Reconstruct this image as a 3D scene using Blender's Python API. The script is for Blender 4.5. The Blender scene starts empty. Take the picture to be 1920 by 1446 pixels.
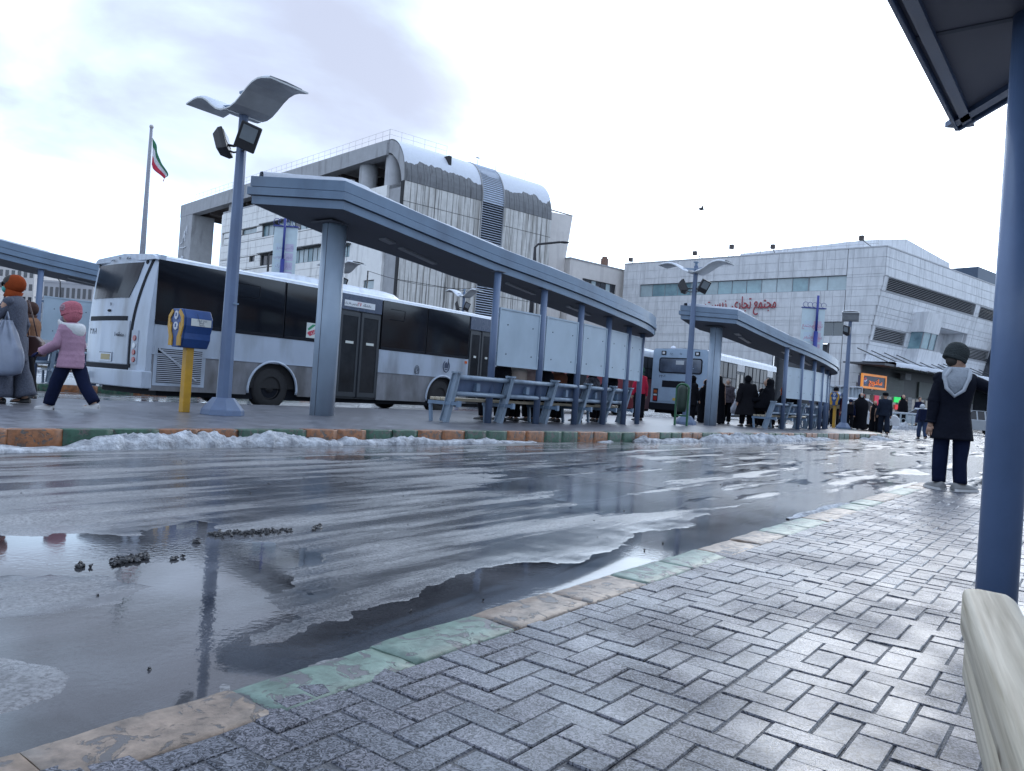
import bpy, math, random
import numpy as np
from mathutils import Vector, Matrix
sc = bpy.context.scene
COL = sc.collection
R = math.radians
random.seed(7)
rng = np.random.default_rng(7)

# ---------------------------------------------------------------- camera
CAM_Z = 0.8
TILT = R(4.0)
FPX = 1440.0
PITCH = math.atan(7.0 * math.cos(TILT) / FPX)
cam_d = bpy.data.cameras.new('camera')
cam_d.sensor_width = 36.0
cam_d.lens = FPX / 1920 * 36.0
cam_d.clip_start = 0.05
cam_d.clip_end = 3000
cam = bpy.data.objects.new('camera', cam_d)
COL.objects.link(cam)
_f = Vector((0, math.cos(PITCH), math.sin(PITCH)))
_u = Vector((0, -math.sin(PITCH), math.cos(PITCH)))
_x = Vector((1, 0, 0))
_cr = _x * math.cos(TILT) + _u * math.sin(TILT)
_cu = -_x * math.sin(TILT) + _u * math.cos(TILT)
cam.matrix_world = Matrix(((_cr.x, _cu.x, -_f.x, 0), (_cr.y, _cu.y, -_f.y, 0), (_cr.z, _cu.z, -_f.z, CAM_Z), (0, 0, 0, 1)))
sc.camera = cam

# ---------------------------------------------------------------- sky, sun, exposure
SUN_EL, SUN_AZ = R(27), R(30)          # azimuth measured from straight ahead towards the right
world = bpy.data.worlds.new('World')
sc.world = world
world.use_nodes = True
wn, wl = world.node_tree.nodes, world.node_tree.links
wn.clear()
w_out = wn.new('ShaderNodeOutputWorld')
w_bg = wn.new('ShaderNodeBackground')
w_sky = wn.new('ShaderNodeTexSky')
w_sky.sky_type = 'NISHITA'
w_sky.sun_disc = False
w_sky.sun_elevation = SUN_EL
w_sky.sun_rotation = SUN_AZ
w_bg.inputs['Strength'].default_value = 0.12


def wnode(t, **kw):
    n = wn.new(t)
    for k, v in kw.items():
        if k == 'op':
            n.operation = v
        elif k.startswith('i'):
            n.inputs[int(k[1:])].default_value = v
    return n


w_tc = wnode('ShaderNodeTexCoord')
w_sep = wnode('ShaderNodeSeparateXYZ')
wl.new(w_tc.outputs['Generated'], w_sep.inputs[0])
w_zp = wnode('ShaderNodeMath', op='ADD', i1=0.32)
w_za = wnode('ShaderNodeMath', op='ABSOLUTE')
wl.new(w_sep.outputs[2], w_za.inputs[0])
wl.new(w_za.outputs[0], w_zp.inputs[0])
w_dv = wnode('ShaderNodeVectorMath', op='DIVIDE')
w_cmb = wnode('ShaderNodeCombineXYZ')
for k in range(3):
    wl.new(w_zp.outputs[0], w_cmb.inputs[k])
wl.new(w_tc.outputs['Generated'], w_dv.inputs[0])
wl.new(w_cmb.outputs[0], w_dv.inputs[1])
w_ns = wnode('ShaderNodeTexNoise')
w_ns.inputs['Scale'].default_value = 1.5
w_ns.inputs['Detail'].default_value = 7
w_ns.inputs['Roughness'].default_value = 0.5
w_ns.inputs['Distortion'].default_value = 0.35
w_off = wnode('ShaderNodeVectorMath', op='ADD')
w_off.inputs[1].default_value = (1.1, 3.3, 0.4)
wl.new(w_dv.outputs[0], w_off.inputs[0])
wl.new(w_off.outputs[0], w_ns.inputs['Vector'])
# the deck of cloud thins towards the hidden sun on the right
sun_dir = Vector((math.sin(SUN_AZ) * math.cos(SUN_EL), math.cos(SUN_AZ) * math.cos(SUN_EL), math.sin(SUN_EL)))
w_dot = wnode('ShaderNodeVectorMath', op='DOT_PRODUCT')
w_dot.inputs[1].default_value = sun_dir
wl.new(w_tc.outputs['Generated'], w_dot.inputs[0])
w_g = wnode('ShaderNodeMapRange')
w_g.inputs['From Min'].default_value = 0.96
w_g.inputs['From Max'].default_value = 0.76
w_g.inputs['To Min'].default_value = -0.25
w_g.inputs['To Max'].default_value = 0.0
wl.new(w_dot.outputs['Value'], w_g.inputs['Value'])
w_add = wnode('ShaderNodeMath', op='ADD')
wl.new(w_ns.outputs['Fac'], w_add.inputs[0])
wl.new(w_g.outputs[0], w_add.inputs[1])
w_hz = wnode('ShaderNodeMapRange')           # the deck dissolves in horizon glare
w_hz.inputs['From Min'].default_value = 0.08
w_hz.inputs['From Max'].default_value = 0.24
w_hz.inputs['To Min'].default_value = -0.14
w_hz.inputs['To Max'].default_value = 0.0
wl.new(w_za.outputs[0], w_hz.inputs['Value'])
w_add3 = wnode('ShaderNodeMath', op='ADD')
wl.new(w_add.outputs[0], w_add3.inputs[0])
wl.new(w_hz.outputs[0], w_add3.inputs[1])
w_rmp = wnode('ShaderNodeValToRGB')
w_rmp.color_ramp.interpolation = 'EASE'
e = w_rmp.color_ramp.elements
e[0].position = 0.30
e[0].color = (13.3, 17.3, 22.6, 1)
e[1].position = 0.60
e[1].color = (5.6, 6.1, 7.7, 1)
wl.new(w_add3.outputs[0], w_rmp.inputs[0])
w_glow = wnode('ShaderNodeMapRange')
w_glow.inputs['From Min'].default_value = 0.80
w_glow.interpolation_type = 'SMOOTHSTEP'
w_glow.inputs['From Max'].default_value = 1.0
w_glow.inputs['To Min'].default_value = 0.0
w_glow.inputs['To Max'].default_value = 11.0
wl.new(w_dot.outputs['Value'], w_glow.inputs['Value'])
w_mix = wnode('ShaderNodeMixRGB')
w_mix.blend_type = 'MIX'
w_mix.inputs[0].default_value = 0.86
wl.new(w_sky.outputs[0], w_mix.inputs[1])
wl.new(w_rmp.outputs[0], w_mix.inputs[2])
w_ad2 = wnode('ShaderNodeVectorMath', op='ADD')
wl.new(w_mix.outputs[0], w_ad2.inputs[0])
wl.new(w_glow.outputs[0], w_ad2.inputs[1])
wl.new(w_ad2.outputs[0], w_bg.inputs['Color'])
wl.new(w_bg.outputs[0], w_out.inputs[0])

sun_l = bpy.data.lights.new('sun', 'SUN')
sun_l.energy = 0.5
sun_l.angle = R(20)
sun_l.color = (1.0, 0.96, 0.92)
sun = bpy.data.objects.new('sun', sun_l)
sun.rotation_euler = (-sun_dir).to_track_quat('-Z', 'Y').to_euler()
COL.objects.link(sun)

vs = sc.view_settings
vs.view_transform = 'Standard'
vs.look = 'None'
vs.exposure = 0.06
vs.gamma = 1.0
vs.use_curve_mapping = False
sc.cycles.use_denoising = True
sc.cycles.max_bounces = 6
sc.cycles.caustics_reflective = False
sc.cycles.caustics_refractive = False


# ---------------------------------------------------------------- survey helpers: sight lines of the photograph onto real surfaces
def ray(x, y):
    dx, dy = x - 960.0, y - 723.0
    u = dx * math.cos(TILT) + dy * math.sin(TILT)
    w = dx * math.sin(TILT) - dy * math.cos(TILT)
    return Vector((u, FPX * math.cos(PITCH) - w * math.sin(PITCH), FPX * math.sin(PITCH) + w * math.cos(PITCH)))


def G(x, y, z=0.0):
    r = ray(x, y)
    t = (z - CAM_Z) / r.z
    return Vector((r.x * t, r.y * t, z))


def D(x, y, d):
    r = ray(x, y)
    t = d / r.y
    return Vector((r.x * t, d, CAM_Z + r.z * t))


class Wall:
    """vertical plane through p along d; local x along d, local z up, local -y outward towards the viewer's side"""
    def __init__(s, p, d):
        s.p = Vector((p[0], p[1], 0))
        s.d = Vector((d[0], d[1], 0)).normalized()
        s.n = Vector((s.d.y, -s.d.x, 0))
        s.rz = math.atan2(s.d.y, s.d.x)

    def at(s, x, y, off=0.0):
        r = ray(x, y)
        o = Vector((0, 0, CAM_Z))
        t = (s.p + s.n * off - o).dot(s.n) / r.dot(s.n)
        q = o + r * t
        return (q - s.p).dot(s.d), q.z


# ---------------------------------------------------------------- materials
MATS = {}


def mat(name, col, rough=0.6, metal=0.0, var=0.12, vs_=3.0, bump=0.0, bs=40.0, spec=0.5, coat=0.0, emit=None, es=1.0, var2=None, stretch=None, dirt=None, trans=0.0):
    if name in MATS:
        return MATS[name]
    m = bpy.data.materials.new(name)
    m.use_nodes = True
    n, l = m.node_tree.nodes, m.node_tree.links
    b = n['Principled BSDF']
    b.inputs['Roughness'].default_value = rough
    b.inputs['Metallic'].default_value = metal
    b.inputs['Specular IOR Level'].default_value = spec
    b.inputs['Coat Weight'].default_value = coat
    b.inputs['Coat Roughness'].default_value = 0.1
    b.inputs['Transmission Weight'].default_value = trans
    c = (*col, 1)
    if var or bump or dirt:
        tc = n.new('ShaderNodeTexCoord')
        mp = n.new('ShaderNodeMapping')
        l.new(tc.outputs['Object'], mp.inputs[0])
        if stretch:
            mp.inputs['Scale'].default_value = stretch
    if var:
        ns = n.new('ShaderNodeTexNoise')
        ns.inputs['Scale'].default_value = vs_
        ns.inputs['Detail'].default_value = 6
        ns.inputs['Roughness'].default_value = 0.65
        l.new(mp.outputs[0], ns.inputs['Vector'])
        cr = n.new('ShaderNodeValToRGB')
        cr.color_ramp.elements[0].position = 0.3
        cr.color_ramp.elements[1].position = 0.7
        lo = tuple(max(0, x * (1 - var)) for x in col)
        hi = tuple(min(1, x * (1 + var)) for x in col)
        cr.color_ramp.elements[0].color = (*(var2 or lo), 1)
        cr.color_ramp.elements[1].color = (*hi, 1)
        l.new(ns.outputs['Fac'], cr.inputs[0])
        src = cr.outputs[0]
        if dirt:      # (colour, amount, scale, stretch): streaks of grime
            n2 = n.new('ShaderNodeTexNoise')
            n2.inputs['Scale'].default_value = dirt[2]
            n2.inputs['Detail'].default_value = 5
            m2 = n.new('ShaderNodeMapping')
            m2.inputs['Scale'].default_value = dirt[3]
            l.new(tc.outputs['Object'], m2.inputs[0])
            l.new(m2.outputs[0], n2.inputs['Vector'])
            r2 = n.new('ShaderNodeMapRange')
            r2.inputs['From Min'].default_value = 0.45
            r2.inputs['From Max'].default_value = 0.75
            r2.inputs['To Max'].default_value = dirt[1]
            l.new(n2.outputs['Fac'], r2.inputs['Value'])
            mx = n.new('ShaderNodeMixRGB')
            mx.inputs[2].default_value = (*dirt[0], 1)
            l.new(r2.outputs[0], mx.inputs[0])
            l.new(src, mx.inputs[1])
            src = mx.outputs[0]
        l.new(src, b.inputs['Base Color'])
        rr = n.new('ShaderNodeMapRange')
        rr.inputs['To Min'].default_value = max(0.02, rough - 0.08)
        rr.inputs['To Max'].default_value = min(1, rough + 0.12)
        l.new(ns.outputs['Fac'], rr.inputs['Value'])
        l.new(rr.outputs[0], b.inputs['Roughness'])
    else:
        b.inputs['Base Color'].default_value = c
    if bump:
        nb = n.new('ShaderNodeTexNoise')
        nb.inputs['Scale'].default_value = bs
        nb.inputs['Detail'].default_value = 4
        l.new(mp.outputs[0], nb.inputs['Vector'])
        bp = n.new('ShaderNodeBump')
        bp.inputs['Strength'].default_value = bump
        bp.inputs['Distance'].default_value = 0.02
        l.new(nb.outputs['Fac'], bp.inputs['Height'])
        l.new(bp.outputs[0], b.inputs['Normal'])
    if emit:
        b.inputs['Emission Color'].default_value = (*emit, 1)
        b.inputs['Emission Strength'].default_value = es
    MATS[name] = m
    return m


# ---------------------------------------------------------------- mesh building
class MB:
    def __init__(s, M=None):
        s.v, s.f, s.mi, s.sm = [], [], [], []
        s.M = M

    def add(s, vs, fs, mi=0, smooth=False):
        o = len(s.v)
        for p in vs:
            p = Vector(p)
            if s.M is not None:
                p = s.M @ p
            s.v.append(p)
        for f in fs:
            s.f.append(tuple(i + o for i in f))
            s.mi.append(mi)
            s.sm.append(smooth)
        return s

    def bx(s, x0, x1, y0, y1, z0, z1, mi=0):
        return s.add([(x0, y0, z0), (x1, y0, z0), (x1, y1, z0), (x0, y1, z0), (x0, y0, z1), (x1, y0, z1), (x1, y1, z1), (x0, y1, z1)],
                     [(0, 3, 2, 1), (4, 5, 6, 7), (0, 1, 5, 4), (1, 2, 6, 5), (2, 3, 7, 6), (3, 0, 4, 7)], mi)

    def box(s, c, d, mi=0):
        return s.bx(c[0] - d[0] / 2, c[0] + d[0] / 2, c[1] - d[1] / 2, c[1] + d[1] / 2, c[2] - d[2] / 2, c[2] + d[2] / 2, mi)

    def bar(s, p, q, w, h, mi=0, up=(0, 0, 1)):
        p, q = Vector(p), Vector(q)
        t = (q - p).normalized()
        a = t.cross(Vector(up))
        if a.length < 1e-4:
            a = t.cross(Vector((0, 1, 0)))
        a.normalize()
        b = a.cross(t)
        a, b = a * w / 2, b * h / 2
        vs = [p - a - b, p + a - b, p + a + b, p - a + b, q - a - b, q + a - b, q + a + b, q - a + b]
        return s.add(vs, [(0, 1, 2, 3), (7, 6, 5, 4), (0, 4, 5, 1), (1, 5, 6, 2), (2, 6, 7, 3), (3, 7, 4, 0)], mi)

    def tube(s, path, r, n=10, mi=0, caps=True, smooth=True, ry=None, up=None):
        path = [Vector(p) for p in path]
        k = len(path)
        rs = r if isinstance(r, (list, tuple)) else [r] * k
        rys = ry if isinstance(ry, (list, tuple)) else ([ry] * k if ry else rs)
        vs = []
        ref = Vector(up) if up else None
        prev = None
        for i in range(k):
            t = (path[min(i + 1, k - 1)] - path[max(i - 1, 0)]).normalized()
            if prev is None:
                base = ref if ref is not None else (Vector((0, 0, 1)) if abs(t.z) < 0.9 else Vector((0, 1, 0)))
                a = base.cross(t)
                if a.length < 1e-5:
                    a = Vector((1, 0, 0)).cross(t)
                a.normalize()
            else:
                a = prev - t * prev.dot(t)
                a.normalize()
            prev = a
            b = t.cross(a)
            for j in range(n):
                w = 2 * math.pi * j / n
                vs.append(path[i] + a * math.cos(w) * rs[i] + b * math.sin(w) * rys[i])
        fs = []
        for i in range(k - 1):
            for j in range(n):
                a0, a1 = i * n + j, i * n + (j + 1) % n
                fs.append((a0, a1, a1 + n, a0 + n))
        s.add(vs, fs, mi, smooth)
        if caps:
            o = len(s.v) - k * n
            s.f.append(tuple(o + j for j in reversed(range(n))))
            s.f.append(tuple(o + (k - 1) * n + j for j in range(n)))
            s.mi += [mi, mi]
            s.sm += [False, False]
        return s

    def loft(s, rings, mi=0, caps=True, smooth=True, closed=True):
        n = len(rings[0])
        vs = [p for r_ in rings for p in r_]
        fs = []
        for i in range(len(rings) - 1):
            for j in range(n if closed else n - 1):
                a0, a1 = i * n + j, i * n + (j + 1) % n
                fs.append((a0, a1, a1 + n, a0 + n))
        s.add(vs, fs, mi, smooth)
        if caps:
            o = len(s.v) - len(vs)
            s.f.append(tuple(o + j for j in reversed(range(n))))
            s.f.append(tuple(o + len(vs) - n + j for j in range(n)))
            s.mi += [mi, mi]
            s.sm += [False, False]
        return s

    def prism(s, poly, vec, mi=0):
        """poly: list of 3d points (planar), extruded along vec"""
        n = len(poly)
        v = Vector(vec)
        vs = [Vector(p) for p in poly] + [Vector(p) + v for p in poly]
        fs = [tuple(reversed(range(n))), tuple(range(n, 2 * n))]
        for j in range(n):
            fs.append((j, (j + 1) % n, (j + 1) % n + n, j + n))
        return s.add(vs, fs, mi)

    def ball(s, c, r, n=12, m=8, mi=0, sx=1, sy=1, sz=1):
        vs, fs = [], []
        for i in range(m + 1):
            th = math.pi * i / m
            for j in range(n):
                ph = 2 * math.pi * j / n
                vs.append((c[0] + r * sx * math.sin(th) * math.cos(ph), c[1] + r * sy * math.sin(th) * math.sin(ph), c[2] + r * sz * math.cos(th)))
        for i in range(m):
            for j in range(n):
                fs.append((i * n + j, (i + 1) * n + j, (i + 1) * n + (j + 1) % n, i * n + (j + 1) % n))
        return s.add(vs, fs, mi, True)

    def mesh(s, name, mats):
        me = bpy.data.meshes.new(name)
        me.from_pydata([tuple(p) for p in s.v], [], s.f)
        for m_ in (mats if isinstance(mats, (list, tuple)) else [mats]):
            me.materials.append(m_)
        me.polygons.foreach_set('material_index', s.mi)
        me.polygons.foreach_set('use_smooth', s.sm)
        me.validate()
        me.update()
        return me


def tag(o, label=None, cat=None, group=None, kind=None):
    if label:
        o['label'] = label
    if cat:
        o['category'] = cat
    if group:
        o['group'] = group
    if kind:
        o['kind'] = kind
    return o


def obj(name, mb, mats, parent=None, label=None, cat=None, group=None, kind=None, bevel=0.0, loc=None, rz=0.0, seg=2):
    me = mb.mesh(name, mats) if isinstance(mb, MB) else mb
    o = bpy.data.objects.new(name, me)
    COL.objects.link(o)
    if parent is not None:
        o.parent = parent
    if loc is not None:
        o.location = loc
    if rz:
        o.rotation_euler = (0, 0, rz)
    if bevel:
        b = o.modifiers.new('bevel', 'BEVEL')
        b.width = bevel
        b.segments = seg
        b.limit_method = 'ANGLE'
        b.angle_limit = R(40)
    return tag(o, label, cat, group, kind)


def thing(name, label, cat, loc=(0, 0, 0), rz=0.0, group=None, kind=None):
    o = bpy.data.objects.new(name, None)
    o.empty_display_size = 0.1
    COL.objects.link(o)
    o.location = loc
    o.rotation_euler = (0, 0, rz)
    return tag(o, label, cat, group, kind)


def children(o):
    return [c for c in COL.objects if c.parent == o]


def copy_tree(o, loc=None, rz=None, label=None, group=None, parent=None, kids=None):
    c = o.copy()
    COL.objects.link(c)
    if parent is not None:
        c.parent = parent
    for ch in kids_of(o):
        copy_tree(ch, parent=c)
    if loc is not None:
        c.location = loc
    if rz is not None:
        c.rotation_euler = (0, 0, rz)
    if label:
        c['label'] = label
    if group:
        c['group'] = group
    return c


def kids_of(o):
    return list(o.children)


def vnoise(x, y, seed=0):
    """vectorised smooth value noise"""
    def h(i, j):
        n = (i * 374761393 + j * 668265263 + seed * 1442695041) & 0xffffffff
        n = ((n ^ (n >> 13)) * 1274126177) & 0xffffffff
        return ((n ^ (n >> 16)) & 0xffff) / 65535.0
    xi, yi = np.floor(x).astype(np.int64), np.floor(y).astype(np.int64)
    fx, fy = x - xi, y - yi
    fx, fy = fx * fx * (3 - 2 * fx), fy * fy * (3 - 2 * fy)
    return (h(xi, yi) * (1 - fx) + h(xi + 1, yi) * fx) * (1 - fy) + (h(xi, yi + 1) * (1 - fx) + h(xi + 1, yi + 1) * fx) * fy


def fbm(x, y, oct=4, seed=0):
    x, y = np.asarray(x, float), np.asarray(y, float)
    a, s, t = 1.0, 0.0, 0.0
    for o in range(oct):
        s = s + a * vnoise(x * 2 ** o, y * 2 ** o, seed + o * 17)
        t += a
        a *= 0.5
    return s / t


def poly_in(px, py, poly):
    inside = np.zeros(px.shape, bool)
    n = len(poly)
    j = n - 1
    for i in range(n):
        xi, yi = poly[i]
        xj, yj = poly[j]
        c = ((yi > py) != (yj > py)) & (px < (xj - xi) * (py - yi) / (yj - yi + 1e-12) + xi)
        inside ^= c
        j = i
    return inside


def poly_dist(px, py, poly):
    d = np.full(px.shape, 1e9)
    n = len(poly)
    for i in range(n):
        x0, y0 = poly[i]
        x1, y1 = poly[(i + 1) % n]
        dx, dy = x1 - x0, y1 - y0
        t = np.clip(((px - x0) * dx + (py - y0) * dy) / (dx * dx + dy * dy + 1e-12), 0, 1)
        d = np.minimum(d, np.hypot(px - x0 - t * dx, py - y0 - t * dy))
    return d


def text(name, body, size, mats, parent, loc, rot, depth=0.005, align='CENTER', sx=1.0):
    """lettering as a mesh of its own; rot is a Matrix 3x3 or euler"""
    c = bpy.data.curves.new(name, 'FONT')
    c.body = body
    c.size = size
    c.align_x = align
    c.align_y = 'CENTER'
    c.extrude = depth / 2
    c.resolution_u = 3
    t = bpy.data.objects.new(name, c)
    COL.objects.link(t)
    dg = bpy.context.evaluated_depsgraph_get()
    me = bpy.data.meshes.new_from_object(t.evaluated_get(dg))
    COL.objects.unlink(t)
    bpy.data.objects.remove(t)
    me.name = name
    me.materials.clear()
    me.materials.append(mats)
    if sx != 1.0:
        for v in me.vertices:
            v.co.x *= sx
    o = bpy.data.objects.new(name, me)
    COL.objects.link(o)
    o.parent = parent
    o.location = loc
    o.rotation_euler = rot
    return o


# Arabic letters are joined by hand: (isolated, final, initial, medial) forms
_AR = {'\u0627': 'FE8D FE8E', '\u0628': 'FE8F FE90 FE91 FE92', '\u067e': 'FB56 FB57 FB58 FB59', '\u062a': 'FE95 FE96 FE97 FE98', '\u062c': 'FE9D FE9E FE9F FEA0',
       '\u0686': 'FB7A FB7B FB7C FB7D', '\u062d': 'FEA1 FEA2 FEA3 FEA4', '\u062f': 'FEA9 FEAA', '\u0631': 'FEAD FEAE', '\u0632': 'FEAF FEB0', '\u0633': 'FEB1 FEB2 FEB3 FEB4',
       '\u0634': 'FEB5 FEB6 FEB7 FEB8', '\u0637': 'FEC1 FEC2 FEC3 FEC4', '\u0638': 'FEC5 FEC6 FEC7 FEC8', '\u0639': 'FEC9 FECA FECB FECC', '\u0641': 'FED1 FED2 FED3 FED4',
       '\u0642': 'FED5 FED6 FED7 FED8', '\u06a9': 'FB8E FB8F FB90 FB91', '\u06af': 'FB92 FB93 FB94 FB95', '\u0644': 'FEDD FEDE FEDF FEE0', '\u0645': 'FEE1 FEE2 FEE3 FEE4',
       '\u0646': 'FEE5 FEE6 FEE7 FEE8', '\u0648': 'FEED FEEE', '\u0647': 'FEE9 FEEA FEEB FEEC', '\u06cc': 'FBFC FBFD FBFE FBFF'}


def fa(s):
    f = {k: v.split() for k, v in _AR.items()}
    out = []
    for i, ch in enumerate(s):
        if ch not in f:
            out.append(ch)
            continue
        pj = i > 0 and s[i - 1] in f and len(f[s[i - 1]]) == 4
        nj = i + 1 < len(s) and s[i + 1] in f and len(f[ch]) == 4
        k = 3 if pj and nj else 1 if pj else 2 if nj else 0
        out.append(chr(int(f[ch][k], 16)))
    # digits read left to right
    r, run = [], ''
    for ch in reversed(out):
        if '\u06f0' <= ch <= '\u06f9':
            run = ch + run
        else:
            if run:
                r.append(run)
                run = ''
            r.append(ch)
    if run:
        r.append(run)
    return ''.join(r)
# ---------------------------------------------------------------- station frame: s runs along the kerbs, q across them
S0 = Vector((0.3156, 1.5881))
XH, YH = Vector((0.605, 0.796)).normalized(), Vector((-0.796, 0.605)).normalized()
RZ = math.atan2(XH.y, XH.x)


def W(s, q, z=0.0):
    p = S0 + XH * s + YH * q
    return Vector((p.x, p.y, z))


def L(p):
    r = Vector((p[0], p[1])) - S0
    return r.dot(XH), r.dot(YH)


SM = Matrix.Translation((S0.x, S0.y, 0)) @ Matrix.Rotation(RZ, 4, 'Z')     # station frame -> world


def smat(s, q, z=0.0, a=0.0):
    return SM @ Matrix.Translation((s, q, z)) @ Matrix.Rotation(a, 4, 'Z')


# ---------------------------------------------------------------- asphalt
def asphalt():
    m = bpy.data.materials.new('wet_asphalt')
    m.use_nodes = True
    n, l = m.node_tree.nodes, m.node_tree.links
    b = n['Principled BSDF']
    geo = n.new('ShaderNodeNewGeometry')
    sep = n.new('ShaderNodeSeparateXYZ')
    l.new(geo.outputs['Position'], sep.inputs[0])
    rot = n.new('ShaderNodeMapping')
    rot.vector_type = 'TEXTURE'
    rot.inputs['Rotation'].default_value = (0, 0, RZ)
    l.new(geo.outputs['Position'], rot.inputs[0])
    str_ = n.new('ShaderNodeMapping')
    str_.inputs['Scale'].default_value = (0.35, 2.6, 1)
    l.new(rot.outputs[0], str_.inputs[0])
    n1 = n.new('ShaderNodeTexNoise')
    n1.inputs['Scale'].default_value = 1.3
    n1.inputs['Detail'].default_value = 8
    n1.inputs['Roughness'].default_value = 0.6
    l.new(str_.outputs[0], n1.inputs['Vector'])
    n2 = n.new('ShaderNodeTexNoise')
    n2.inputs['Scale'].default_value = 75
    n2.inputs['Detail'].default_value = 6
    n2.inputs['Roughness'].default_value = 0.75
    l.new(geo.outputs['Position'], n2.inputs['Vector'])
    cr = n.new('ShaderNodeValToRGB')
    cr.color_ramp.elements[0].position = 0.42
    cr.color_ramp.elements[0].color = (0.040, 0.042, 0.050, 1)
    cr.color_ramp.elements[1].position = 0.60
    cr.color_ramp.elements[1].color = (0.21, 0.212, 0.22, 1)
    l.new(n1.outputs['Fac'], cr.inputs[0])
    mx = n.new('ShaderNodeMixRGB')
    mx.blend_type = 'MULTIPLY'
    mx.inputs[0].default_value = 0.85
    l.new(cr.outputs[0], mx.inputs[1])
    r2 = n.new('ShaderNodeValToRGB')
    r2.color_ramp.elements[0].position = 0.40
    r2.color_ramp.elements[0].color = (0.25, 0.25, 0.25, 1)
    r2.color_ramp.elements[1].position = 0.58
    r2.color_ramp.elements[1].color = (1.35, 1.35, 1.35, 1)
    l.new(n2.outputs['Fac'], r2.inputs[0])
    l.new(r2.outputs[0], mx.inputs[2])
    l.new(mx.outputs[0], b.inputs['Base Color'])
    # damp close to the water line, drier on the crests
    hz = n.new('ShaderNodeMapRange')
    hz.inputs['From Min'].default_value = 0.0005
    hz.inputs['From Max'].default_value = 0.0045
    hz.inputs['To Min'].default_value = 0.10
    hz.inputs['To Max'].default_value = 0.27
    l.new(sep.outputs[2], hz.inputs['Value'])
    ns = n.new('ShaderNodeMapRange')
    ns.inputs['From Min'].default_value = 0.42
    ns.inputs['From Max'].default_value = 0.62
    ns.inputs['To Min'].default_value = -0.10
    ns.inputs['To Max'].default_value = 0.24
    l.new(n1.outputs['Fac'], ns.inputs['Value'])
    ad = n.new('ShaderNodeMath')
    ad.operation = 'ADD'
    ad.use_clamp = True
    l.new(hz.outputs[0], ad.inputs[0])
    l.new(ns.outputs[0], ad.inputs[1])
    l.new(ad.outputs[0], b.inputs['Roughness'])
    b.inputs['Specular IOR Level'].default_value = 0.6
    bp = n.new('ShaderNodeBump')
    bp.inputs['Strength'].default_value = 0.16
    bp.inputs['Distance'].default_value = 0.003
    l.new(n2.outputs['Fac'], bp.inputs['Height'])
    l.new(bp.outputs[0], b.inputs['Normal'])
    return m


ASPHALT = asphalt()


def water_mat(name='standing_water'):
    m = bpy.data.materials.new('standing_water')
    m.use_nodes = True
    n, l = m.node_tree.nodes, m.node_tree.links
    n.clear()
    o = n.new('ShaderNodeOutputMaterial')
    mix = n.new('ShaderNodeMixShader')
    fr = n.new('ShaderNodeFresnel')
    fr.inputs['IOR'].default_value = 1.45
    tr = n.new('ShaderNodeBsdfTransparent')
    tr.inputs['Color'].default_value = (0.55, 0.55, 0.57, 1)
    gl = n.new('ShaderNodeBsdfGlossy')
    gl.inputs['Color'].default_value = (1, 1, 1, 1)
    gl.inputs['Roughness'].default_value = 0.05
    geo = geo_ = n.new('ShaderNodeNewGeometry')
    big = n.new('ShaderNodeTexNoise')
    big.inputs['Scale'].default_value = 1.1
    big.inputs['Detail'].default_value = 3
    l.new(geo.outputs['Position'], big.inputs['Vector'])
    mp = n.new('ShaderNodeMapRange')
    mp.inputs['From Min'].default_value = 0.47
    mp.inputs['From Max'].default_value = 0.62
    mp.inputs['To Min'].default_value = 0.002
    mp.inputs['To Max'].default_value = 0.045
    l.new(big.outputs['Fac'], mp.inputs['Value'])
    rp = n.new('ShaderNodeTexNoise')
    rp.inputs['Scale'].default_value = 38
    rp.inputs['Detail'].default_value = 3
    l.new(geo.outputs['Position'], rp.inputs['Vector'])
    bp = n.new('ShaderNodeBump')
    bp.inputs['Distance'].default_value = 0.012
    l.new(mp.outputs[0], bp.inputs['Strength'])
    l.new(rp.outputs['Fac'], bp.inputs['Height'])
    rot = n.new('ShaderNodeMapping')
    rot.vector_type = 'TEXTURE'
    rot.inputs['Rotation'].default_value = (0, 0, RZ)
    l.new(geo.outputs['Position'], rot.inputs[0])
    sx_ = n.new('ShaderNodeSeparateXYZ')
    l.new(rot.outputs[0], sx_.inputs[0])
    rr = n.new('ShaderNodeMapRange')          # a thin film over coarse stone scatters more than the deep puddle
    rr.inputs['From Min'].default_value = 3.2
    rr.inputs['From Max'].default_value = 6.5
    rr.inputs['To Min'].default_value = 0.03
    rr.inputs['To Max'].default_value = 0.17
    l.new(sx_.outputs[0], rr.inputs['Value'])
    l.new(rr.outputs[0], gl.inputs['Roughness'])
    l.new(bp.outputs[0], gl.inputs['Normal'])
    l.new(bp.outputs[0], fr.inputs['Normal'])
    l.new(fr.outputs[0], mix.inputs[0])
    silt = n.new('ShaderNodeBsdfDiffuse')
    silt.inputs['Color'].default_value = (0.17, 0.175, 0.195, 1)
    sm = n.new('ShaderNodeMixShader')
    sn_ = n.new('ShaderNodeTexNoise')
    sn_.inputs['Scale'].default_value = 0.7
    sn_.inputs['Detail'].default_value = 5
    sn_.inputs['Distortion'].default_value = 1.8
    l.new(geo_.outputs['Position'], sn_.inputs['Vector'])
    sr = n.new('ShaderNodeMapRange')
    sr.inputs['From Min'].default_value = 0.40
    sr.inputs['From Max'].default_value = 0.62
    sr.inputs['To Min'].default_value = 0.05
    sr.inputs['To Max'].default_value = 0.55
    l.new(sn_.outputs['Fac'], sr.inputs['Value'])
    l.new(sr.outputs[0], sm.inputs[0])
    l.new(tr.outputs[0], sm.inputs[1])
    l.new(silt.outputs[0], sm.inputs[2])
    l.new(sm.outputs[0], mix.inputs[1])
    l.new(gl.outputs[0], mix.inputs[2])
    l.new(mix.outputs[0], o.inputs[0])
    return m


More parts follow.
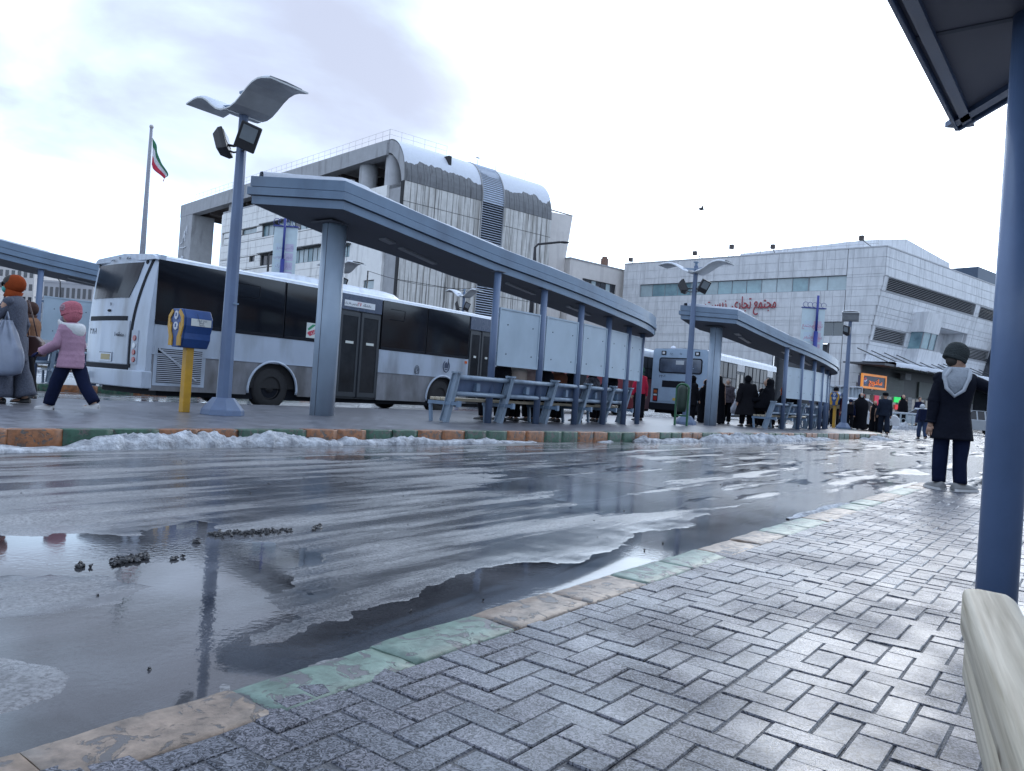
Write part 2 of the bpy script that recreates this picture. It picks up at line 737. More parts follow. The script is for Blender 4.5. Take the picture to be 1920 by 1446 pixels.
WATER = water_mat()

# puddle shores and dry patches surveyed on the ground
def gp(pts):
    return [tuple(G(x, y, 0)[:2]) for x, y in pts]


PUDDLE_A = gp([(-260, 1010), (20, 1008), (120, 1012), (240, 1003), (330, 985), (400, 975), (455, 1010), (540, 1030), (585, 1052), (575, 1085), (520, 1120), (480, 1160), (450, 1200), (420, 1240), (480, 1300), (330, 1380), (60, 1470), (-300, 1600), (-500, 1300)])
PUDDLE_B = gp([(400, 1236), (560, 1190), (690, 1150), (830, 1098), (930, 1062), (1020, 1052), (1080, 1052), (1150, 1030), (1200, 1002), (1290, 985), (1330, 955), (1420, 940), (1500, 915), (1560, 925), (1620, 925), (1480, 1010), (1190, 1100), (970, 1140), (600, 1260), (400, 1330)])
DRY_A = gp([(-300, 1090), (60, 1075), (200, 1078), (300, 1098), (290, 1112), (220, 1140), (120, 1150), (0, 1160), (-300, 1170)])
DRY_B = gp([(-300, 1240), (0, 1240), (80, 1244), (135, 1268), (120, 1305), (40, 1332), (-60, 1345), (-300, 1345)])


def road_height(X, Y):
    s = (X - S0.x) * XH.x + (Y - S0.y) * XH.y
    q = (X - S0.x) * YH.x + (Y - S0.y) * YH.y

    def soft(poly, w):
        d = poly_dist(X, Y, poly)
        return np.clip(np.where(poly_in(X, Y, poly), d, -d) / w, -1, 1)
    wet = np.full(X.shape, -1.0)
    wet = np.maximum(wet, soft(PUDDLE_A, 0.34))
    wet = np.maximum(wet, soft(PUDDLE_B, 0.16))
    wet = np.minimum(wet, -soft(DRY_A, 0.14))
    wet = np.minimum(wet, -soft(DRY_B, 0.10))
    n1 = 0.5 * fbm(s * 0.45 + 3, q * 2.0, 6, 3) + 0.5 * fbm(s * 1.1 + 1, q * 6.0, 5, 13)
    n2 = fbm(X * 6, Y * 6, 3, 9)
    bias = np.interp(s, [0, 2, 4, 7, 12, 30, 60], [-0.5, -0.36, -0.06, 0.03, 0.05, 0.06, 0.0])
    bias = bias - 0.16 * np.clip((q - 3.2) / 2.0, 0, 1) * np.clip((10 - s) / 4, 0, 1)
    film = np.clip((n1 - 0.5) * 7.0 + bias * 3.0, -1, 1)
    far = np.clip((s - 2.5) / 1.0, 0, 1)
    wet = np.where(wet > film, wet, film * far + wet * (1 - far))
    wet = wet + (n2 - 0.5) * 0.8 + (fbm(s * 1.6, q * 4.5, 4, 21) - 0.5) * 0.9 + (fbm(X * 22, Y * 22, 3, 5) - 0.5) * 0.35
    h = np.where(wet > 0, -0.010 * wet, -0.0045 * wet)
    return h


def build_road():
    nr, na = 470, 560
    rr = np.geomspace(0.9, 75, nr)
    aa = np.radians(np.linspace(-44, 46, na))
    Rr, Aa = np.meshgrid(rr, aa, indexing='ij')
    X, Y = Rr * np.sin(Aa), Rr * np.cos(Aa)
    Z = road_height(X, Y)
    s = (X - S0.x) * XH.x + (Y - S0.y) * XH.y
    q = (X - S0.x) * YH.x + (Y - S0.y) * YH.y
    v = np.stack([X, Y, Z], -1).reshape(-1, 3)
    i, j = np.meshgrid(np.arange(nr - 1), np.arange(na - 1), indexing='ij')
    a = (i * na + j)
    # no road under the kerb and pavement (they have their own footing)
    keep = ~((q[:-1, :-1] < 0.70) & (s[:-1, :-1] < 7.95))
    a = a[keep].ravel()
    f = np.stack([a, a + 1, a + na + 1, a + na], -1)
    me = bpy.data.meshes.new('road')
    me.vertices.add(len(v))
    me.vertices.foreach_set('co', v.ravel())
    me.loops.add(f.size)
    me.loops.foreach_set('vertex_index', f[:, ::-1].ravel())
    me.polygons.add(len(f))
    me.polygons.foreach_set('loop_start', np.arange(0, f.size, 4))
    me.polygons.foreach_set('loop_total', np.full(len(f), 4))
    me.polygons.foreach_set('use_smooth', np.ones(len(f), bool))
    me.update(calc_edges=True)
    me.materials.append(ASPHALT)
    obj('road', me, None, kind='structure')


build_road()
g = MB()
N = 40
for i in range(N):
    a0, a1 = 2 * math.pi * i / N, 2 * math.pi * (i + 1) / N
    rs = [0.0, 3, 20, 80, 300, 1400]
    for k in range(len(rs) - 1):
        p = [(rs[k] * math.cos(a0), rs[k] * math.sin(a0), -0.03), (rs[k + 1] * math.cos(a0), rs[k + 1] * math.sin(a0), -0.03), (rs[k + 1] * math.cos(a1), rs[k + 1] * math.sin(a1), -0.03), (rs[k] * math.cos(a1), rs[k] * math.sin(a1), -0.03)]
        g.add(p if k else p[1:][::1] and [p[1], p[2], (0, 0, -0.03)], [(0, 1, 2, 3)] if k else [(0, 1, 2)])
obj('ground', g, ASPHALT, kind='structure')

wmb = MB(SM)
wmb.add([(-6, 0.72, 0), (8.05, 0.72, 0), (8.05, -14, 0), (80, -60, 0), (90, 60, 0), (-6, 60, 0)], [(0, 1, 2, 3, 4, 5)])
obj('puddle_water', wmb, WATER, kind='structure')

# slab joint cut across the carriageway
jm = MB()
jp = [G(x, y, 0) for x, y in [(470, 838), (600, 851), (760, 862), (900, 876), (1040, 890), (1180, 905), (1300, 925)]]
for a, b in zip(jp, jp[1:]):
    t = (b - a).normalized().cross(Vector((0, 0, 1))) * 0.008
    jm.add([a - t + Vector((0, 0, .0095)), a + t + Vector((0, 0, .0095)), b + t + Vector((0, 0, .0095)), b - t + Vector((0, 0, .0095))], [(0, 1, 2, 3)])
obj('road_joint', jm, mat('joint_tar', (0.012, 0.012, 0.014), 0.5, var=0), kind='structure')

# ---------------------------------------------------------------- near pavement
PAVE_Z = 0.08


def paver_mat():
    m = bpy.data.materials.new('speckled_paver')
    m.use_nodes = True
    n, l = m.node_tree.nodes, m.node_tree.links
    b = n['Principled BSDF']
    geo = n.new('ShaderNodeNewGeometry')
    mp = n.new('ShaderNodeMapping')
    mp.inputs['Scale'].default_value = (1, 1, 1)
    l.new(geo.outputs['Position'], mp.inputs[0])
    ch = n.new('ShaderNodeTexNoise')          # chips of dark stone
    ch.inputs['Scale'].default_value = 66
    ch.inputs['Detail'].default_value = 4
    ch.inputs['Roughness'].default_value = 0.62
    ch.inputs['Distortion'].default_value = 2.6
    l.new(mp.outputs[0], ch.inputs['Vector'])
    bigm = n.new('ShaderNodeTexNoise')
    bigm.inputs['Scale'].default_value = 3.2
    bigm.inputs['Detail'].default_value = 4
    l.new(geo.outputs['Position'], bigm.inputs['Vector'])
    oi = n.new('ShaderNodeObjectInfo')
    sh = n.new('ShaderNodeMath')
    sh.operation = 'MULTIPLY_ADD'
    sh.inputs[1].default_value = 0.10
    l.new(bigm.outputs['Fac'], sh.inputs[0])
    l.new(ch.outputs['Fac'], sh.inputs[2])
    cr = n.new('ShaderNodeValToRGB')
    E_ = cr.color_ramp.elements
    E_[0].position, E_[0].color = 0.505, (0.010, 0.012, 0.020, 1)
    E_[1].position, E_[1].color = 0.535, (0.115, 0.122, 0.145, 1)
    x = E_.new(0.60)
    x.color = (0.15, 0.158, 0.183, 1)
    x = E_.new(0.68)
    x.color = (0.24, 0.245, 0.27, 1)
    l.new(sh.outputs[0], cr.inputs[0])
    tint = n.new('ShaderNodeMixRGB')
    tint.blend_type = 'MULTIPLY'
    tint.inputs[0].default_value = 1.0
    tr = n.new('ShaderNodeValToRGB')
    T = tr.color_ramp.elements
    T[0].color = (0.84, 0.86, 0.90, 1)
    T[1].color = (1.10, 1.04, 1.06, 1)
    l.new(oi.outputs['Random'], tr.inputs[0])
    l.new(cr.outputs[0], tint.inputs[1])
    l.new(tr.outputs[0], tint.inputs[2])
    l.new(tint.outputs[0], b.inputs['Base Color'])
    rg = n.new('ShaderNodeMapRange')
    rg.inputs['From Min'].default_value = 0.36
    rg.inputs['From Max'].default_value = 0.62
    rg.inputs['To Min'].default_value = 0.55
    rg.inputs['To Max'].default_value = 0.26
    l.new(bigm.outputs['Fac'], rg.inputs['Value'])
    l.new(rg.outputs[0], b.inputs['Roughness'])
    b.inputs['Specular IOR Level'].default_value = 0.38
    bp = n.new('ShaderNodeBump')
    bp.inputs['Strength'].default_value = 0.3
    bp.inputs['Distance'].default_value = 0.002
    l.new(ch.outputs['Fac'], bp.inputs['Height'])
    l.new(bp.outputs[0], b.inputs['Normal'])
    return m


PAVER = paver_mat()
MORTAR = mat('sandy_mortar', (0.085, 0.088, 0.10), 0.6, var=0.35, vs_=20, bump=0.6, bs=90)
slab = MB(SM)
slab.bx(-7, 8.02, -9, 0.80, -0.05, 0.0755)
sidewalk = obj('sidewalk', slab, MORTAR, kind='structure')

BL, BW = 0.160, 0.080
GAP = 0.0022


def brick_mesh(lx, ly, name='paver'):
    b = MB()
    c = 0.003
    x, y = lx / 2 - GAP, ly / 2 - GAP
    vs_ = [(-x, -y, -0.02), (x, -y, -0.02), (x, y, -0.02), (-x, y, -0.02), (-x, -y, -0.0035), (x, -y, -0.0035), (x, y, -0.0035), (-x, y, -0.0035),
           (-x + c, -y + c, 0), (x - c, -y + c, 0), (x - c, y - c, 0), (-x + c, y - c, 0)]
    fs = [(0, 1, 5, 4), (1, 2, 6, 5), (2, 3, 7, 6), (3, 0, 4, 7), (4, 5, 9, 8), (5, 6, 10, 9), (6, 7, 11, 10), (7, 4, 8, 11), (8, 9, 10, 11)]
    b.add(vs_, fs)
    return b


bricks = []
for (q0, q1, off) in ((0.0, 0.72, 0.0), (-0.96, 0.0, 0.35), (-1.92, -0.96, 0.8), (-2.88, -1.92, 0.1), (-4.4, -2.88, 0.6), (-6.4, -4.4, 0.3)):
    nq = int(math.ceil((q1 - q0) / BW)) + 2
    for i in range(int(-3.2 / BW), int(8.5 / BW)):
        for j in range(-2, nq):
            k = (i - j) % 4
            if k not in (0, 3):
                continue
            a0, b0 = i * BW + off * BW, q0 + j * BW
            a1, b1 = (a0 + 2 * BW, b0 + BW) if k == 0 else (a0 + BW, b0 + 2 * BW)
            b0c, b1c = max(b0, q0 + 0.003), min(b1, q1)
            a1 = min(a1, 8.0)
            if b1c - b0c < 0.02 or a1 - a0 < 0.02:
                continue
            bricks.append(((a0 + a1) / 2, (b0c + b1c) / 2, a1 - a0, b1c - b0c))


def pix(p):
    p = Vector(p) - Vector((0, 0, CAM_Z))
    d = p.dot(_f)
    return 960 + FPX * p.dot(_cr) / max(d, 1e-3), 723 - FPX * p.dot(_cu) / max(d, 1e-3), d


def seen(p, m=40):
    x, y, d = pix(p)
    return d > 0.1 and -m < x < 1920 + m and -m < y < 1446 + m


vis = [b for b in bricks if seen(W(b[0], b[1], PAVE_Z))]
vis.sort(key=lambda b: (W(b[0], b[1])).length)
near = vis[:300]
ns_ = set(near)
rest = [b for b in bricks if b not in ns_]
cache = {}
brng = random.Random(3)
for (a, b, lx, ly) in near:
    key = (round(lx, 3), round(ly, 3))
    if key not in cache:
        cache[key] = brick_mesh(lx, ly).mesh('paver', PAVER)
    o = obj('paver', cache[key], None, parent=sidewalk)
    o.location = W(a, b, PAVE_Z + brng.uniform(-0.003, 0.0015))
    o.rotation_euler = (brng.gauss(0, 0.013), brng.gauss(0, 0.013), RZ + brng.gauss(0, 0.008))
rm = MB()
for (a, b, lx, ly) in rest:
    M = smat(a, b, PAVE_Z + brng.uniform(-0.0015, 0.0015), brng.gauss(0, 0.004)) @ Matrix.Rotation(brng.gauss(0, 0.008), 4, 'X') @ Matrix.Rotation(brng.gauss(0, 0.008), 4, 'Y')
    t = brick_mesh(lx, ly)
    rm.add([M @ v for v in t.v], t.f)
obj('paver_field', rm, PAVER, parent=sidewalk, kind='stuff')


# ---------------------------------------------------------------- kerbs
def paint_mat(name, col, bare=(0.2, 0.195, 0.2), pos=0.52, rough=0.45, scale=7.0):
    m = bpy.data.materials.new(name)
    m.use_nodes = True
    n, l = m.node_tree.nodes, m.node_tree.links
    b = n['Principled BSDF']
    geo = n.new('ShaderNodeNewGeometry')
    a = n.new('ShaderNodeTexNoise')
    a.inputs['Scale'].default_value = scale
    a.inputs['Detail'].default_value = 9
    a.inputs['Roughness'].default_value = 0.68
    a.inputs['Distortion'].default_value = 1.4
    l.new(geo.outputs['Position'], a.inputs['Vector'])
    r = n.new('ShaderNodeValToRGB')
    r.color_ramp.elements[0].position = pos
    r.color_ramp.elements[0].color = (0, 0, 0, 1)
    r.color_ramp.elements[1].position = pos + 0.03
    r.color_ramp.elements[1].color = (1, 1, 1, 1)
    l.new(a.outputs['Fac'], r.inputs[0])
    c = n.new('ShaderNodeTexNoise')
    c.inputs['Scale'].default_value = scale * 1.6
    c.inputs['Detail'].default_value = 9
    c.inputs['Roughness'].default_value = 0.7
    l.new(geo.outputs['Position'], c.inputs['Vector'])
    p = n.new('ShaderNodeValToRGB')
    p.color_ramp.elements[0].position = 0.3
    p.color_ramp.elements[0].color = (*[v * 0.38 for v in col], 1)
    p.color_ramp.elements[1].position = 0.68
    p.color_ramp.elements[1].color = (*[v * 1.25 for v in col], 1)
    l.new(c.outputs['Fac'], p.inputs[0])
    mx = n.new('ShaderNodeMixRGB')
    l.new(r.outputs[0], mx.inputs[0])
    l.new(p.outputs[0], mx.inputs[1])
    mx.inputs[2].default_value = (*bare, 1)
    l.new(mx.outputs[0], b.inputs['Base Color'])
    b.inputs['Roughness'].default_value = rough
    bp = n.new('ShaderNodeBump')
    bp.inputs['Strength'].default_value = 0.6
    bp.inputs['Distance'].default_value = 0.006
    bp.invert = True
    l.new(r.outputs[0], bp.inputs['Height'])
    b2 = n.new('ShaderNodeBump')
    b2.inputs['Strength'].default_value = 0.5
    b2.inputs['Distance'].default_value = 0.006
    l.new(c.outputs['Fac'], b2.inputs['Height'])
    l.new(bp.outputs[0], b2.inputs['Normal'])
    l.new(b2.outputs[0], b.inputs['Normal'])
    return m


def rough_stone(lx, ly, z0, z1, seed, amp=0.008, n=10):
    """a worn kerb stone, x along, y across"""
    b = MB()
    prof = [(-ly / 2, z0), (-ly / 2, z1 - 0.010), (-ly / 2 + 0.006, z1 - 0.002), (-ly / 6, z1), (ly / 6, z1), (ly / 2 - 0.006, z1 - 0.002), (ly / 2, z1 - 0.010), (ly / 2, z0)]
    rings = []
    for i in range(n + 1):
        x = -lx / 2 + lx * i / n
        e = 0.004 if i in (0, n) else 0
        rg = []
        for k, (y, z) in enumerate(prof):
            d = (float(fbm(x * 9 + seed, y * 9 + k, 3, seed)) - 0.5) * amp * 2
            yy = y * (1 - e / ly) + (d if k in (1, 2, 5, 6) else 0)
            zz = z + (d if 1 <= k <= 6 else 0) - (e * 0.5 if 1 <= k <= 6 else 0)
            rg.append((x + (0.0012 if i == 0 else -0.0012 if i == n else 0), yy, zz))
        rings.append(rg)
    b.loft(rings, closed=False)
    return b


K_GREEN = paint_mat('kerb_green_worn', (0.165, 0.245, 0.205), (0.12, 0.12, 0.13), pos=0.545, scale=10)
K_SALMON = paint_mat('kerb_orange_worn', (0.295, 0.225, 0.175), (0.12, 0.11, 0.11), pos=0.545, scale=10)
K_GREEN2 = paint_mat('kerb_green', (0.016, 0.072, 0.042), (0.06, 0.055, 0.05), pos=0.55, scale=9)
K_ORANGE2 = paint_mat('kerb_orange', (0.25, 0.095, 0.032), (0.07, 0.06, 0.055), pos=0.55, scale=9)
kerb = obj('kerb', (lambda b: b.bx(-7, 8.0, 0.665, 0.785, -0.05, 0.05))(MB(SM)), MORTAR, kind='structure')
x = 0.42 - 0.85 * 3
k = 0
while x < 7.95:
    for h in range(2):
        lx = min(0.425, 8.0 - x)
        if lx > 0.08:
            b = rough_stone(lx, 0.18, -0.05, PAVE_Z + 0.006 - 0.002 * ((k + h) % 3), k * 2 + h, 0.004)
            o = obj('kerb_stone', b, K_GREEN if k % 2 == 0 else K_SALMON, parent=kerb)
            o.location = W(x + lx / 2, 0.725 + brng.uniform(-.004, .004), 0)
            o.rotation_euler = (0, 0, RZ + brng.gauss(0, 0.006))
        x += 0.425
    k += 1
# the pavement's far end
for i in range(14):
    b = rough_stone(0.43, 0.16, -0.05, PAVE_Z + 0.008, 60 + i)
    o = obj('kerb_stone', b, K_SALMON if (i // 2) % 2 == 0 else K_GREEN, parent=kerb)
    o.location = W(8.08, 0.58 - 0.43 * i, 0)
    o.rotation_euler = (0, 0, RZ + math.pi / 2)

# ---------------------------------------------------------------- platform islands
ISL_Z = 0.16
PLAT = mat('platform_paving', (0.125, 0.128, 0.148), 0.30, var=0.6, vs_=5.0, bump=0.25, bs=30, spec=0.6, dirt=((0.06, 0.06, 0.07), 0.8, 2.2, (0.5, 1.6, 1)))
front = [(-8, 6.75), (1.1, 6.66), (3.6, 6.66), (5.8, 6.55), (7.8, 6.36), (9.2, 6.24), (11.7, 6.04), (16.3, 5.76), (22.4, 5.44), (25.6, 5.0), (27.6, 5.2), (29.3, 6.1), (30.5, 7.8), (30.9, 9.6), (30.3, 11.2), (28.9, 12.1)]
back = [(-8, 12.1)]


def resample(poly, step):
    out, acc = [poly[0]], 0.0
    pts = [Vector(p) for p in poly]
    i, pos = 0, pts[0].copy()
    while i < len(pts) - 1:
        d = (pts[i + 1] - pos).length
        if acc + d >= step:
            pos = pos + (pts[i + 1] - pos).normalized() * (step - acc)
            out.append(tuple(pos))
            acc = 0.0
        else:
            acc += d
            pos = pts[i + 1].copy()
            i += 1
    return out


def smooth_curve(poly, it=2):
    p = [Vector(a) for a in poly]
    for _ in range(it):
        n_ = [p[0]]
        for a, b in zip(p, p[1:]):
            n_ += [a * 0.75 + b * 0.25, a * 0.25 + b * 0.75]
        n_.append(p[-1])
        p = n_
    return p


def island(fr, bk, off, phase, zt, mats, smin, smax):
    fr2 = [Vector(p) + Vector(off) for p in smooth_curve(fr)]
    bk2 = [Vector(p) + Vector(off) for p in bk]
    poly = [(*p, 0) for p in fr2] + [(*p, 0) for p in reversed(bk2)]
    m = MB(SM)
    m.prism([(p[0], p[1], -0.05) for p in poly], (0, 0, zt + 0.05))
    isl = obj('platform', m, PLAT, kind='structure')
    kb = MB(SM)
    inner = [Vector(p) for p in fr2]
    vs_ = []
    path = fr2
    for i, p in enumerate(path):
        t = (path[min(i + 1, len(path) - 1)] - path[max(i - 1, 0)]).normalized()
        nrm = Vector((t.y, -t.x))
        vs_.append((p, nrm))
    for (p, n0), (p2, n2) in zip(vs_, vs_[1:]):
        a, b = p + n0 * 0.03, p2 + n2 * 0.03
        kb.add([(*p, -.05), (*p2, -.05), (*b, -.05), (*a, -.05), (*p, zt - .03), (*p2, zt - .03), (*b, zt - .03), (*a, zt - .03)],
               [(0, 1, 2, 3), (7, 6, 5, 4), (3, 2, 6, 7)])
    base = obj('platform_kerb', kb, MORTAR, kind='structure')
    pts = resample([tuple(p) for p in fr2], 0.435)
    for i in range(len(pts) - 1):
        a, b = Vector(pts[i]), Vector(pts[i + 1])
        c = (a + b) / 2
        if not (smin < c.x < smax):
            continue
        t = (b - a).normalized()
        nrm = Vector((t.y, -t.x))
        kk = int(math.floor((c.x - phase) / 0.87))
        st = rough_stone((b - a).length, 0.15, -0.05, zt + 0.012, i, 0.007, 6)
        o = obj('kerb_stone', st, mats[kk % 2], parent=base)
        cc = c + nrm * 0.075
        o.location = W(cc.x, cc.y, 0)
        o.rotation_euler = (0, 0, RZ + math.atan2(t.y, t.x) + brng.gauss(0, 0.008))
    return isl


ISL = island(front, back, (0, 0), 5.82, ISL_Z, (K_ORANGE2, K_GREEN2), -2.0, 32)
front2 = [(-12, 0), (-4, 0), (6, 0), (14, 0), (20, 0.0), (24, 0.4), (26, 1.5), (27, 3.0), (26.6, 5), (25, 6)]
island(front2, [(-12, 6)], (-9.0, 18.6), 1.0, ISL_Z, (K_ORANGE2, K_GREEN2), -9, 14)

# ---------------------------------------------------------------- snow
SNOW = mat('old_snow', (0.48, 0.505, 0.545), 0.75, var=0.18, vs_=9, bump=1.0, bs=45, var2=(0.13, 0.135, 0.15))
SNOW_CLEAN = mat('roof_snow', (0.60, 0.635, 0.70), 0.8, var=0.05, vs_=4, bump=0.5, bs=20)


def snow_strip(path, wid, hgt, seed, name='snow', label=None, parent=None, step=0.03, nc=16, M=SM, base=0.0, mt=None):
    """path in station frame; wid/hgt are functions of 0..1"""
    pts = [Vector(p) for p in resample(path, step)]
    nl = len(pts)
    rings = []
    for i, p in enumerate(pts):
        u = i / max(1, nl - 1)
        t = (pts[min(i + 1, nl - 1)] - pts[max(i - 1, 0)]).normalized()
        nr = Vector((t.y, -t.x))
        w, h = wid(u), hgt(u)
        taper = min(1, i / 6, (nl - 1 - i) / 6)
        w *= 0.25 + 0.75 * taper
        ph = i * step
        edge = 0.65 + 0.7 * float(fbm(ph * 3.1, seed, 3, seed + 4))
        hh = h * max(0.02, 2.6 * (float(fbm(ph * 1.7, seed + 5, 4, seed + 8)) - 0.22)) * taper
        rg = []
        for k in range(nc + 1):
            v = k / nc
            off = v * w * edge
            pr = math.sqrt(max(0, 1 - (2 * v - 0.8) ** 2 / 1.44)) if v < 1 else 0
            z = hh * pr * (0.45 + 1.1 * float(fbm(ph * 14, off * 14 + seed, 4, seed))) + (0.01 if 0 < k < nc else -0.02)
            jx = (float(fbm(ph * 17, off * 17, 2, seed + 31)) - 0.5) * 0.03
            q = p + nr * (off + jx)
            rg.append((q.x + jx, q.y, base + max(z, -0.02)))
        rings.append(rg)
    b = MB(M)
    b.loft(rings, closed=False, caps=False)
    return obj(name, b, mt or SNOW, kind='stuff')


def off_path(s0, s1, d):
    f = smooth_curve(front)
    return [(p.x, p.y - d) for p in f if s0 <= p.x <= s1] if True else None


def fq(s):
    f = smooth_curve(front)
    return float(np.interp(s, [p.x for p in f[:-20]], [p.y for p in f[:-20]]))


def kp(s0, s1, d):
    n_ = max(2, int((s1 - s0) / 0.4))
    return [(s0 + (s1 - s0) * i / n_, fq(s0 + (s1 - s0) * i / n_) - d) for i in range(n_ + 1)]


snow_strip(kp(-2.0, 4.7, 0.15), lambda u: 0.34 - 0.12 * u, lambda u: 0.13 - 0.06 * u ** 2, 3)
snow_strip(kp(4.5, 8.3, 0.15), lambda u: 0.20 - 0.06 * u, lambda u: 0.07 - 0.03 * u, 12)
snow_strip(kp(9.9, 10.4, 0.15), lambda u: 0.12, lambda u: 0.05, 22)
snow_strip(kp(11.0, 13.4, 0.15), lambda u: 0.25, lambda u: 0.07, 25)
snow_strip(kp(13.5, 19.2, 0.15), lambda u: 0.55 - 0.3 * abs(u - .4), lambda u: 0.11, 35)
snow_strip(kp(19.6, 21.5, 0.15), lambda u: 0.3, lambda u: 0.05, 41)
snow_strip(kp(24.0, 26.0, 0.15), lambda u: 0.5, lambda u: 0.10, 47)
snow_strip([(4.2, 1.02), (4.9, 0.95), (5.8, 0.92), (6.3, 0.9)], lambda u: 0.12, lambda u: 0.035, 51)
# dark slush lumps left on the carriageway
SLUSH = mat('dirty_slush', (0.05, 0.05, 0.055), 0.35, var=0.5, vs_=30, bump=0.8, bs=60)
sl = MB()
for (x0, y0, x1, y1, n_, r_) in [(212, 1056, 274, 1046, 150, .0095), (392, 1004, 545, 996, 150, .0065), (585, 992, 600, 990, 10, .010), (362, 1017, 372, 1014, 5, .012), (148, 1063, 170, 1061, 6, .009), (322, 1049, 338, 1047, 4, .009)]:
    for _ in range(n_):
        u = brng.random()
        c = G(x0 + (x1 - x0) * u + brng.gauss(0, 2), y0 + (y1 - y0) * u + brng.gauss(0, 2.2), 0)
        sl.ball((c.x, c.y, 0.006), r_ * brng.uniform(.5, 1.2), 6, 4, sx=brng.uniform(.8, 1.5), sy=brng.uniform(.8, 1.4), sz=brng.uniform(.6, 1.1))
for _ in range(60):
    c = W(brng.uniform(-1.5, 7), brng.uniform(0.9, 6), 0.004)
    sl.ball(tuple(c), brng.uniform(.002, .006), 5, 3)
for v in sl.v:
    v.x += brng.gauss(0, .0028)
    v.y += brng.gauss(0, .0028)
    v.z += brng.gauss(0, .0018)
sl.sm = [False] * len(sl.f)
obj('slush', sl, SLUSH, kind='stuff')
# ---------------------------------------------------------------- buildings
def wmat(name, col, rough=0.6, streak=None, fine=None, var=0.1, spec=0.4, blotch=1.2):
    """wall finish in place: colour drifts, vertical run-off stains (streak = colour, amount, threshold) and faint vertical tooling"""
    if name in MATS:
        return MATS[name]
    m = bpy.data.materials.new(name)
    m.use_nodes = True
    n, l = m.node_tree.nodes, m.node_tree.links
    b = n['Principled BSDF']
    b.inputs['Roughness'].default_value = rough
    b.inputs['Specular IOR Level'].default_value = spec
    geo = n.new('ShaderNodeNewGeometry')
    ns = n.new('ShaderNodeTexNoise')
    ns.inputs['Scale'].default_value = blotch
    ns.inputs['Detail'].default_value = 7
    ns.inputs['Roughness'].default_value = 0.7
    l.new(geo.outputs['Position'], ns.inputs['Vector'])
    cr = n.new('ShaderNodeValToRGB')
    cr.color_ramp.elements[0].position = 0.3
    cr.color_ramp.elements[0].color = (*[c * (1 - var) for c in col], 1)
    cr.color_ramp.elements[1].position = 0.7
    cr.color_ramp.elements[1].color = (*[min(1, c * (1 + var)) for c in col], 1)
    l.new(ns.outputs['Fac'], cr.inputs[0])
    src = cr.outputs[0]
    for (c2, amt, thr, sx, sz) in (streak or []):
        mp = n.new('ShaderNodeMapping')
        mp.inputs['Scale'].default_value = (sx, sx, sz)
        l.new(geo.outputs['Position'], mp.inputs[0])
        n2 = n.new('ShaderNodeTexNoise')
        n2.inputs['Scale'].default_value = 1.0
        n2.inputs['Detail'].default_value = 4
        n2.inputs['Roughness'].default_value = 0.55
        l.new(mp.outputs[0], n2.inputs['Vector'])
        r = n.new('ShaderNodeMapRange')
        r.inputs['From Min'].default_value = thr
        r.inputs['From Max'].default_value = thr + 0.10
        r.inputs['To Max'].default_value = amt
        l.new(n2.outputs['Fac'], r.inputs['Value'])
        mx = n.new('ShaderNodeMixRGB')
        mx.inputs[2].default_value = (*c2, 1)
        l.new(r.outputs[0], mx.inputs[0])
        l.new(src, mx.inputs[1])
        src = mx.outputs[0]
    l.new(src, b.inputs['Base Color'])
    MATS[name] = m
    return m


CONC = wmat('stained_concrete', (0.58, 0.57, 0.55), 0.75, [((0.30, 0.285, 0.265), 0.8, 0.50, 2.2, 0.10), ((0.085, 0.08, 0.075), 0.9, 0.565, 4.5, 0.13)], var=0.14)
CONC2 = wmat('plain_concrete', (0.38, 0.385, 0.40), 0.8, [((0.2, 0.2, 0.2), 0.5, 0.55, 1.2, 0.2)], var=0.10)
BEIGE = wmat('beige_render', (0.62, 0.585, 0.56), 0.8, [((0.45, 0.42, 0.41), 0.4, 0.55, 1.0, 0.15)], var=0.06)
CLADW = wmat('white_stone_panels', (0.80, 0.79, 0.77), 0.55, [((0.42, 0.41, 0.40), 0.5, 0.55, 1.5, 0.2)], var=0.06)
MARBLE = wmat('grey_marble', (0.66, 0.67, 0.69), 0.5, [((0.50, 0.51, 0.53), 0.6, 0.50, 2.6, 0.35), ((0.76, 0.77, 0.79), 0.5, 0.58, 3.5, 0.4)], var=0.10, blotch=0.8)
ZINC = wmat('dark_zinc', (0.13, 0.135, 0.145), 0.5, [((0.06, 0.06, 0.065), 0.8, 0.56, 3.0, 0.3)], var=0.2, spec=0.5)
SLATM = mat('louvre_metal', (0.42, 0.48, 0.58), 0.45, var=0.1)
SLATD = mat('louvre_dark', (0.42, 0.43, 0.45), 0.5, var=0.1)
VOID = mat('dark_recess', (0.022, 0.023, 0.026), 0.8, var=0.3, vs_=0.6)
SOFFIT = mat('brown_soffit', (0.10, 0.085, 0.08), 0.8, var=0.2, vs_=0.4)
GLASS_T = mat('teal_window_glass', (0.20, 0.33, 0.36), 0.08, var=0.35, vs_=0.5, spec=0.9, var2=(0.11, 0.18, 0.22))
GLASS_P = mat('pale_window_glass', (0.36, 0.45, 0.48), 0.15, var=0.2, vs_=0.6, spec=0.9)
GLASS_D = mat('dark_window_glass', (0.025, 0.03, 0.04), 0.06, var=0.4, vs_=0.6, spec=0.9)
FRAME = mat('dark_window_frame', (0.035, 0.04, 0.045), 0.5, var=0)
FRAMEL = mat('grey_window_frame', (0.22, 0.24, 0.26), 0.5, var=0.1)
RAIL = mat('handrail_steel', (0.45, 0.43, 0.43), 0.5, var=0.1)


class BMB(MB):
    """mesh builder for walls: fn bends local points first, inv brings them into the thing's own frame"""
    def __init__(s, M=None, fn=None):
        super().__init__(M)
        s.fn = fn

    def add(s, vs_, fs, mi=0, smooth=False):
        if s.fn:
            vs_ = [s.fn(Vector(p)) for p in vs_]
        return super().add(vs_, fs, mi, smooth)


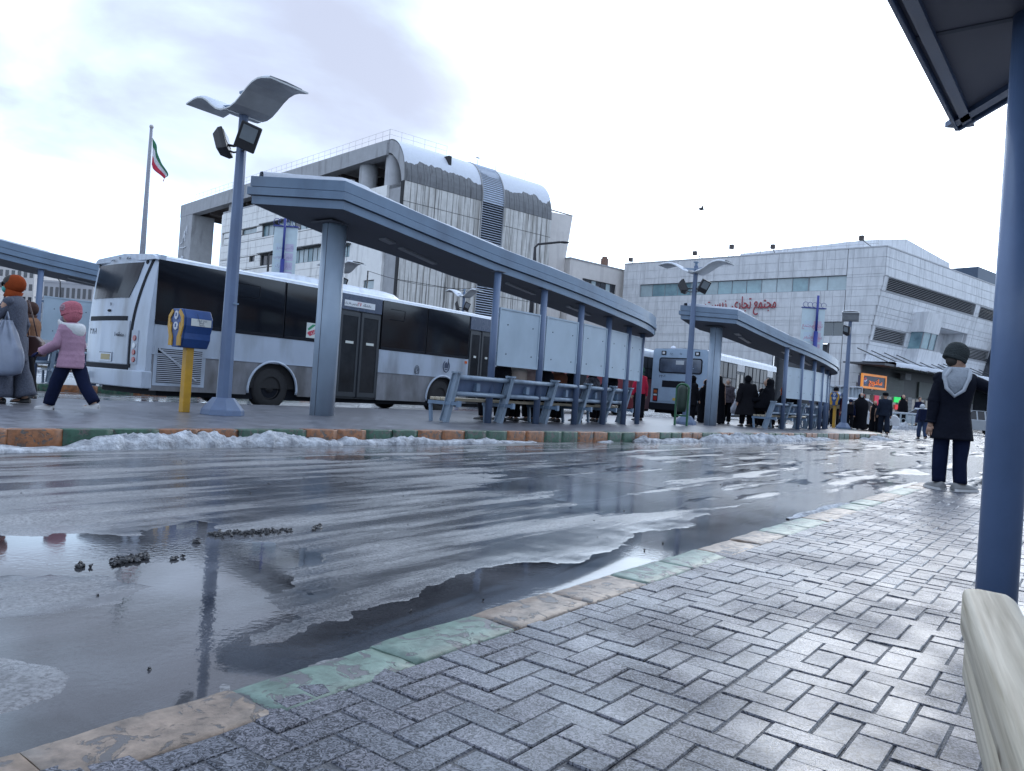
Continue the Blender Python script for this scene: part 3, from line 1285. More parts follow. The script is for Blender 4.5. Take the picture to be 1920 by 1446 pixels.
class Face:
    def __init__(s, p, d, root, fn=None):
        s.wall = Wall(p, d)
        s.M = Matrix.Translation(s.wall.p) @ Matrix.Rotation(s.wall.rz, 4, 'Z')
        s.root = root
        s.inv = (Matrix.Translation(root.location) @ root.rotation_euler.to_matrix().to_4x4()).inverted()
        s.fn = fn

    def mb(s, fn=True):
        return BMB(s.inv @ s.M, s.fn if fn else None)

    def part(s, name, m, mats, parent=None, **k):
        return obj(name, m, mats, parent=parent or s.root, **k)

    def clad(s, s0, s1, z0, z1, rh, cw, holes, mats, name='wall_panel', smax=None, smin=None, depth=0.06, gap=0.02, back=0.35, wallmat=None, stagger=0.0):
        zs = {z0, z1}
        k = 0
        z = z1
        while z > z0 + 0.2:
            zs.add(z)
            z -= rh
        rows = sorted(zs)
        for h in holes:
            zs |= {h[2], h[3]}
        zs = sorted(z for z in zs if z0 <= z <= z1)
        ss = {s0, s1}
        x = s1
        while x > s0 + 0.3:
            ss.add(x)
            x -= cw
        for h in holes:
            ss |= {h[0], h[1]}
        ss = sorted(v for v in ss if s0 <= v <= s1)
        wb = s.mb()
        for za, zb in zip(zs, zs[1:]):
            if zb - za < 0.02:
                continue
            zm = (za + zb) / 2
            lo = smin(zm) if smin else s0
            hi = smax(zm) if smax else s1
            # runs free of openings
            run = []
            for xa, xb in zip(ss, ss[1:]):
                xm = (xa + xb) / 2
                free = not any(h[0] - 1e-4 <= xm <= h[1] + 1e-4 and h[2] - 1e-4 <= zm <= h[3] + 1e-4 for h in holes)
                if free:
                    xa2, xb2 = max(xa, lo), min(xb, hi)
                    if xb2 - xa2 > 0.05:
                        wb.bx(xa2, xb2, 0, back, za, zb)
                        if name and xb2 - xa2 > 0.12 and zb - za > 0.12:
                            p = s.mb()
                            p.bx(xa2 + gap / 2, xb2 - gap / 2, -depth, -0.003, za + gap / 2, zb - gap / 2)
                            s.part(name, p, mats)
        s.part('wall', wb, wallmat or VOID)

    def window(s, a, b, z0, z1, n, glass, frame, fw=0.07, rec=0.22, name='window', transom=None, mullw=None):
        f = s.mb()
        f.bx(a, b, rec - .05, rec + .03, z0, z0 + fw)
        f.bx(a, b, rec - .05, rec + .03, z1 - fw, z1)
        f.bx(a, a + fw, rec - .05, rec + .03, z0 + fw, z1 - fw)
        f.bx(b - fw, b, rec - .05, rec + .03, z0 + fw, z1 - fw)
        mw = mullw or fw
        for i in range(1, n):
            x = a + (b - a) * i / n
            f.bx(x - mw / 2, x + mw / 2, rec - .048, rec + .028, z0 + fw, z1 - fw)
        w = s.part(name, f, frame)
        gl = glass if isinstance(glass, list) else [glass]
        for i in range(n):
            x0, x1 = a + (b - a) * i / n + fw * .3, a + (b - a) * (i + 1) / n - fw * .3
            g_ = s.mb()
            g_.bx(x0, x1, rec + .0, rec + .012, z0 + fw * .5, z1 - fw * .5)
            s.part('pane', g_, gl[(i * 7 + 3) % len(gl)], parent=w)
        return w

    def louvres(s, a, b, z0, z1, n, m, tilt=0.5, nv=0):
        fr = s.mb()
        t = 0.10
        fr.bx(a, b, -0.08, 0.2, z0, z0 + t)
        fr.bx(a, b, -0.08, 0.2, z1 - t, z1)
        fr.bx(a, a + t, -0.08, 0.2, z0 + t, z1 - t)
        fr.bx(b - t, b, -0.08, 0.2, z0 + t, z1 - t)
        o = s.part('louvre_frame', fr, m)
        v = s.mb()
        v.bx(a, b, 0.5, 0.6, z0, z1)
        s.part('recess', v, VOID, parent=o)
        for i in range(n):
            z = z0 + t + (z1 - z0 - 2 * t) * (i + 0.5) / n
            h = (z1 - z0 - 2 * t) / n
            q = s.mb()
            q.prism([(a + t, -0.06, z - h * .30), (a + t, -0.06, z - h * .22), (a + t, 0.16, z + h * .38), (a + t, 0.16, z + h * .30)], (b - a - 2 * t, 0, 0))
            s.part('slat', q, m, parent=o)


# ---- the concrete hall
C1 = (-12.7, 80.0)
hall = thing('concrete_hall', 'large concrete building with barrel vaulted snowy roof and streaked walls', 'building', (C1[0], C1[1], 0))
FR = Face(C1, (.757, .654), hall)
FL = Face(C1, (.707, -.707), hall)
VZ, VD, VT = 21.8, 3.6, 26.65        # spring of the vault, its depth, its crown


def vault(t, k=0.0):
    """t 0..1 from spring to crown, k outward offset"""
    a = t * math.pi / 2
    ny, nz = -math.cos(a) / VD, math.sin(a) / (VT - VZ)
    ln = math.hypot(ny, nz)
    return VD - VD * math.cos(a) + k * ny / ln, VZ + (VT - VZ) * math.sin(a) + k * nz / ln


# panels below the vault, each joint open
rows = [0, 3.2, 7.3, 11.4, 15.5, 19.65, VZ]
bays = [(0.05 + 10.25 * i / 13, 0.05 + 10.25 * (i + 1) / 13) for i in range(13)] + [(13.65 + 7.6 * i / 10, 13.65 + 7.6 * (i + 1) / 10) for i in range(10)]
wb = FR.mb()
wb.bx(0, 21.3, 0.05, 0.6, 0, VZ)
FR.part('wall', wb, VOID)
for r_i, (za, zb) in enumerate(zip(rows, rows[1:])):
    for (xa, xb) in bays:
        if zb < 10 and xa < 21 and za < 3:
            pass
        p = FR.mb()
        p.bx(xa + .03, xb - .03, -0.05, 0.047, za + .03, zb - .03)
        FR.part('wall_panel', p, CONC)
# zinc vault strips
NV = 12
for (xa, xb) in bays:
    p = FR.mb()
    rings = []
    for k in range(NV + 1):
        y0, z0 = vault(k / NV, 0.0)
        y1, z1 = vault(k / NV, 0.08)
        rings.append([(xa + .02, y0, z0), (xb - .02, y0, z0), (xb - .02, y1, z1), (xa + .02, y1, z1)])
    p.loft(rings, smooth=False)
    FR.part('roof_panel', p, ZINC)
# the vault's shell behind the strips
p = FR.mb()
rings = []
for k in range(NV + 1):
    y0, z0 = vault(k / NV, -1.35 * min(1, 0.4 + k / NV))
    y1, z1 = vault(k / NV, -0.02)
    rings.append([(0.0, y0, z0), (21.3, y0, z0), (21.3, y1, z1), (0.0, y1, z1)])
p.loft(rings, smooth=False)
p.bx(0.0, 21.3, VD, 30, VT - 1.2, VT - 0.02)
FR.part('vault_shell', p, CONC2)
# snow lying on the crown, ragged where it has slid
def vault_snow(x0, x1, low, seed):
    n_ = int((x1 - x0) / 0.12)
    m = FR.mb()
    rings = []
    for i in range(n_ + 1):
        x = x0 + (x1 - x0) * i / n_
        t0 = low + 0.18 * (float(fbm(x * 0.7, seed, 4, seed)) - 0.5) + 0.05 * (float(fbm(x * 4, seed, 3, seed + 2)) - 0.5)
        rg = []
        for k in range(9):
            t = t0 + (1 - t0) * k / 8
            y, z = vault(t, 0.085 + (0.03 if k else 0.0))
            rg.append((x, y, z))
        rg.append((x, 12, VT + 0.2))
        rings.append(rg)
    m.loft(rings, caps=False, closed=False)
    FR.part('roof_snow', m, SNOW_CLEAN, kind='stuff')


vault_snow(0.0, 10.3, 0.30, 3)
vault_snow(10.3, 13.65, 0.5, 8)
vault_snow(13.65, 21.3, 0.30, 5)
# louvre band: runs up the wall and over the vault
m = FR.mb()
z = 0.5
while z < VZ:
    m.prism([(10.42, -0.10, z), (10.42, -0.04, z + .05), (10.42, 0.12, z + .17), (10.42, 0.12, z + .10)], (3.1, 0, 0))
    z += 0.27
for k in range(28):
    y, z = vault(k / 28 * 0.95, 0.14)
    y2, z2 = vault((k + .75) / 28 * 0.95, 0.03)
    m.prism([(10.42, y, z), (10.42, y + .03, z + .06), (10.42, y2 + .03, z2 + .06), (10.42, y2, z2)], (3.1, 0, 0))
m.bx(10.42, 13.52, .125, .2, 0, VZ)
FR.part('louvre_band', m, SLATM, kind='stuff')
m = FR.mb()
for x in (10.33, 13.55):
    m.bx(x, x + .1, -0.14, 0.2, 0, VZ)
    rings = []
    for k in range(NV + 1):
        y0, z0 = vault(k / NV, 0.02)
        y1, z1 = vault(k / NV, 0.20)
        rings.append([(x, y0, z0), (x + .1, y0, z0), (x + .1, y1, z1), (x, y1, z1)])
    m.loft(rings, smooth=False)
FR.part('louvre_edge', m, CONC2)
# volume to the right with its leaning end, then the low link
m = FR.mb()
m.prism([(21.32, 0.9, 0), (24.2, 0.9, 0), (25.0, 0.9, 17.6), (25.75, 0.9, 23.3), (21.32, 0.9, 23.0)], (0, 14, 0))
FR.part('end_block', m, BEIGE)
m = FR.mb()
m.bx(21.32, 25.8, 0.86, 1.1, 23.3, 23.36)
FR.part('coping', m, FRAME)
FR.clad(25.0, 35.6, 0, 17.7, 30, 30, [(27.4, 33.8, 14.35, 15.6)], BEIGE, name=None, wallmat=BEIGE, back=8)
m = FR.mb()
m.bx(24.9, 35.7, -0.1, 8, 17.7, 17.85)
FR.part('coping', m, CONC2)
FR.window(27.4, 33.8, 14.35, 15.6, 7, [GLASS_D, GLASS_D, GLASS_P], FRAME)
m = FR.mb()
m.box((31.9, 0.6, 18.35), (0.7, 0.7, 1.0))
m.box((31.9, 0.6, 18.95), (0.5, 0.5, 0.3))
FR.part('chimney', m, mat('brick_stack', (0.2, 0.12, 0.09), 0.8))

# left face: portal beam, round columns, clad wall with window bands
m = FL.mb()
m.prism([(-58.9, 0, 24.3), (-17, 0, 24.75), (-3.6, 0, 25.05), (-3.6, 0, 26.65), (-30, 0, 26.55), (-58.9, 0, 26.2)], (0, 1.2, 0))
FL.part('beam', m, CONC2)
m = FL.mb()
m.prism([(-58.9, 1.25, 25.0), (-5, 1.25, 25.8), (-5, 1.25, 26.5), (-58.9, 1.25, 26.1)], (0, 26, 0))
FL.part('roof', m, SOFFIT)
m = FL.mb()
for i in range(9):
    x = -57 + 6.0 * i
    m.bx(x, x + 0.5, 1.3, 14, 24.2, 25.0)
m.bx(-58, -6, 8.0, 8.6, 24.0, 25.0)
FL.part('roof_rib', m, SOFFIT)
m = FL.mb()
m.bx(-58.8, -54.2, 0.02, 3.5, 0, 24.3)
FL.part('end_pier', m, CONC2)
for (x, zt) in ((-8.8, 25.1), (-3.75, 25.15), (-42.0, 24.6), (-25.0, 24.8)):
    m = FL.mb()
    m.tube([(x, 1.4, 12 if x < -9 else 0), (x, 1.4, zt)], 1.05, 20, smooth=True)
    FL.part('column', m, CONC2)
m = FL.mb()
m.prism([(-45, 6, 21.6), (-0.3, 6, 21.6), (-0.3, 6, 26), (-45, 6, 26)], (0, 0.4, 0))
FL.part('inner_wall', m, VOID)
m = FL.mb()
m.bx(-10, -0.4, 0.3, 6, 21.3, 21.7)
m.bx(-3.0, 0, 0.3, 0.9, 0, 21.7)
FL.part('upper_floor', m, CONC2)
holes = [(-36.6, -32.3, 19.42, 20.16), (-30.7, -11.5, 18.6, 20.13), (-33.9, -32.35, 15.5, 16.3), (-30.7, -22.0, 14.75, 16.22), (-22.0, -15.6, 14.45, 16.22), (-11, -9.4, 14.45, 15.8), (-6.2, -4.2, 10.6, 11.6), (-44.0, -42.2, 18.4, 20.1)]
WZ = 23.1
FL.clad(-43.0, -9.9, 6, WZ, 0.95, 5.5, holes, CLADW, wallmat=mat('stone_backing', (0.25, 0.245, 0.24), 0.8), gap=0.035)
FL.clad(-9.9, -3.0, 0, 21.7, 0.95, 3.5, [h for h in holes if h[0] > -12], CLADW, wallmat=CLADW, gap=0.035, name=None)
FL.part('wall', (lambda q: q.bx(-43, -9.9, 0, .4, 0, 5.99))(FL.mb()), CLADW)
# rounded end of the clad wall
m = FL.mb()
rings = []
for k in range(9):
    a = math.pi / 2 * k / 8
    x, y = -43.0 - 2.2 * math.sin(a), 2.2 - 2.2 * math.cos(a)
    rings.append([(x, y, 0), (x, y, WZ - 0.1), (x + .3, y + .4, WZ - 0.1), (x + .3, y + .4, 0)])
m.loft(rings)
m.bx(-45.2, -44.8, 2.2, 12, 0, WZ - 0.1)
FL.part('rounded_corner', m, CLADW)
m = FL.mb()
m.bx(-43.0, -9.9, -0.10, 0.35, WZ, WZ + 0.18)
FL.part('coping', m, CONC2)
FL.window(-36.6, -32.3, 19.42, 20.16, 1, GLASS_P, FRAME)
FL.window(-30.7, -11.5, 18.6, 20.13, 14, [GLASS_P, GLASS_D, GLASS_P, GLASS_T], FRAME, mullw=.05)
FL.window(-33.9, -32.35, 15.5, 16.3, 1, GLASS_D, FRAME)
FL.window(-30.7, -22.0, 14.75, 16.22, 6, [GLASS_D, GLASS_D, GLASS_P], FRAME, mullw=.05)
FL.window(-22.0, -15.6, 14.45, 16.22, 6, [GLASS_T, GLASS_P, GLASS_P], FRAME, mullw=.05)
FL.window(-11, -9.4, 14.45, 15.8, 2, [GLASS_T], FRAME)
FL.window(-6.2, -4.2, 10.6, 11.6, 1, [GLASS_P], FRAME)
m = FL.mb()
for (a, b, z) in ((-30.9, -11.3, 20.16), (-30.9, -15.4, 16.25), (-11.2, -9.2, 15.83)):
    m.bx(a, b, -0.5, 0.1, z, z + .12)
FL.part('canopy_strip', m, FRAME)
# raised name and emblem on the pier: mountain, flower, wordmark
m = FL.mb()
def strip(pts, w, y=-0.06):
    for a, b in zip(pts, pts[1:]):
        m.bar((a[0], y, a[1]), (b[0], y, b[1]), w, 0.12, up=(0, 1, 0))
strip([(-57.9, 20.0), (-57.2, 20.1), (-56.4, 21.9), (-56.2, 20.3)], .14)
strip([(-57.2, 20.4), (-56.6, 21.0), (-55.7, 22.6), (-55.6, 21.4)], .14)
strip([(-57.9, 19.4), (-56.8, 19.25), (-55.7, 19.4)], .12)
for k in range(9):
    a = math.pi * 2 * k / 9
    strip([(-56.9 + .35 * math.cos(a), 16.9 + .6 * math.sin(a)), (-56.9 + .8 * math.cos(a + .3), 16.9 + 1.2 * math.sin(a + .3)), (-56.9 + .5 * math.cos(a + .6), 16.9 + .9 * math.sin(a + .6))], .12)
strip([(-57.0, 14.6), (-56.9, 16.0)], .2)
FL.part('emblem', m, mat('emblem_steel', (0.62, 0.64, 0.68), 0.4, var=0))
# handrails
def rail(F, pts, h, n_, name='handrail', r=0.022, gap=0):
    m = F.mb(False)
    for a, b in zip(pts, pts[1:]):
        a, b = Vector(a), Vector(b)
        for k in range(n_ + 1):
            p = a + (b - a) * k / n_
            m.bar(p, p + Vector((0, 0, h)), r, r)
        for hh in (h, h * .5):
            m.bar(a + Vector((0, 0, hh)), b + Vector((0, 0, hh)), r, r)
    F.part(name, m, RAIL)


rail(FL, [(-58.5, 0.3, 26.2), (-30, 0.3, 26.55), (-3.6, 0.3, 26.75)], 1.1, 20)
rail(FR, [(0.0, 3.6, 26.8), (7.6, 3.6, 26.9)], 1.1, 5)
# solar panels on the roof edge
for (x, z) in ((-52.5, 26.4), (-43.0, 26.55)):
    for k in range(4):
        m = FL.mb()
        m.prism([(x + k * 1.75, 3.0, z + .3), (x + 1.65 + k * 1.75, 3.0, z + .3), (x + 1.65 + k * 1.75, 4.8, z + 2.0), (x + k * 1.75, 4.8, z + 2.0)], (0, 0.05, -0.05))
        FL.part('solar_panel', m, mat('solar_glass', (0.12, 0.15, 0.2), 0.15, var=0.2))
m = FR.mb()
for (x, h) in ((12.4, 1.1), (12.4, 1.0), (15.2, 1.2), (17.5, 1.0), (20.0, 1.4)):
    m.bar((x, 4, VT), (x, 4, VT + h), .05, .05)
m.box((12.4, 4, VT + 1.3), (.45, .2, .12))
FR.part('roof_mast', m, RAIL)

# ---- the marble mall
C2 = (38.0, 80.0)
mall = thing('marble_mall', 'grey marble shopping building with slatted vents, red Persian lettering and street shops', 'building', (C2[0], C2[1], 0))
LEAN = 0.177


def recess(z):
    return LEAN * max(0.0, 15.45 - z)


ML = Face(C2, (24.3, -22), mall)
MR = Face(C2, (23.5, 19), mall, fn=lambda p: Vector((p.x, p.y + recess(p.z), p.z)))


def mr(x, y, zg):
    """point of the leaning right face seen at photograph position x, y near height zg"""
    return MR.wall.at(x, y, -recess(zg))


holes = [(-30.0, -3.85, 13.95, 15.57), (-6.1, -3.9, 9.0, 10.55), (-30.6, -27.2, 9.0, 10.74), (-11.5, -5.2, 0.0, 8.2)]
MBACK = mat('marble_backing', (0.48, 0.485, 0.50), 0.8)
ML.clad(-32.6, 0.0, 0.0, 18.35, 1.02, 3.26, holes, MARBLE, wallmat=MBACK, smax=lambda z: -recess(z) - 0.02, gap=0.028)
ML.window(-30.0, -8.0, 13.95, 15.57, 12, [GLASS_T, GLASS_P, GLASS_T, GLASS_P, GLASS_T], FRAMEL)
ML.window(-8.0, -3.85, 13.95, 15.57, 2, [GLASS_P], FRAMEL)
ML.window(-6.1, -3.9, 9.0, 10.55, 2, [GLASS_D], FRAMEL)
ML.window(-30.6, -27.2, 9.0, 10.74, 2, [GLASS_T], FRAMEL)
m = ML.mb()
m.bx(-11.5, -5.2, 1.2, 1.4, 0, 8.2)
for x in (-11.4, -8.4, -5.5):
    m.bx(x, x + .15, 0.2, 1.25, 0, 8.2)
ML.part('dark_entrance', m, mat('dark_cladding', (0.085, 0.09, 0.10), 0.5, var=0.2))
m = ML.mb()
m.bx(-32.6, 0, -0.09, 0.6, 18.35, 18.5)
ML.part('coping', m, MBACK)
m = ML.mb()
m.bx(-32.4, -18.0, 0.62, 20, 17.6, 18.2)
q_ = ML.inv
m.v, m.f, m.mi, m.sm = [], [], [], []
m.M, m.fn = q_, None
m.prism([(38.05, 81.0, 17.6), (63.5, 101.8, 17.6), (40.0, 124.0, 17.6), (14.6, 101.8, 17.6)], (0, 0, .6))
ML.part('roof', m, MBACK)
ML.part('roof_snow', (lambda q: q.bx(-32.4, -0.5, 0.65, 12, 18.51, 18.62))(ML.mb()), SNOW_CLEAN, kind='stuff')
# lettering of the mall in red and grey calligraphy: majmue tejari ...
t1 = text('lettering', fa('مجتمع تجاری'), 2.0, mat('sign_red', (0.33, 0.045, 0.06), 0.5, var=0), mall, ML.inv @ ML.M @ Vector((-14.1, -0.25, 12.75)), (ML.inv @ ML.M @ Matrix.Rotation(math.pi / 2, 4, 'X')).to_euler(), 0.12, sx=0.52)
t2 = text('lettering', fa('زیست'), 1.6, MATS['sign_red'], mall, ML.inv @ ML.M @ Vector((-18.9, -0.25, 12.75)), (ML.inv @ ML.M @ Matrix.Rotation(math.pi / 2, 4, 'X')).to_euler(), 0.12, sx=0.7)

l1a, l1b = mr(1662, 531, 14.6)[0], mr(1827, 581, 14.6)[0]
l2a, l2b = mr(1835, 584, 14.6)[0], mr(1872, 594, 14.6)[0] + 3
l3a, l3b = mr(1633, 622, 9.3)[0] + .5, mr(1696, 633, 9.3)[0]
l4a, l4b = mr(1809, 657, 9.3)[0], mr(1852, 666, 9.3)[0]
b0, b1 = mr(1718, 600, 10)[0] - 1.2, mr(1808, 640, 10)[0]
bz0, bz1 = 8.5, 11.6
hl = [(l1a, l1b, 13.8, 15.4), (l2a, l2b, 13.75, 15.3), (l3a, l3b, 8.55, 10.15), (l4a, l4b, 8.6, 10.2), (b0, b1, bz0, bz1)]
MR.clad(0.0, 34, 6.3, 18.35, 1.02, 2.9, hl, MARBLE, wallmat=MBACK, gap=0.04)
for h in hl[:4]:
    MR.louvres(h[0], h[1], h[2], h[3], 8 if h[2] > 12 else 8, SLATD)
# recessed balcony and the glazed bay that stands out of it
m = MR.mb()
m.bx(b0, b1, 2.6, 2.8, bz0, bz1)
m.bx(b0, b0 + .2, 0.35, 2.6, bz0, bz1)
m.bx(b1 - .2, b1, 0.35, 2.6, bz0, bz1)
m.bx(b0, b1, 0.0, 2.6, bz0 - .2, bz0)
m.bx(b0, b1, 0.35, 2.8, bz1, bz1 + .2)
MR.part('balcony', m, MARBLE)
MR.part('inner_wall', (lambda q: q.bx(0.5, 34, 3.2, 3.5, 6.0, 18.2))(MR.mb()), VOID)
MR.part('balcony_door', (lambda q: q.bx(b0 + 6.2, b0 + 9.2, 2.45, 2.59, bz0, bz0 + 2.3))(MR.mb()), SOFFIT)
bw = 3.6
m = MR.mb()
m.bx(b0 - .3, b0 + bw, -1.5, 0.2, bz0 + 1.85, bz1 + 0.95)
m.bx(b0 - .3, b0 + bw + 1.6, -1.5, 0.2, bz0 - 1.8, bz0 - 0.05)
m.bx(b0 + bw, b1, -0.35, 0.2, bz0 - 1.4, bz0 + 0.05)
bay = MR.part('bay', m, MARBLE)
m = MR.mb()
m.bx(b0, b0 + bw - .1, -1.35, 0.1, bz0 - .05, bz0 + 1.85)
MR.part('bay_window', m, GLASS_T)
m = MR.mb()
for x in (b0 - .02, b0 + 1.9, b0 + bw - .15):
    m.bx(x, x + .12, -1.42, -1.3, bz0 - .05, bz0 + 1.85)
m.bx(b0 - .02, b0 + bw, -1.42, -1.3, bz0 - .05, bz0 + .08)
MR.part('bay_frame', m, FRAMEL)
m = MR.mb()
m.bx(0, 34, -0.09, 0.6, 18.35, 18.5)
MR.part('coping', m, MBACK)
m = MR.mb(False)
m.prism([(3.0, 4.0, 18.2), (25.5, 4.0, 18.2), (25.5, 4.0, 21.0), (13.0, 4.0, 21.9), (3.0, 4.0, 20.0)], (0, 16, 0))
MR.part('plant_room', m, MARBLE)
m = MR.mb(False)
m.bx(51, 95, 10, 30, 10, 25.0)
MR.part('rear_block', m, mat('dark_blue_cladding', (0.05, 0.08, 0.13), 0.5, var=0.15))
# shops below: recessed dark front, fascia, awning with snow
SHOP_D = mat('shop_dark', (0.045, 0.05, 0.05), 0.5, var=0.3, vs_=0.5)
m = MR.mb(False)
y0 = recess(6.3)
m.bx(-0.4, 34, y0 + 0.6, y0 + 1.2, 0, 6.3)
MR.part('shop_wall', m, SHOP_D)
FASC = mat('shop_fascia', (0.10, 0.115, 0.105), 0.5, var=0.25, vs_=0.6)
m = MR.mb(False)
for k in range(9):
    m.bx(1.3, 10.5, y0 + 0.42 - .01 * (k % 2), y0 + 0.58, 3.05 + k * .23, 3.26 + k * .23)
m.bx(14.5, 33, y0 + 0.42, y0 + 0.58, 3.1, 5.0)
MR.part('fascia', m, FASC)
PILL = mat('shop_pillar', (0.36, 0.37, 0.38), 0.6, var=0.15, vs_=3)
for x in (-0.4, 5.7, 11.6, 17.5, 23.5, 29.5):
    for z in range(8):
        m = MR.mb(False)
        m.bx(x, x + 0.9, y0 + 0.30, y0 + 0.58, 0.05 + z * .38, 0.40 + z * .38)
        MR.part('pillar_stone', m, PILL)
DISPLAY = mat('shop_window_glow', (0.10, 0.11, 0.11), 0.2, var=0.7, vs_=1.4, emit=(0.5, 0.42, 0.3), es=0.12)
for i, x in enumerate((0.6, 3.2, 6.8, 9.3, 12.7, 15.2, 18.6, 21.1, 24.6, 27.1)):
    m = MR.mb(False)
    m.bx(x, x + 2.3, y0 + 0.45, y0 + 0.55, 0.3, 2.9)
    w = MR.part('shop_window', m, DISPLAY)
    m = MR.mb(False)
    for a in (x, x + 1.12, x + 2.22):
        m.bx(a, a + .08, y0 + 0.38, y0 + 0.449, 0.3, 2.9)
    m.bx(x, x + 2.3, y0 + 0.38, y0 + 0.449, 2.9, 3.0)
    MR.part('shopfront_frame', m, FRAMEL, parent=w)
def glow(name, a, b, z0, z1, c, e=1.2):
    m = MR.mb(False)
    m.bx(a, b, y0 + 0.30, y0 + 0.36, z0, z1)
    return MR.part(name, m, mat(name + '_light', c, 0.5, var=0.15, emit=c, es=e))
def sg(x, y, zg=3):
    return MR.wall.at(x, y, -(y0 - .3))
a = sg(1613, 737)
glow('red_neon', a[0], a[0] + 2.2, 2.25, 2.85, (0.75, 0.02, 0.07), 0.7)
a = sg(1651, 740)
glow('red_poster', a[0], a[0] + 1.0, 1.75, 2.9, (0.72, 0.03, 0.09), 0.35)
a = sg(1688, 740)
glow('green_neon', a[0], a[0] + 1.8, 2.35, 2.95, (0.02, 0.65, 0.12), 0.9)
a = sg(1690, 748)
glow('red_lamp', a[0], a[0] + 0.9, 1.55, 2.1, (0.7, 0.02, 0.03), 0.6)
a = sg(1706, 750)
glow('pink_display', a[0], a[0] + 0.5, 1.4, 2.0, (0.6, 0.05, 0.08), 0.3)
a = sg(1714, 752)
glow('blue_display', a[0], a[0] + 0.6, 0.6, 1.5, (0.10, 0.22, 0.35), 0.2)
# lit snack shop sign
sa, sb = MR.wall.at(1612, 713)[0], MR.wall.at(1657, 718)[0]
sign = thing('shop_sign', 'orange framed drinks sign with Persian lettering on the shop corner', 'sign', tuple(MR.M @ Vector((sa, -0.2, 3.4))), MR.wall.rz)
w_ = sb - sa
m = MB()
for (x0, x1, z0, z1) in ((0, w_, 0, .22), (0, w_, 1.28, 1.5), (0, .22, .22, 1.28), (w_ - .22, w_, .22, 1.28)):
    m.bx(x0, x1, -0.1, 0.1, z0, z1)
obj('sign_frame', m, mat('sign_orange', (0.75, 0.26, 0.03), 0.4, var=0.1, emit=(0.9, 0.28, 0.03), es=0.35), sign)
obj('sign_panel', (lambda q: q.bx(.22, w_ - .22, -0.04, 0.5, .22, 1.28))(MB()), mat('sign_navy', (0.03, 0.03, 0.07), 0.4, var=0.2), sign)
e1 = mat('sign_orange_text', (0.85, 0.2, 0.02), 0.4, var=0, emit=(1, 0.2, 0.02), es=0.5)
text('lettering', fa('ساندویچ'), 0.85, e1, sign, (w_ * .55, -0.07, .72), (math.pi / 2, 0, 0), 0.03)
m = MB()
m.tube([(.62, -0.05, .78), (.62, -0.08, .78)], .34, 18)
dk = obj('emblem', m, mat('emblem_blue', (0.03, 0.06, 0.3), 0.4, var=0), sign)
m = MB()
m.prism([(.62 + .34 * math.cos(a_), -0.083, .78 + .34 * math.sin(a_)) for a_ in [R(t) for t in range(20, 165, 12)]] + [(.36, -0.083, .86), (.62, -0.083, .80), (.85, -0.083, .95)], (0, -.01, 0))
obj('emblem_red', m, mat('emblem_redm', (0.6, 0.05, 0.07), 0.4, var=0), dk)
m = MB()
m.prism([(.31, -0.084, .70), (.45, -0.084, .80), (.62, -0.084, .76), (.92, -0.084, .92), (.93, -0.084, .82), (.65, -0.084, .64), (.45, -0.084, .68)], (0, -.01, 0))
obj('emblem_white', m, mat('emblem_whitem', (0.8, 0.8, 0.8), 0.4, var=0), dk)
co = MR.wall.at(1674, 717)
text('lettering', fa('قهوه'), 1.5, mat('letter_white', (0.7, 0.7, 0.7), 0.5, var=0), mall, MR.inv @ MR.M @ Vector((co[0], y0 + 0.3, 4.2)), (MR.inv @ MR.M @ Matrix.Rotation(math.pi / 2, 4, 'X')).to_euler(), 0.06)
# awning
m = MR.mb(False)
m.prism([(-3.4, -2.2, 5.75), (-3.4, y0 + .5, 5.95), (-3.4, y0 + .5, 6.1), (-3.4, -2.2, 5.98)], (37, 0, 0))
MR.part('awning', m, mat('awning_dark', (0.06, 0.06, 0.07), 0.5, var=0.2))
m = MR.mb(False)
n_ = 120
rings = []
for i in range(n_ + 1):
    x = -1.2 + 34.8 * i / n_
    h = 0.16 + 0.22 * float(fbm(x * .8, 3, 4, 9))
    d = 0.14 * float(fbm(x * 2.4, 7, 3, 4))
    rings.append([(x, -2.3, 5.86 - d), (x, -2.33, 5.99 + h * .6), (x, -2.1, 5.99 + h), (x, y0, 6.1 + h * .7)])
m.loft(rings, closed=False, caps=False)
MR.part('awning_snow', m, SNOW_CLEAN, kind='stuff')
for i in range(12):
    x = -2.0 + 2.9 * i
    m = MR.mb(False)
    m.bar((x, -1.9, 6.15), (x, y0 - .2, 7.6), .09, .09)
    MR.part('strut', m, FRAME)
ic = MR.mb(False)
for i in range(60):
    x = brng.uniform(3, 26)
    h = brng.uniform(.1, .45)
    ic.tube([(x, -2.28, 5.9), (x, -2.28, 5.9 - h)], [.03, .004], 5)
MR.part('icicle', ic, mat('ice', (0.6, 0.66, 0.72), 0.2, var=0), kind='stuff')
m = MR.mb(False)
m.bx(9.2, 10.6, y0 - .3, y0 + .3, 5.0, 5.7)
MR.part('air_conditioner', m, mat('ac_white', (0.3, 0.31, 0.32), 0.5))
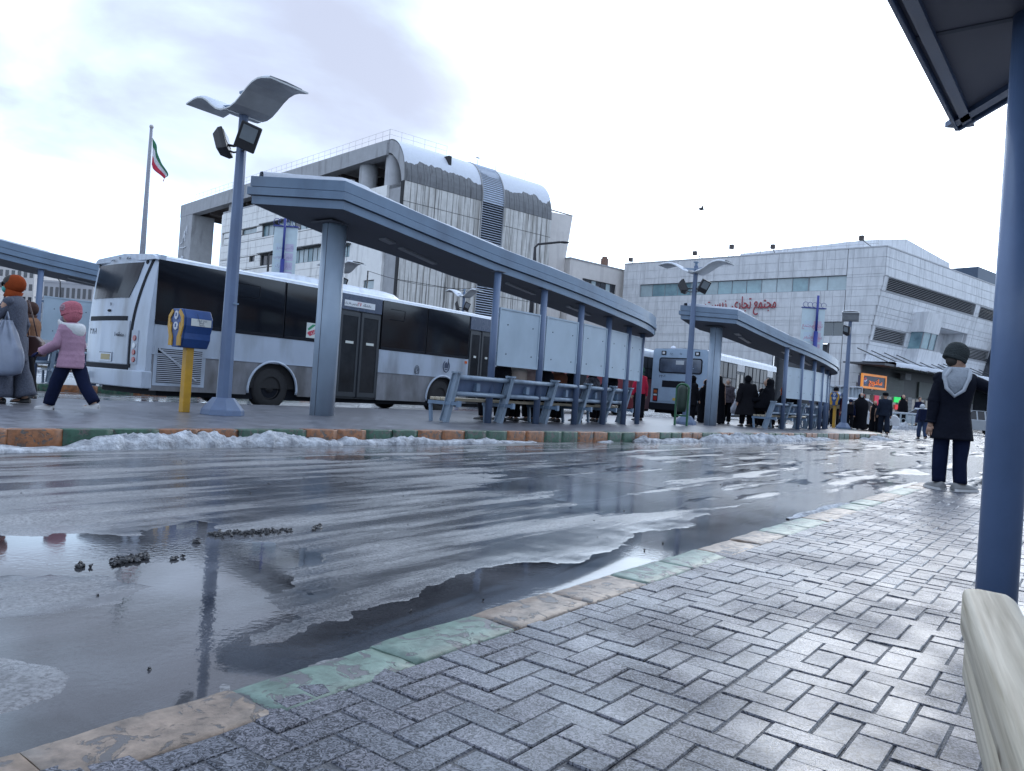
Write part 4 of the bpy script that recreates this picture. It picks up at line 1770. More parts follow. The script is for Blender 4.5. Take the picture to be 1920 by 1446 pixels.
# floodlights on sticks and rails along the parapet
for (x, y, bx_) in ((1185, 490, 0), (1305, 478, 1), (1374, 466, 0), (1451, 466, 0), (1617, 450, 1)):
    s_, z_ = ML.wall.at(x, y)
    m = ML.mb(False)
    m.bar((s_ + .9 * bx_, 0.3, 18.5), (s_, -0.2, z_), .06, .06)
    m.box((s_, -0.3, z_ + .15), (.45, .4, .5))
    ML.part('roof_floodlight', m, SOFFIT)
rail(ML, [(-30.5, 0.4, 18.5), (-17.5, 0.4, 18.5)], 0.7, 3, r=.03)
rail(ML, [(-22.5, 1.4, 18.5), (-14.5, 1.4, 18.5)], 2.3, 4, r=.04)
rail(ML, [(-14, 0.4, 18.5), (-1, 0.4, 18.5)], 0.75, 4, r=.03)
m = MR.mb(False)
m.bar((17, 5, 21), (17, 5, 25.5), .07, .07)
m.bar((18.2, 5, 21), (18.2, 5, 24.2), .05, .05)
MR.part('aerial', m, RAIL)

# glazed corner block beyond the mall
gb = thing('glass_block', 'dark leaning glass facade at the right end of the mall', 'building', tuple(MR.M @ Vector((30.2, -1.0, 0))), MR.wall.rz)
m = MB()
m.prism([(0, 0, 0), (9, 0, 0), (9, 0, 13), (2.2, 0, 13)], (0, 6, 0))
obj('facade', m, GLASS_D, gb)
for k in range(6):
    m = MB()
    m.bx(0.3 + k * .35, 9, -0.06, 0.0, 1.8 + k * 2, 1.95 + k * 2)
    obj('transom', m, FRAMEL, gb)

# ---- town on the left, beyond the bus station
TOWN = wmat('town_render', (0.52, 0.50, 0.49), 0.8, None, var=0.08)
TOWN2 = wmat('town_render_grey', (0.36, 0.36, 0.38), 0.8, None, var=0.08)
TOWN3 = wmat('town_render_light', (0.66, 0.64, 0.63), 0.8, None, var=0.06)


def town(x0, x1, ytop, d, m_, label, nwx, nwz, depth=14, zb=0, win=GLASS_D, step=None):
    a, b = D(x0, ytop, d), D(x1, ytop, d)
    zt = D((x0 + x1) / 2, ytop, d).z
    t = thing('apartment_building', label, 'building', (a.x, d, 0), 0, 'town buildings far behind the left shelter')
    w = b.x - a.x
    mm = MB()
    mm.bx(0, w, 0, depth, zb, zt)
    obj('wall', mm, m_, t)
    obj('roof', (lambda q: q.bx(-.1, w + .1, -.1, depth, zt, zt + .35))(MB()), TOWN2, t)
    if step:
        sm = MB()
        sm.bx(w * step[0], w * step[1], 2, depth - 2, zt + .35, zt + step[2])
        obj('stair_tower', sm, m_, t)
    cw, rh = w / nwx, zt / nwz
    if nwx:
        me = (lambda q: q.bx(0, cw * .55, -.05, .06, 0, rh * .5))(MB()).mesh('window', win)
        for i in range(nwx):
            for j in range(1, nwz):
                o = obj('window', me, None, t)
                o.location = (cw * (i + .22), 0, rh * (j + .28))
    return t


town(-60, 66, 500, 190, TOWN, 'pale apartment block with stepped roof beyond the left shelter', 11, 7, step=(.45, .75, 3.2))
town(66, 88, 560, 150, TOWN3, 'low white house between the far apartment block and the shelter post', 2, 3)
town(88, 108, 508, 230, TOWN3, 'tall narrow cream building left of the bus roof', 2, 8)
town(106, 140, 504, 210, TOWN3, 'white flat block rising behind the shelter panel', 3, 8, step=(.1, .5, 2.0))
town(124, 150, 512, 160, TOWN2, 'grey office block close to the bus back', 4, 7)
town(148, 200, 508, 150, TOWN2, 'brown grey building half hidden by the white bus', 4, 6)
town(-60, 120, 590, 120, TOWN2, 'long low grey building in front of the far town', 12, 2)
town(82, 175, 532, 135, TOWN2, 'flat roofed grey building behind the left notice panel', 9, 4)
town(-300, -70, 520, 170, TOWN, 'apartment block at the far left edge', 10, 6)
# ---------------------------------------------------------------- paint of the station furniture
STEEL = mat('grey_blue_paint', (0.150, 0.222, 0.315), 0.42, var=0.10, vs_=2.0, spec=0.5, coat=0.15, dirt=((0.085, 0.115, 0.17), 0.5, 2.5, (1, 1, 0.35)))
STEEL_D = mat('grey_blue_paint_dark', (0.105, 0.152, 0.25), 0.42, var=0.12, vs_=2.0, spec=0.5, dirt=((0.065, 0.08, 0.13), 0.5, 3, (1, 1, 0.3)))
STEEL_L = mat('pale_column_paint', (0.31, 0.39, 0.48), 0.38, var=0.07, vs_=1.5, spec=0.5, coat=0.15, dirt=((0.15, 0.18, 0.24), 0.5, 2.5, (1, 1, 0.3)))
PANEL = mat('notice_panel_paint', (0.37, 0.46, 0.54), 0.45, var=0.06, vs_=1.8, dirt=((0.25, 0.32, 0.39), 0.5, 2.0, (1, 1, 0.5)))
SOFF = mat('grey_soffit', (0.10, 0.108, 0.13), 0.7, var=0.15, vs_=0.7, dirt=((0.10, 0.105, 0.12), 0.5, 1.5, (0.5, 2, 1)))
DARK = mat('dark_gap', (0.03, 0.035, 0.05), 0.6, var=0)
BLACKP = mat('black_plastic', (0.018, 0.018, 0.022), 0.45, var=0.2, vs_=6)
WOOD = mat('pale_pine', (0.50, 0.44, 0.33), 0.55, var=0.22, vs_=5, stretch=(0.18, 3.0, 3.0), bump=0.5, bs=14, var2=(0.30, 0.25, 0.17), dirt=((0.22, 0.18, 0.12), 0.6, 9, (0.15, 3, 3)))

SF = [(5.52, 9.95), (6.14, 8.5), (6.72, 8.42), (7.81, 8.28), (9.44, 8.02), (10.77, 7.83), (12.09, 7.72), (13.27, 7.69), (14.5, 7.76), (15.2, 7.88), (15.7, 8.03), (16.02, 8.22), (16.16, 8.45)]
SB = [(5.52, 9.95), (6.3, 10.0), (7.0, 9.96), (7.75, 9.66), (8.91, 9.36), (9.81, 9.25), (10.73, 9.05), (12.31, 8.88), (13.26, 8.8), (14.5, 8.8), (15.3, 8.84), (15.9, 8.74), (16.16, 8.45)]
SZ = ([5.4, 6.14, 6.64, 9.38, 10.74, 12.05, 13.31, 14.48, 15.54, 16.4], [3.43, 3.34, 3.275, 2.91, 2.78, 2.66, 2.54, 2.46, 2.39, 2.34])
CS, CQ = 6.64, 9.28
POSTS = [(9.38, 8.02), (10.74, 7.92), (12.05, 7.88), (13.31, 7.94), (14.48, 8.07), (15.54, 8.27)]


def soffz(s):
    return float(np.interp(s, SZ[0], SZ[1])) - ISL_Z


def chaikin_open(p, it=1, keep=1):
    p = [Vector(a) for a in p]
    head = p[:keep]
    p = p[keep:]
    for _ in range(it):
        n_ = [p[0]]
        for a, b in zip(p, p[1:]):
            n_ += [a * 0.75 + b * 0.25, a * 0.25 + b * 0.75]
        n_.append(p[-1])
        p = n_
    return head + p


def make_shelter():
    t = thing('bus_shelter', 'long grey blue shelter with pale wide column beside the white bus', 'bus shelter', tuple(W(CS, CQ, ISL_Z)), RZ, 'bus stop shelters')
    loc = lambda s, q: (s - CS, q - CQ)
    fr = chaikin_open(SF, 2, 2)
    bk = chaikin_open(SB, 2, 2)
    # soffit and top, zipped between the two edges at equal stations
    ss = sorted(set([p.x for p in fr] + [p.x for p in bk]))
    fi = lambda s: float(np.interp(s, [p.x for p in fr], [p.y for p in fr]))
    bi = lambda s: float(np.interp(s, [p.x for p in bk], [p.y for p in bk]))
    H_ = 0.43
    core = MB()
    rings = []
    for s in ss:
        z = soffz(s)
        a, b = fi(s) + 0.012, bi(s) - 0.012
        if b < a:
            a = b = (a + b) / 2
        xa, ya = loc(s, a)
        xb, yb = loc(s, b)
        rings.append([(xa, ya, z + .004), (xb, yb, z + .004), (xb, yb, z + H_ - .03), (xa, ya, z + H_ - .03)])
    core.loft(rings, smooth=False)
    obj('roof', core, [SOFF], t)
    # fascia: three stepped boards all round
    per = fr + list(reversed(bk[:-1]))[:-1]
    n = len(per)
    nrm = []
    for i in range(n):
        a, b, c = per[i - 1], per[i], per[(i + 1) % n]
        d1, d2 = (b - a).normalized(), (c - b).normalized()
        m_ = Vector((d1.y, -d1.x)) + Vector((d2.y, -d2.x))
        m_.normalize()
        k = 1 / max(0.5, m_.dot(Vector((d1.y, -d1.x))))
        nrm.append(m_ * k)
    for (z0, z1, o0, mt) in ((0.0, 0.125, 0.0, STEEL), (0.138, 0.258, 0.045, STEEL), (0.271, 0.43, 0.02, STEEL)):
        m = MB()
        rings = []
        for i in list(range(n)) + [0]:
            p, q = per[i], nrm[i]
            z = soffz(p.x)
            o = p + q * o0
            ii = p - q * 0.02
            ox, oy = loc(o.x, o.y)
            ix, iy = loc(ii.x, ii.y)
            rings.append([(ix, iy, z + z0), (ox, oy, z + z0), (ox, oy, z + z1), (ix, iy, z + z1)])
        m.loft(rings, smooth=False, caps=False)
        obj('fascia_board', m, mt, t, bevel=0.004, seg=1)
    # snow on top
    sn = MB()
    rings = []
    for i, s in enumerate(np.linspace(5.60, 16.1, 160)):
        z = soffz(s) + H_
        a, b = fi(s) + 0.03, bi(s) - 0.03
        if b < a:
            a = b = (a + b) / 2
        h = 0.035 + 0.05 * float(fbm(s * 1.3, 2, 3, 5)) + (0.03 if s < 6.6 else 0)
        if s > 9.5:
            h *= 0.55
        e = 0.03 * (float(fbm(s * 5, 8, 3, 7)) - 0.3)
        rg = []
        for k in range(9):
            v = k / 8
            q = a - e + (b - a + 2 * e) * v
            zz = z - .03 if k in (0, 8) else z + h * (0.75 if k in (1, 7) else 1) * (0.85 + .3 * float(fbm(s * 4, q * 4, 2, 3)))
            if k in (1, 7):
                q = (a - e + 0.015) if k == 1 else (b + e - 0.015)
            x_, y_ = loc(s, q)
            rg.append((x_, y_, zz))
        rings.append(rg)
    sn.loft(rings, closed=False, caps=False)
    obj('roof_snow', sn, SNOW_CLEAN, t, kind='stuff')
    # wide column with its seams
    z = soffz(CS)
    m = MB()
    prof = []
    for k in range(28):
        a = 2 * math.pi * k / 28
        prof.append((0.20 * math.copysign(abs(math.cos(a)) ** 0.9, math.cos(a)), 0.175 * math.copysign(abs(math.sin(a)) ** 0.9, math.sin(a))))
    m.loft([[(x, y, zz) for x, y in prof] for zz in (0, z)])
    col = obj('column', m, STEEL_L, t)
    m = MB()
    for a in (-50, -22, 18, 200):
        a = R(a)
        m.bx(0.198 * math.cos(a) - .006, 0.198 * math.cos(a) + .006, 0.172 * math.sin(a) - .006, 0.172 * math.sin(a) + .006, 0, z - .01)
    obj('seam', m, DARK, col, kind='stuff')
    m = MB()
    m.bx(-.28, .34, -.25, .25, z - 0.015, z + 0.003)
    obj('cap_plate', m, SOFF, t)
    for (s, q) in POSTS:
        x, y = loc(s, q)
        zt = soffz(s)
        m = MB()
        m.tube([(x, y, 0), (x, y, zt + .01)], 0.066, 20)
        p = obj('post', m, STEEL_D, t)
        m = MB()
        m.box((x, y, zt - .006), (.2, .2, .012))
        obj('cap_plate', m, SOFF, p)
    # notice panels between the posts
    for (a, b) in zip(POSTS, POSTS[1:]):
        pa, pb = Vector(loc(*a)), Vector(loc(*b))
        d = (pb - pa)
        w = d.length
        ang = math.atan2(d.y, d.x)
        T = Matrix.Translation((pa.x, pa.y, 0)) @ Matrix.Rotation(ang, 4, 'Z')
        m = MB(T)
        m.bx(.12, w - .12, -.02, .02, 1.075, 2.09)
        pn = obj('notice_panel', m, PANEL, t, bevel=0.004, seg=1)
        m = MB(T)
        for (x0, x1, z0, z1) in ((.10, w - .10, 1.05, 1.08), (.10, w - .10, 2.085, 2.115), (.10, .13, 1.08, 2.085), (w - .13, w - .10, 1.08, 2.085)):
            m.bx(x0, x1, -.032, .032, z0, z1)
        obj('frame', m, PANEL, pn)
        m = MB(T)
        for z0 in (1.25, 1.95):
            m.bx(.05, .12, -.015, .015, z0, z0 + .05)
            m.bx(w - .12, w - .05, -.015, .015, z0, z0 + .05)
        obj('bracket', m, STEEL, pn)
        for (fx, fz) in ((.25, 1.28), (.78, 1.28), (.25, 1.82), (.78, 1.82)):
            m = MB(T)
            m.tube([(w * fx, -.019, fz), (w * fx, -.026, fz)], .013, 8)
            obj('fixing', m, DARK, pn)
    # lights and vents let into the soffit
    for (s, q, l_, w_) in ((8.3, 9.0, .9, .12), (7.5, 8.95, .25, .16), (10.6, 8.4, .9, .1), (12.6, 8.3, .9, .1)):
        x, y = loc(s, q)
        m = MB(Matrix.Translation((x, y, soffz(s) - .004)) @ Matrix.Rotation(math.atan2(soffz(s + .5) - soffz(s - .5), 1.0) * -1, 4, 'Y'))
        m.box((0, 0, -0.004), (l_, w_, .03))
        obj('ceiling_light', m, mat('lamp_lens', (0.28, 0.29, 0.31), 0.4), t)
    return t


shelter = make_shelter()


BENCHP = mat('bench_paint', (0.25, 0.32, 0.40), 0.42, var=0.15, vs_=3, dirt=((0.08, 0.09, 0.11), 0.6, 5, (1, 1, .5)))


def make_bench():
    SL = [(8.31, 8.02), (9.72, 7.95), (11.12, 7.92), (12.46, 7.98), (13.72, 8.10), (14.9, 8.32)]
    t = thing('bench', 'long grey blue metal bench with wooden seat under the main shelter', 'bench', tuple(W(*SL[0], ISL_Z)), RZ, 'benches below the shelters')
    P = [Vector((s - SL[0][0], q - SL[0][1])) for s, q in SL]
    for i, p in enumerate(P):
        d = (P[min(i + 1, 5)] - P[max(i - 1, 0)])
        T = Matrix.Translation((p.x, p.y, 0)) @ Matrix.Rotation(math.atan2(d.y, d.x), 4, 'Z')
        m = MB(T)
        # leaning channel leg: web and two flanges
        a, b = Vector((0, .10, 0)), Vector((0, -.13, .86))
        m.bar(a, b, .012, .15)
        off = Vector((0, -.072, -.02))
        m.bar(a + off, b + off * .8, .085, .012)
        m.bar(a - off, b - off * .8, .085, .012)
        m.bx(-.045, .045, -.22, -.04, .845, .875)
        lg = obj('leg', m, BENCHP, t)
        m = MB(T)
        m.bx(-.03, .03, -.24, .5, .30, .36)
        m.bx(-.035, .035, -.25, -.2, .28, .38)
        obj('seat_bracket', m, STEEL, lg)
        m = MB(T)
        m.bar((0, .42, 0), (0, .46, .33), .05, .05)
        obj('front_leg', m, STEEL, lg)
    for a, b in zip(P, P[1:]):
        d = (b - a)
        T = Matrix.Translation((a.x, a.y, 0)) @ Matrix.Rotation(math.atan2(d.y, d.x), 4, 'Z')
        w = d.length
        for (y, z) in ((-.10, .785), (-.03, .50)):
            m = MB(T)
            m.tube([(.0, y, z), (w, y, z)], .04, 12)
            obj('rail', m, BENCHP, t)
        m = MB(T)
        m.add([(.06, -.03, .79), (w - .06, -.03, .79), (w - .06, .05, .5), (.06, .05, .5), (.06, -.01, .80), (w - .06, -.01, .80), (w - .06, .07, .51), (.06, .07, .51)],
              [(0, 1, 2, 3), (7, 6, 5, 4), (0, 4, 5, 1), (1, 5, 6, 2), (2, 6, 7, 3), (3, 7, 4, 0)])
        obj('back_panel', m, STEEL_D, t)
        m = MB(T)
        m.bx(w * .42, w * .42 + .09, -.06, .03, .56, .70)
        obj('cover_plate', m, STEEL, t)
        for y in (.12, .26, .40):
            m = MB(T)
            m.bx(.02, w - .02, y, y + .11, .365, .42)
            obj('seat_plank', m, WOOD, t, bevel=0.012)
    return t


bench = make_bench()


# ---------------------------------------------------------------- twin wing lamps
def make_lamp():
    t = thing('street_lamp', 'tall blue grey lamp post with two curved wings and black floodlights by the white bus', 'street lamp', tuple(G(417, 778, ISL_Z)), RZ, 'twin wing lamp posts')
    m = MB()
    n = 8
    for (r0, r1, z0, z1) in ((.30, .29, 0, .07), (.29, .15, .07, .24)):
        m.loft([[(r * math.cos(2 * math.pi * (k + .5) / n), r * math.sin(2 * math.pi * (k + .5) / n), z) for k in range(n)] for r, z in ((r0, z0), (r1, z1))], smooth=False)
    obj('base', m, STEEL_D, t, bevel=0.006)
    m = MB()
    m.tube([(0, 0, .2), (0, 0, 2.4), (0, 0, 4.42)], [.105, .085, .062], 8, smooth=False)
    p = obj('pole', m, STEEL_D, t, bevel=0.006)
    m = MB()
    m.tube([(0, 0, 4.40), (0, 0, 4.50)], [.045, .04], 10)
    m.box((0, 0, 4.52), (.12, .12, .03))
    obj('pole_cap', m, STEEL, p)
    m = MB()
    m.bx(-.02, .06, -.11, -.09, 1.55, 1.57)
    obj('clamp', m, STEEL, p)
    prof = [(0.0, 4.20), (.10, 4.205), (.22, 4.24), (.34, 4.31), (.46, 4.39), (.58, 4.45), (.70, 4.475), (.80, 4.47), (.92, 4.445), (1.0, 4.43)]
    for sgn in (-1, 1):
        m = MB()
        rings = []
        for k, (y, z) in enumerate(prof):
            y = (y + .015) * sgn
            wd = 0.30 if k else .29
            rings.append([(-wd, y, z), (wd, y, z), (wd, y, z + .022), (-wd, y, z + .022)])
        m.loft(rings, smooth=False)
        w = obj('wing', m, mat('wing_shell', (0.52, 0.54, 0.55), 0.5, var=0.18, vs_=3), t)
        for pl in w.data.polygons:
            pl.use_smooth = False
        m = MB()
        rings = []
        for k in range(1, len(prof) - 1):
            y, z = prof[k]
            y = (y + .015) * sgn
            h = .022 + .03
            rings.append([(-.28, y, z + .021), (-.25, y, z + h), (0, y, z + h + .012), (.25, y, z + h), (.28, y, z + .021)])
        m.loft(rings, closed=False, caps=False)
        obj('wing_snow', m, SNOW_CLEAN, w, kind='stuff')
        m = MB()
        m.bar((0.10, 0, 4.32), (0.10, .42 * sgn, 4.37), .02, .02)
        m.bar((-0.10, 0, 4.32), (-0.10, .42 * sgn, 4.37), .02, .02)
        obj('arm', m, STEEL, w)
        # floodlight hung below each wing
        FM = Matrix.Translation((-0.10, .30 * sgn, 3.83)) @ Matrix.Rotation(R(28) * (-sgn), 4, 'X') @ Matrix.Rotation(R(-38 if sgn < 0 else 40), 4, 'Z')
        m = MB(FM)
        m.loft([[(-.14, -.06, -.18), (.14, -.06, -.18), (.14, -.06, .18), (-.14, -.06, .18)], [(-.14, 0, -.18), (.14, 0, -.18), (.14, 0, .18), (-.14, 0, .18)], [(-.09, .10, -.12), (.09, .10, -.12), (.09, .10, .13), (-.09, .10, .13)]], smooth=False)
        f = obj('floodlight', m, BLACKP, t, bevel=0.012)
        m = MB(FM)
        m.bx(-.10, .10, -.068, -.06, -.05, .15)
        obj('lens', m, mat('floodlight_glass', (0.20, 0.23, 0.25), 0.12, var=0.15, spec=0.8), f)
        m = MB()
        m.tube([(0, 0, 3.79), (-.04, .12 * sgn, 3.78), (-.09, .24 * sgn, 3.80)], .018, 8)
        m.tube([(0, 0, 3.70), (-.04, .12 * sgn, 3.69), (-.09, .22 * sgn, 3.72)], .014, 8)
        obj('floodlight_arm', m, BLACKP, f)
    return t


lamp = make_lamp()

# ---------------------------------------------------------------- fare card machine
def make_machine():
    t = thing('card_machine', 'blue and yellow fare card machine on a yellow post in front of the bus grille', 'card machine', tuple(G(345, 773, ISL_Z)), RZ, 'fare card machines')
    YEL = mat('machine_yellow', (0.50, 0.27, 0.02), 0.45, var=0.15, vs_=6, dirt=((0.25, 0.17, 0.06), 0.6, 5, (1, 1, .6)))
    BLU = mat('machine_blue', (0.018, 0.06, 0.20), 0.4, var=0.2, vs_=5)
    m = MB()
    m.bx(-.055, .055, -.055, .055, 0, .93)
    obj('post', m, YEL, t, bevel=0.008)
    sec = [(-.09, .90), (-.155, 1.02), (-.155, 1.10), (-.19, 1.20), (-.19, 1.31), (-.12, 1.43), (.12, 1.43), (.19, 1.31), (.19, 1.20), (.155, 1.10), (.155, 1.02), (.09, .90)]
    m = MB()
    m.prism([(-.17, y, z) for y, z in reversed(sec)], (.40, 0, 0))
    obj('housing', m, BLU, t, bevel=0.012)
    m = MB()
    m.prism([(-.205, y * .95, z) for y, z in reversed(sec)], (.034, 0, 0))
    fp = obj('face_plate', m, BLU, t, bevel=0.008)
    for sg_ in (-1, 1):
        o = [(.10, 1.42), (.185, 1.33), (.195, 1.18), (.15, 1.05), (.15, .92), (.06, .92), (.06, 1.04), (.10, 1.12), (.10, 1.24), (.13, 1.20), (.14, 1.30), (.07, 1.38)]
        m = MB()
        m.prism([(-.222, y * sg_, z) for y, z in (reversed(o) if sg_ > 0 else o)], (.018, 0, 0))
        obj('hand_grip', m, YEL, fp)
    for (z, ry, rz_, nm) in ((1.34, .045, .06, 'card_reader'), (1.19, .055, .055, 'screen')):
        m = MB()
        m.loft([[(x, ry * math.cos(2 * math.pi * k / 18), z + rz_ * math.sin(2 * math.pi * k / 18)) for k in range(18)] for x in (-.20, -.217)])
        obj(nm, m, mat('reader_white', (0.5, 0.53, 0.58), 0.4, var=0.1), fp)
        m = MB()
        m.box((-.219, 0, z + .005), (.006, .025, .05))
        obj('mark', m, BLU, fp)
    m = MB()
    m.prism([(-.10, -.193, 1.205), (.20, -.193, 1.205), (.20, -.193, 1.305), (-.10, -.193, 1.305)], (0, -.004, 0))
    st = obj('notice_sticker', m, mat('sticker_white', (0.62, 0.64, 0.60), 0.5, var=0.1), t)
    INK = mat('ink', (0.05, 0.07, 0.12), 0.6, var=0)
    for k in range(3):
        text('lettering', fa(['شارژ کارت', 'بلیط', 'راهنما'][k]), .035, INK, st, (.06, -.1985, 1.285 - .03 * k), (math.pi / 2, 0, 0), .001)
    m = MB()
    m.bar((-.02, -.199, 1.37), (.03, -.199, 1.24), .006, .004)
    obj('scribble', m, INK, st)
    return t


machine = make_machine()


# ---------------------------------------------------------------- litter bin
def make_bin(loc, label):
    t = thing('litter_bin', label, 'litter bin', loc, RZ)
    GR = mat('bin_green', (0.02, 0.11, 0.05), 0.4, var=0.2)
    for y in (-.17, .17):
        m = MB()
        m.bx(-.025, .025, y - .025, y + .025, 0, .98)
        obj('post', m, GR, t, bevel=.006)
    m = MB()
    m.tube([(0, .17 * math.cos(a), .97 + .12 * math.sin(a)) for a in [math.pi * k / 10 for k in range(11)]], .028, 8)
    m.bx(-.02, .02, -.15, .15, .24, .28)
    obj('hoop', m, GR, t)
    m = MB()
    m.loft([[(r * math.cos(2 * math.pi * k / 16), r * 0.95 * math.sin(2 * math.pi * k / 16), z) for k in range(16)] for r, z in ((.10, .36), (.135, .5), (.14, .95), (.12, 1.02), (.06, 1.06))])
    obj('basket', m, mat('bin_dark', (0.012, 0.03, 0.02), 0.5, var=0.3), t)
    return t


bin1 = make_bin(tuple(G(1276, 798, ISL_Z)), 'green hooped litter bin beside the second lamp post and bus rear')

# ---------------------------------------------------------------- copies
sh2 = copy_tree(shelter, tuple(W(CS + 12.95, CQ - 1.22, ISL_Z)), label='second shelter further along the platform, in front of the pale blue bus')
sh2.scale = (0.93, 0.97, 0.905)
sh3 = copy_tree(shelter, tuple(W(CS - 3.05, CQ + 11.7, ISL_Z)), label='shelter on the far platform at the left edge, behind the girl in pink')
bench2 = copy_tree(bench, tuple(W(21.35, 7.0, ISL_Z)), label='grey blue bench under the second shelter, next to its posts')
bench2.scale = (0.93, 1, 0.95)
bench3 = copy_tree(bench, tuple(W(8.31 - 3.05, 8.02 + 11.7, ISL_Z)), label='bench under the shelter on the far platform at the left')
l2 = G(1285, 796, ISL_Z)
lamp2 = copy_tree(lamp, tuple(l2), label='lamp post with snowy wings rising in front of the second shelter')


def at_depth(x, y, d, z):
    p = D(x, y, d)
    return (p.x, p.y, z)


lamp3 = copy_tree(lamp, at_depth(640, 490, 28, 0), label='lamp whose curved wing shows just right of the wide shelter column')
lamp3.scale = (1, 1, 1.1)
lamp4 = copy_tree(lamp, at_depth(870, 560, 38, 0), label='lamp post seen below the shelter roof in front of the streaked wall')
lamp4.scale = (1, 1, 1.23)
lamp5 = copy_tree(lamp, at_depth(1588, 700, 30, ISL_Z), rz=RZ - R(77), label='lamp post with flat snowy top left of the shop corner')
machine2 = copy_tree(machine, tuple(G(1563, 802, ISL_Z)), label='yellow and blue fare card machine past the end of the second shelter')
for (x, y, d, lb) in ((112, 720, 60, 'lamp post beyond the left notice panel'),):
    copy_tree(lamp, at_depth(x, y, d, 0), rz=RZ + .8, label='distant lamp post behind the notice panel of the left shelter')

# ---------------------------------------------------------------- the shelter we stand under: its last post, roof corner and timber seat
near_sh = thing('bus_shelter', 'shelter overhead at the right edge with thick blue post and dark ceiling', 'bus shelter', tuple(G(1866, 1142, PAVE_Z)), RZ, 'bus stop shelters')
NP = L(G(1866, 1142, PAVE_Z))
nz = 2.4 - PAVE_Z
m = MB()
m.tube([(0, 0, -0.01), (0, 0, 2.36)], 0.072, 32)
pst = obj('post', m, mat('near_post_paint', (0.12, 0.185, 0.33), 0.38, var=0.10, vs_=2.5, coat=.15, dirt=((0.07, 0.10, 0.17), 0.5, 4, (1, 1, 0.3))), near_sh)
m = MB()
m.loft([[(r * math.cos(2 * math.pi * k / 32), r * math.sin(2 * math.pi * k / 32), z) for k in range(32)] for r, z in ((.073, 2.22), (.11, 2.27), (.12, 2.31))])

def rp(x, y, z=2.4):
    r_ = ray(x, y)
    t_ = (z - CAM_Z) / r_.z
    s_, q_ = L((r_.x * t_, r_.y * t_))
    return Vector((s_ - NP[0], q_ - NP[1]))
A_, B_, C_ = rp(1798, 232), rp(1683, 0), rp(1905, 168)
dAB, dAC = (B_ - A_).normalized(), (C_ - A_).normalized()
far1, far2 = A_ + dAB * 6.0, A_ + dAC * 1.0
poly = [A_, far1, far1 + Vector((0, -3.2)), far2 + Vector((0.0, -2.4)), far2]
m = MB()
pp = [(p.x, p.y, nz) for p in poly]
m.prism(pp if (poly[1] - poly[0]).cross(poly[2] - poly[1]) > 0 else pp[::-1], (0, 0, .40))
obj('roof', m, [mat('near_soffit', (0.13, 0.128, 0.155), 0.55, var=0.12, vs_=1.0)], near_sh)
def edge(a, b, w, z0, z1, o, name='fascia_board', mt=STEEL_D):
    d = (b - a).normalized()
    n_ = Vector((d.y, -d.x))
    if n_.dot(a - (poly[2] + poly[0]) / 2) < 0:
        n_ = -n_
    m = MB()
    q = [a - d * o, b + d * o, b + d * o + n_ * w, a - d * o + n_ * w]
    m.prism([(p.x, p.y, nz + z0) for p in q], (0, 0, z1 - z0))
    obj(name, m, mt, near_sh, bevel=.006)
for (w, z0, z1) in ((.02, -.035, .12), (.04, .13, .26), (.025, .27, .44)):
    edge(A_, far1, w, z0, z1, w)
    edge(A_, far2, w, z0, z1, w)
# the soffit's sheet seams and inner lip
for k, dd in enumerate((1.15, 2.8)):
    a = A_ + dAB * dd
    m = MB()
    b = a + Vector((0, -3.0))
    m.bar((a.x, a.y, nz + .001), (b.x, b.y, nz + .001), .03, .010)
    obj('ceiling_batten', m, SOFF, near_sh)
for (a, b) in ((A_, far1), (A_, far2)):
    d = (b - a).normalized()
    n_ = Vector((-d.y, d.x))
    if n_.dot((poly[2] + poly[0]) / 2 - a) < 0:
        n_ = -n_
    m = MB()
    a2, b2 = a + n_ * .05, b + n_ * .05
    m.bar((a2.x, a2.y, nz - .012), (b2.x, b2.y, nz - .012), .05, .03)
    obj('edge_trim', m, STEEL_D, near_sh)
# neighbouring post and the notice panel fixed to ours
for (dx, dy) in ((-1.0, -2.2), (1.0, -2.4)):
    m = MB()
    m.tube([(dx, dy, -0.01), (dx, dy, 2.36)], 0.066, 20)
    obj('post', m, STEEL_D, near_sh)
m = MB()
m.bx(-.02, .02, -1.15, -.12, 1.1, 2.1)
obj('notice_panel', m, PANEL, near_sh, bevel=.004)
m = MB()
m.bx(-.015, .015, -.12, -.055, 1.22, 1.27)
m.bx(-.015, .015, -.12, -.055, 1.9, 1.95)
obj('bracket', m, PANEL, near_sh)
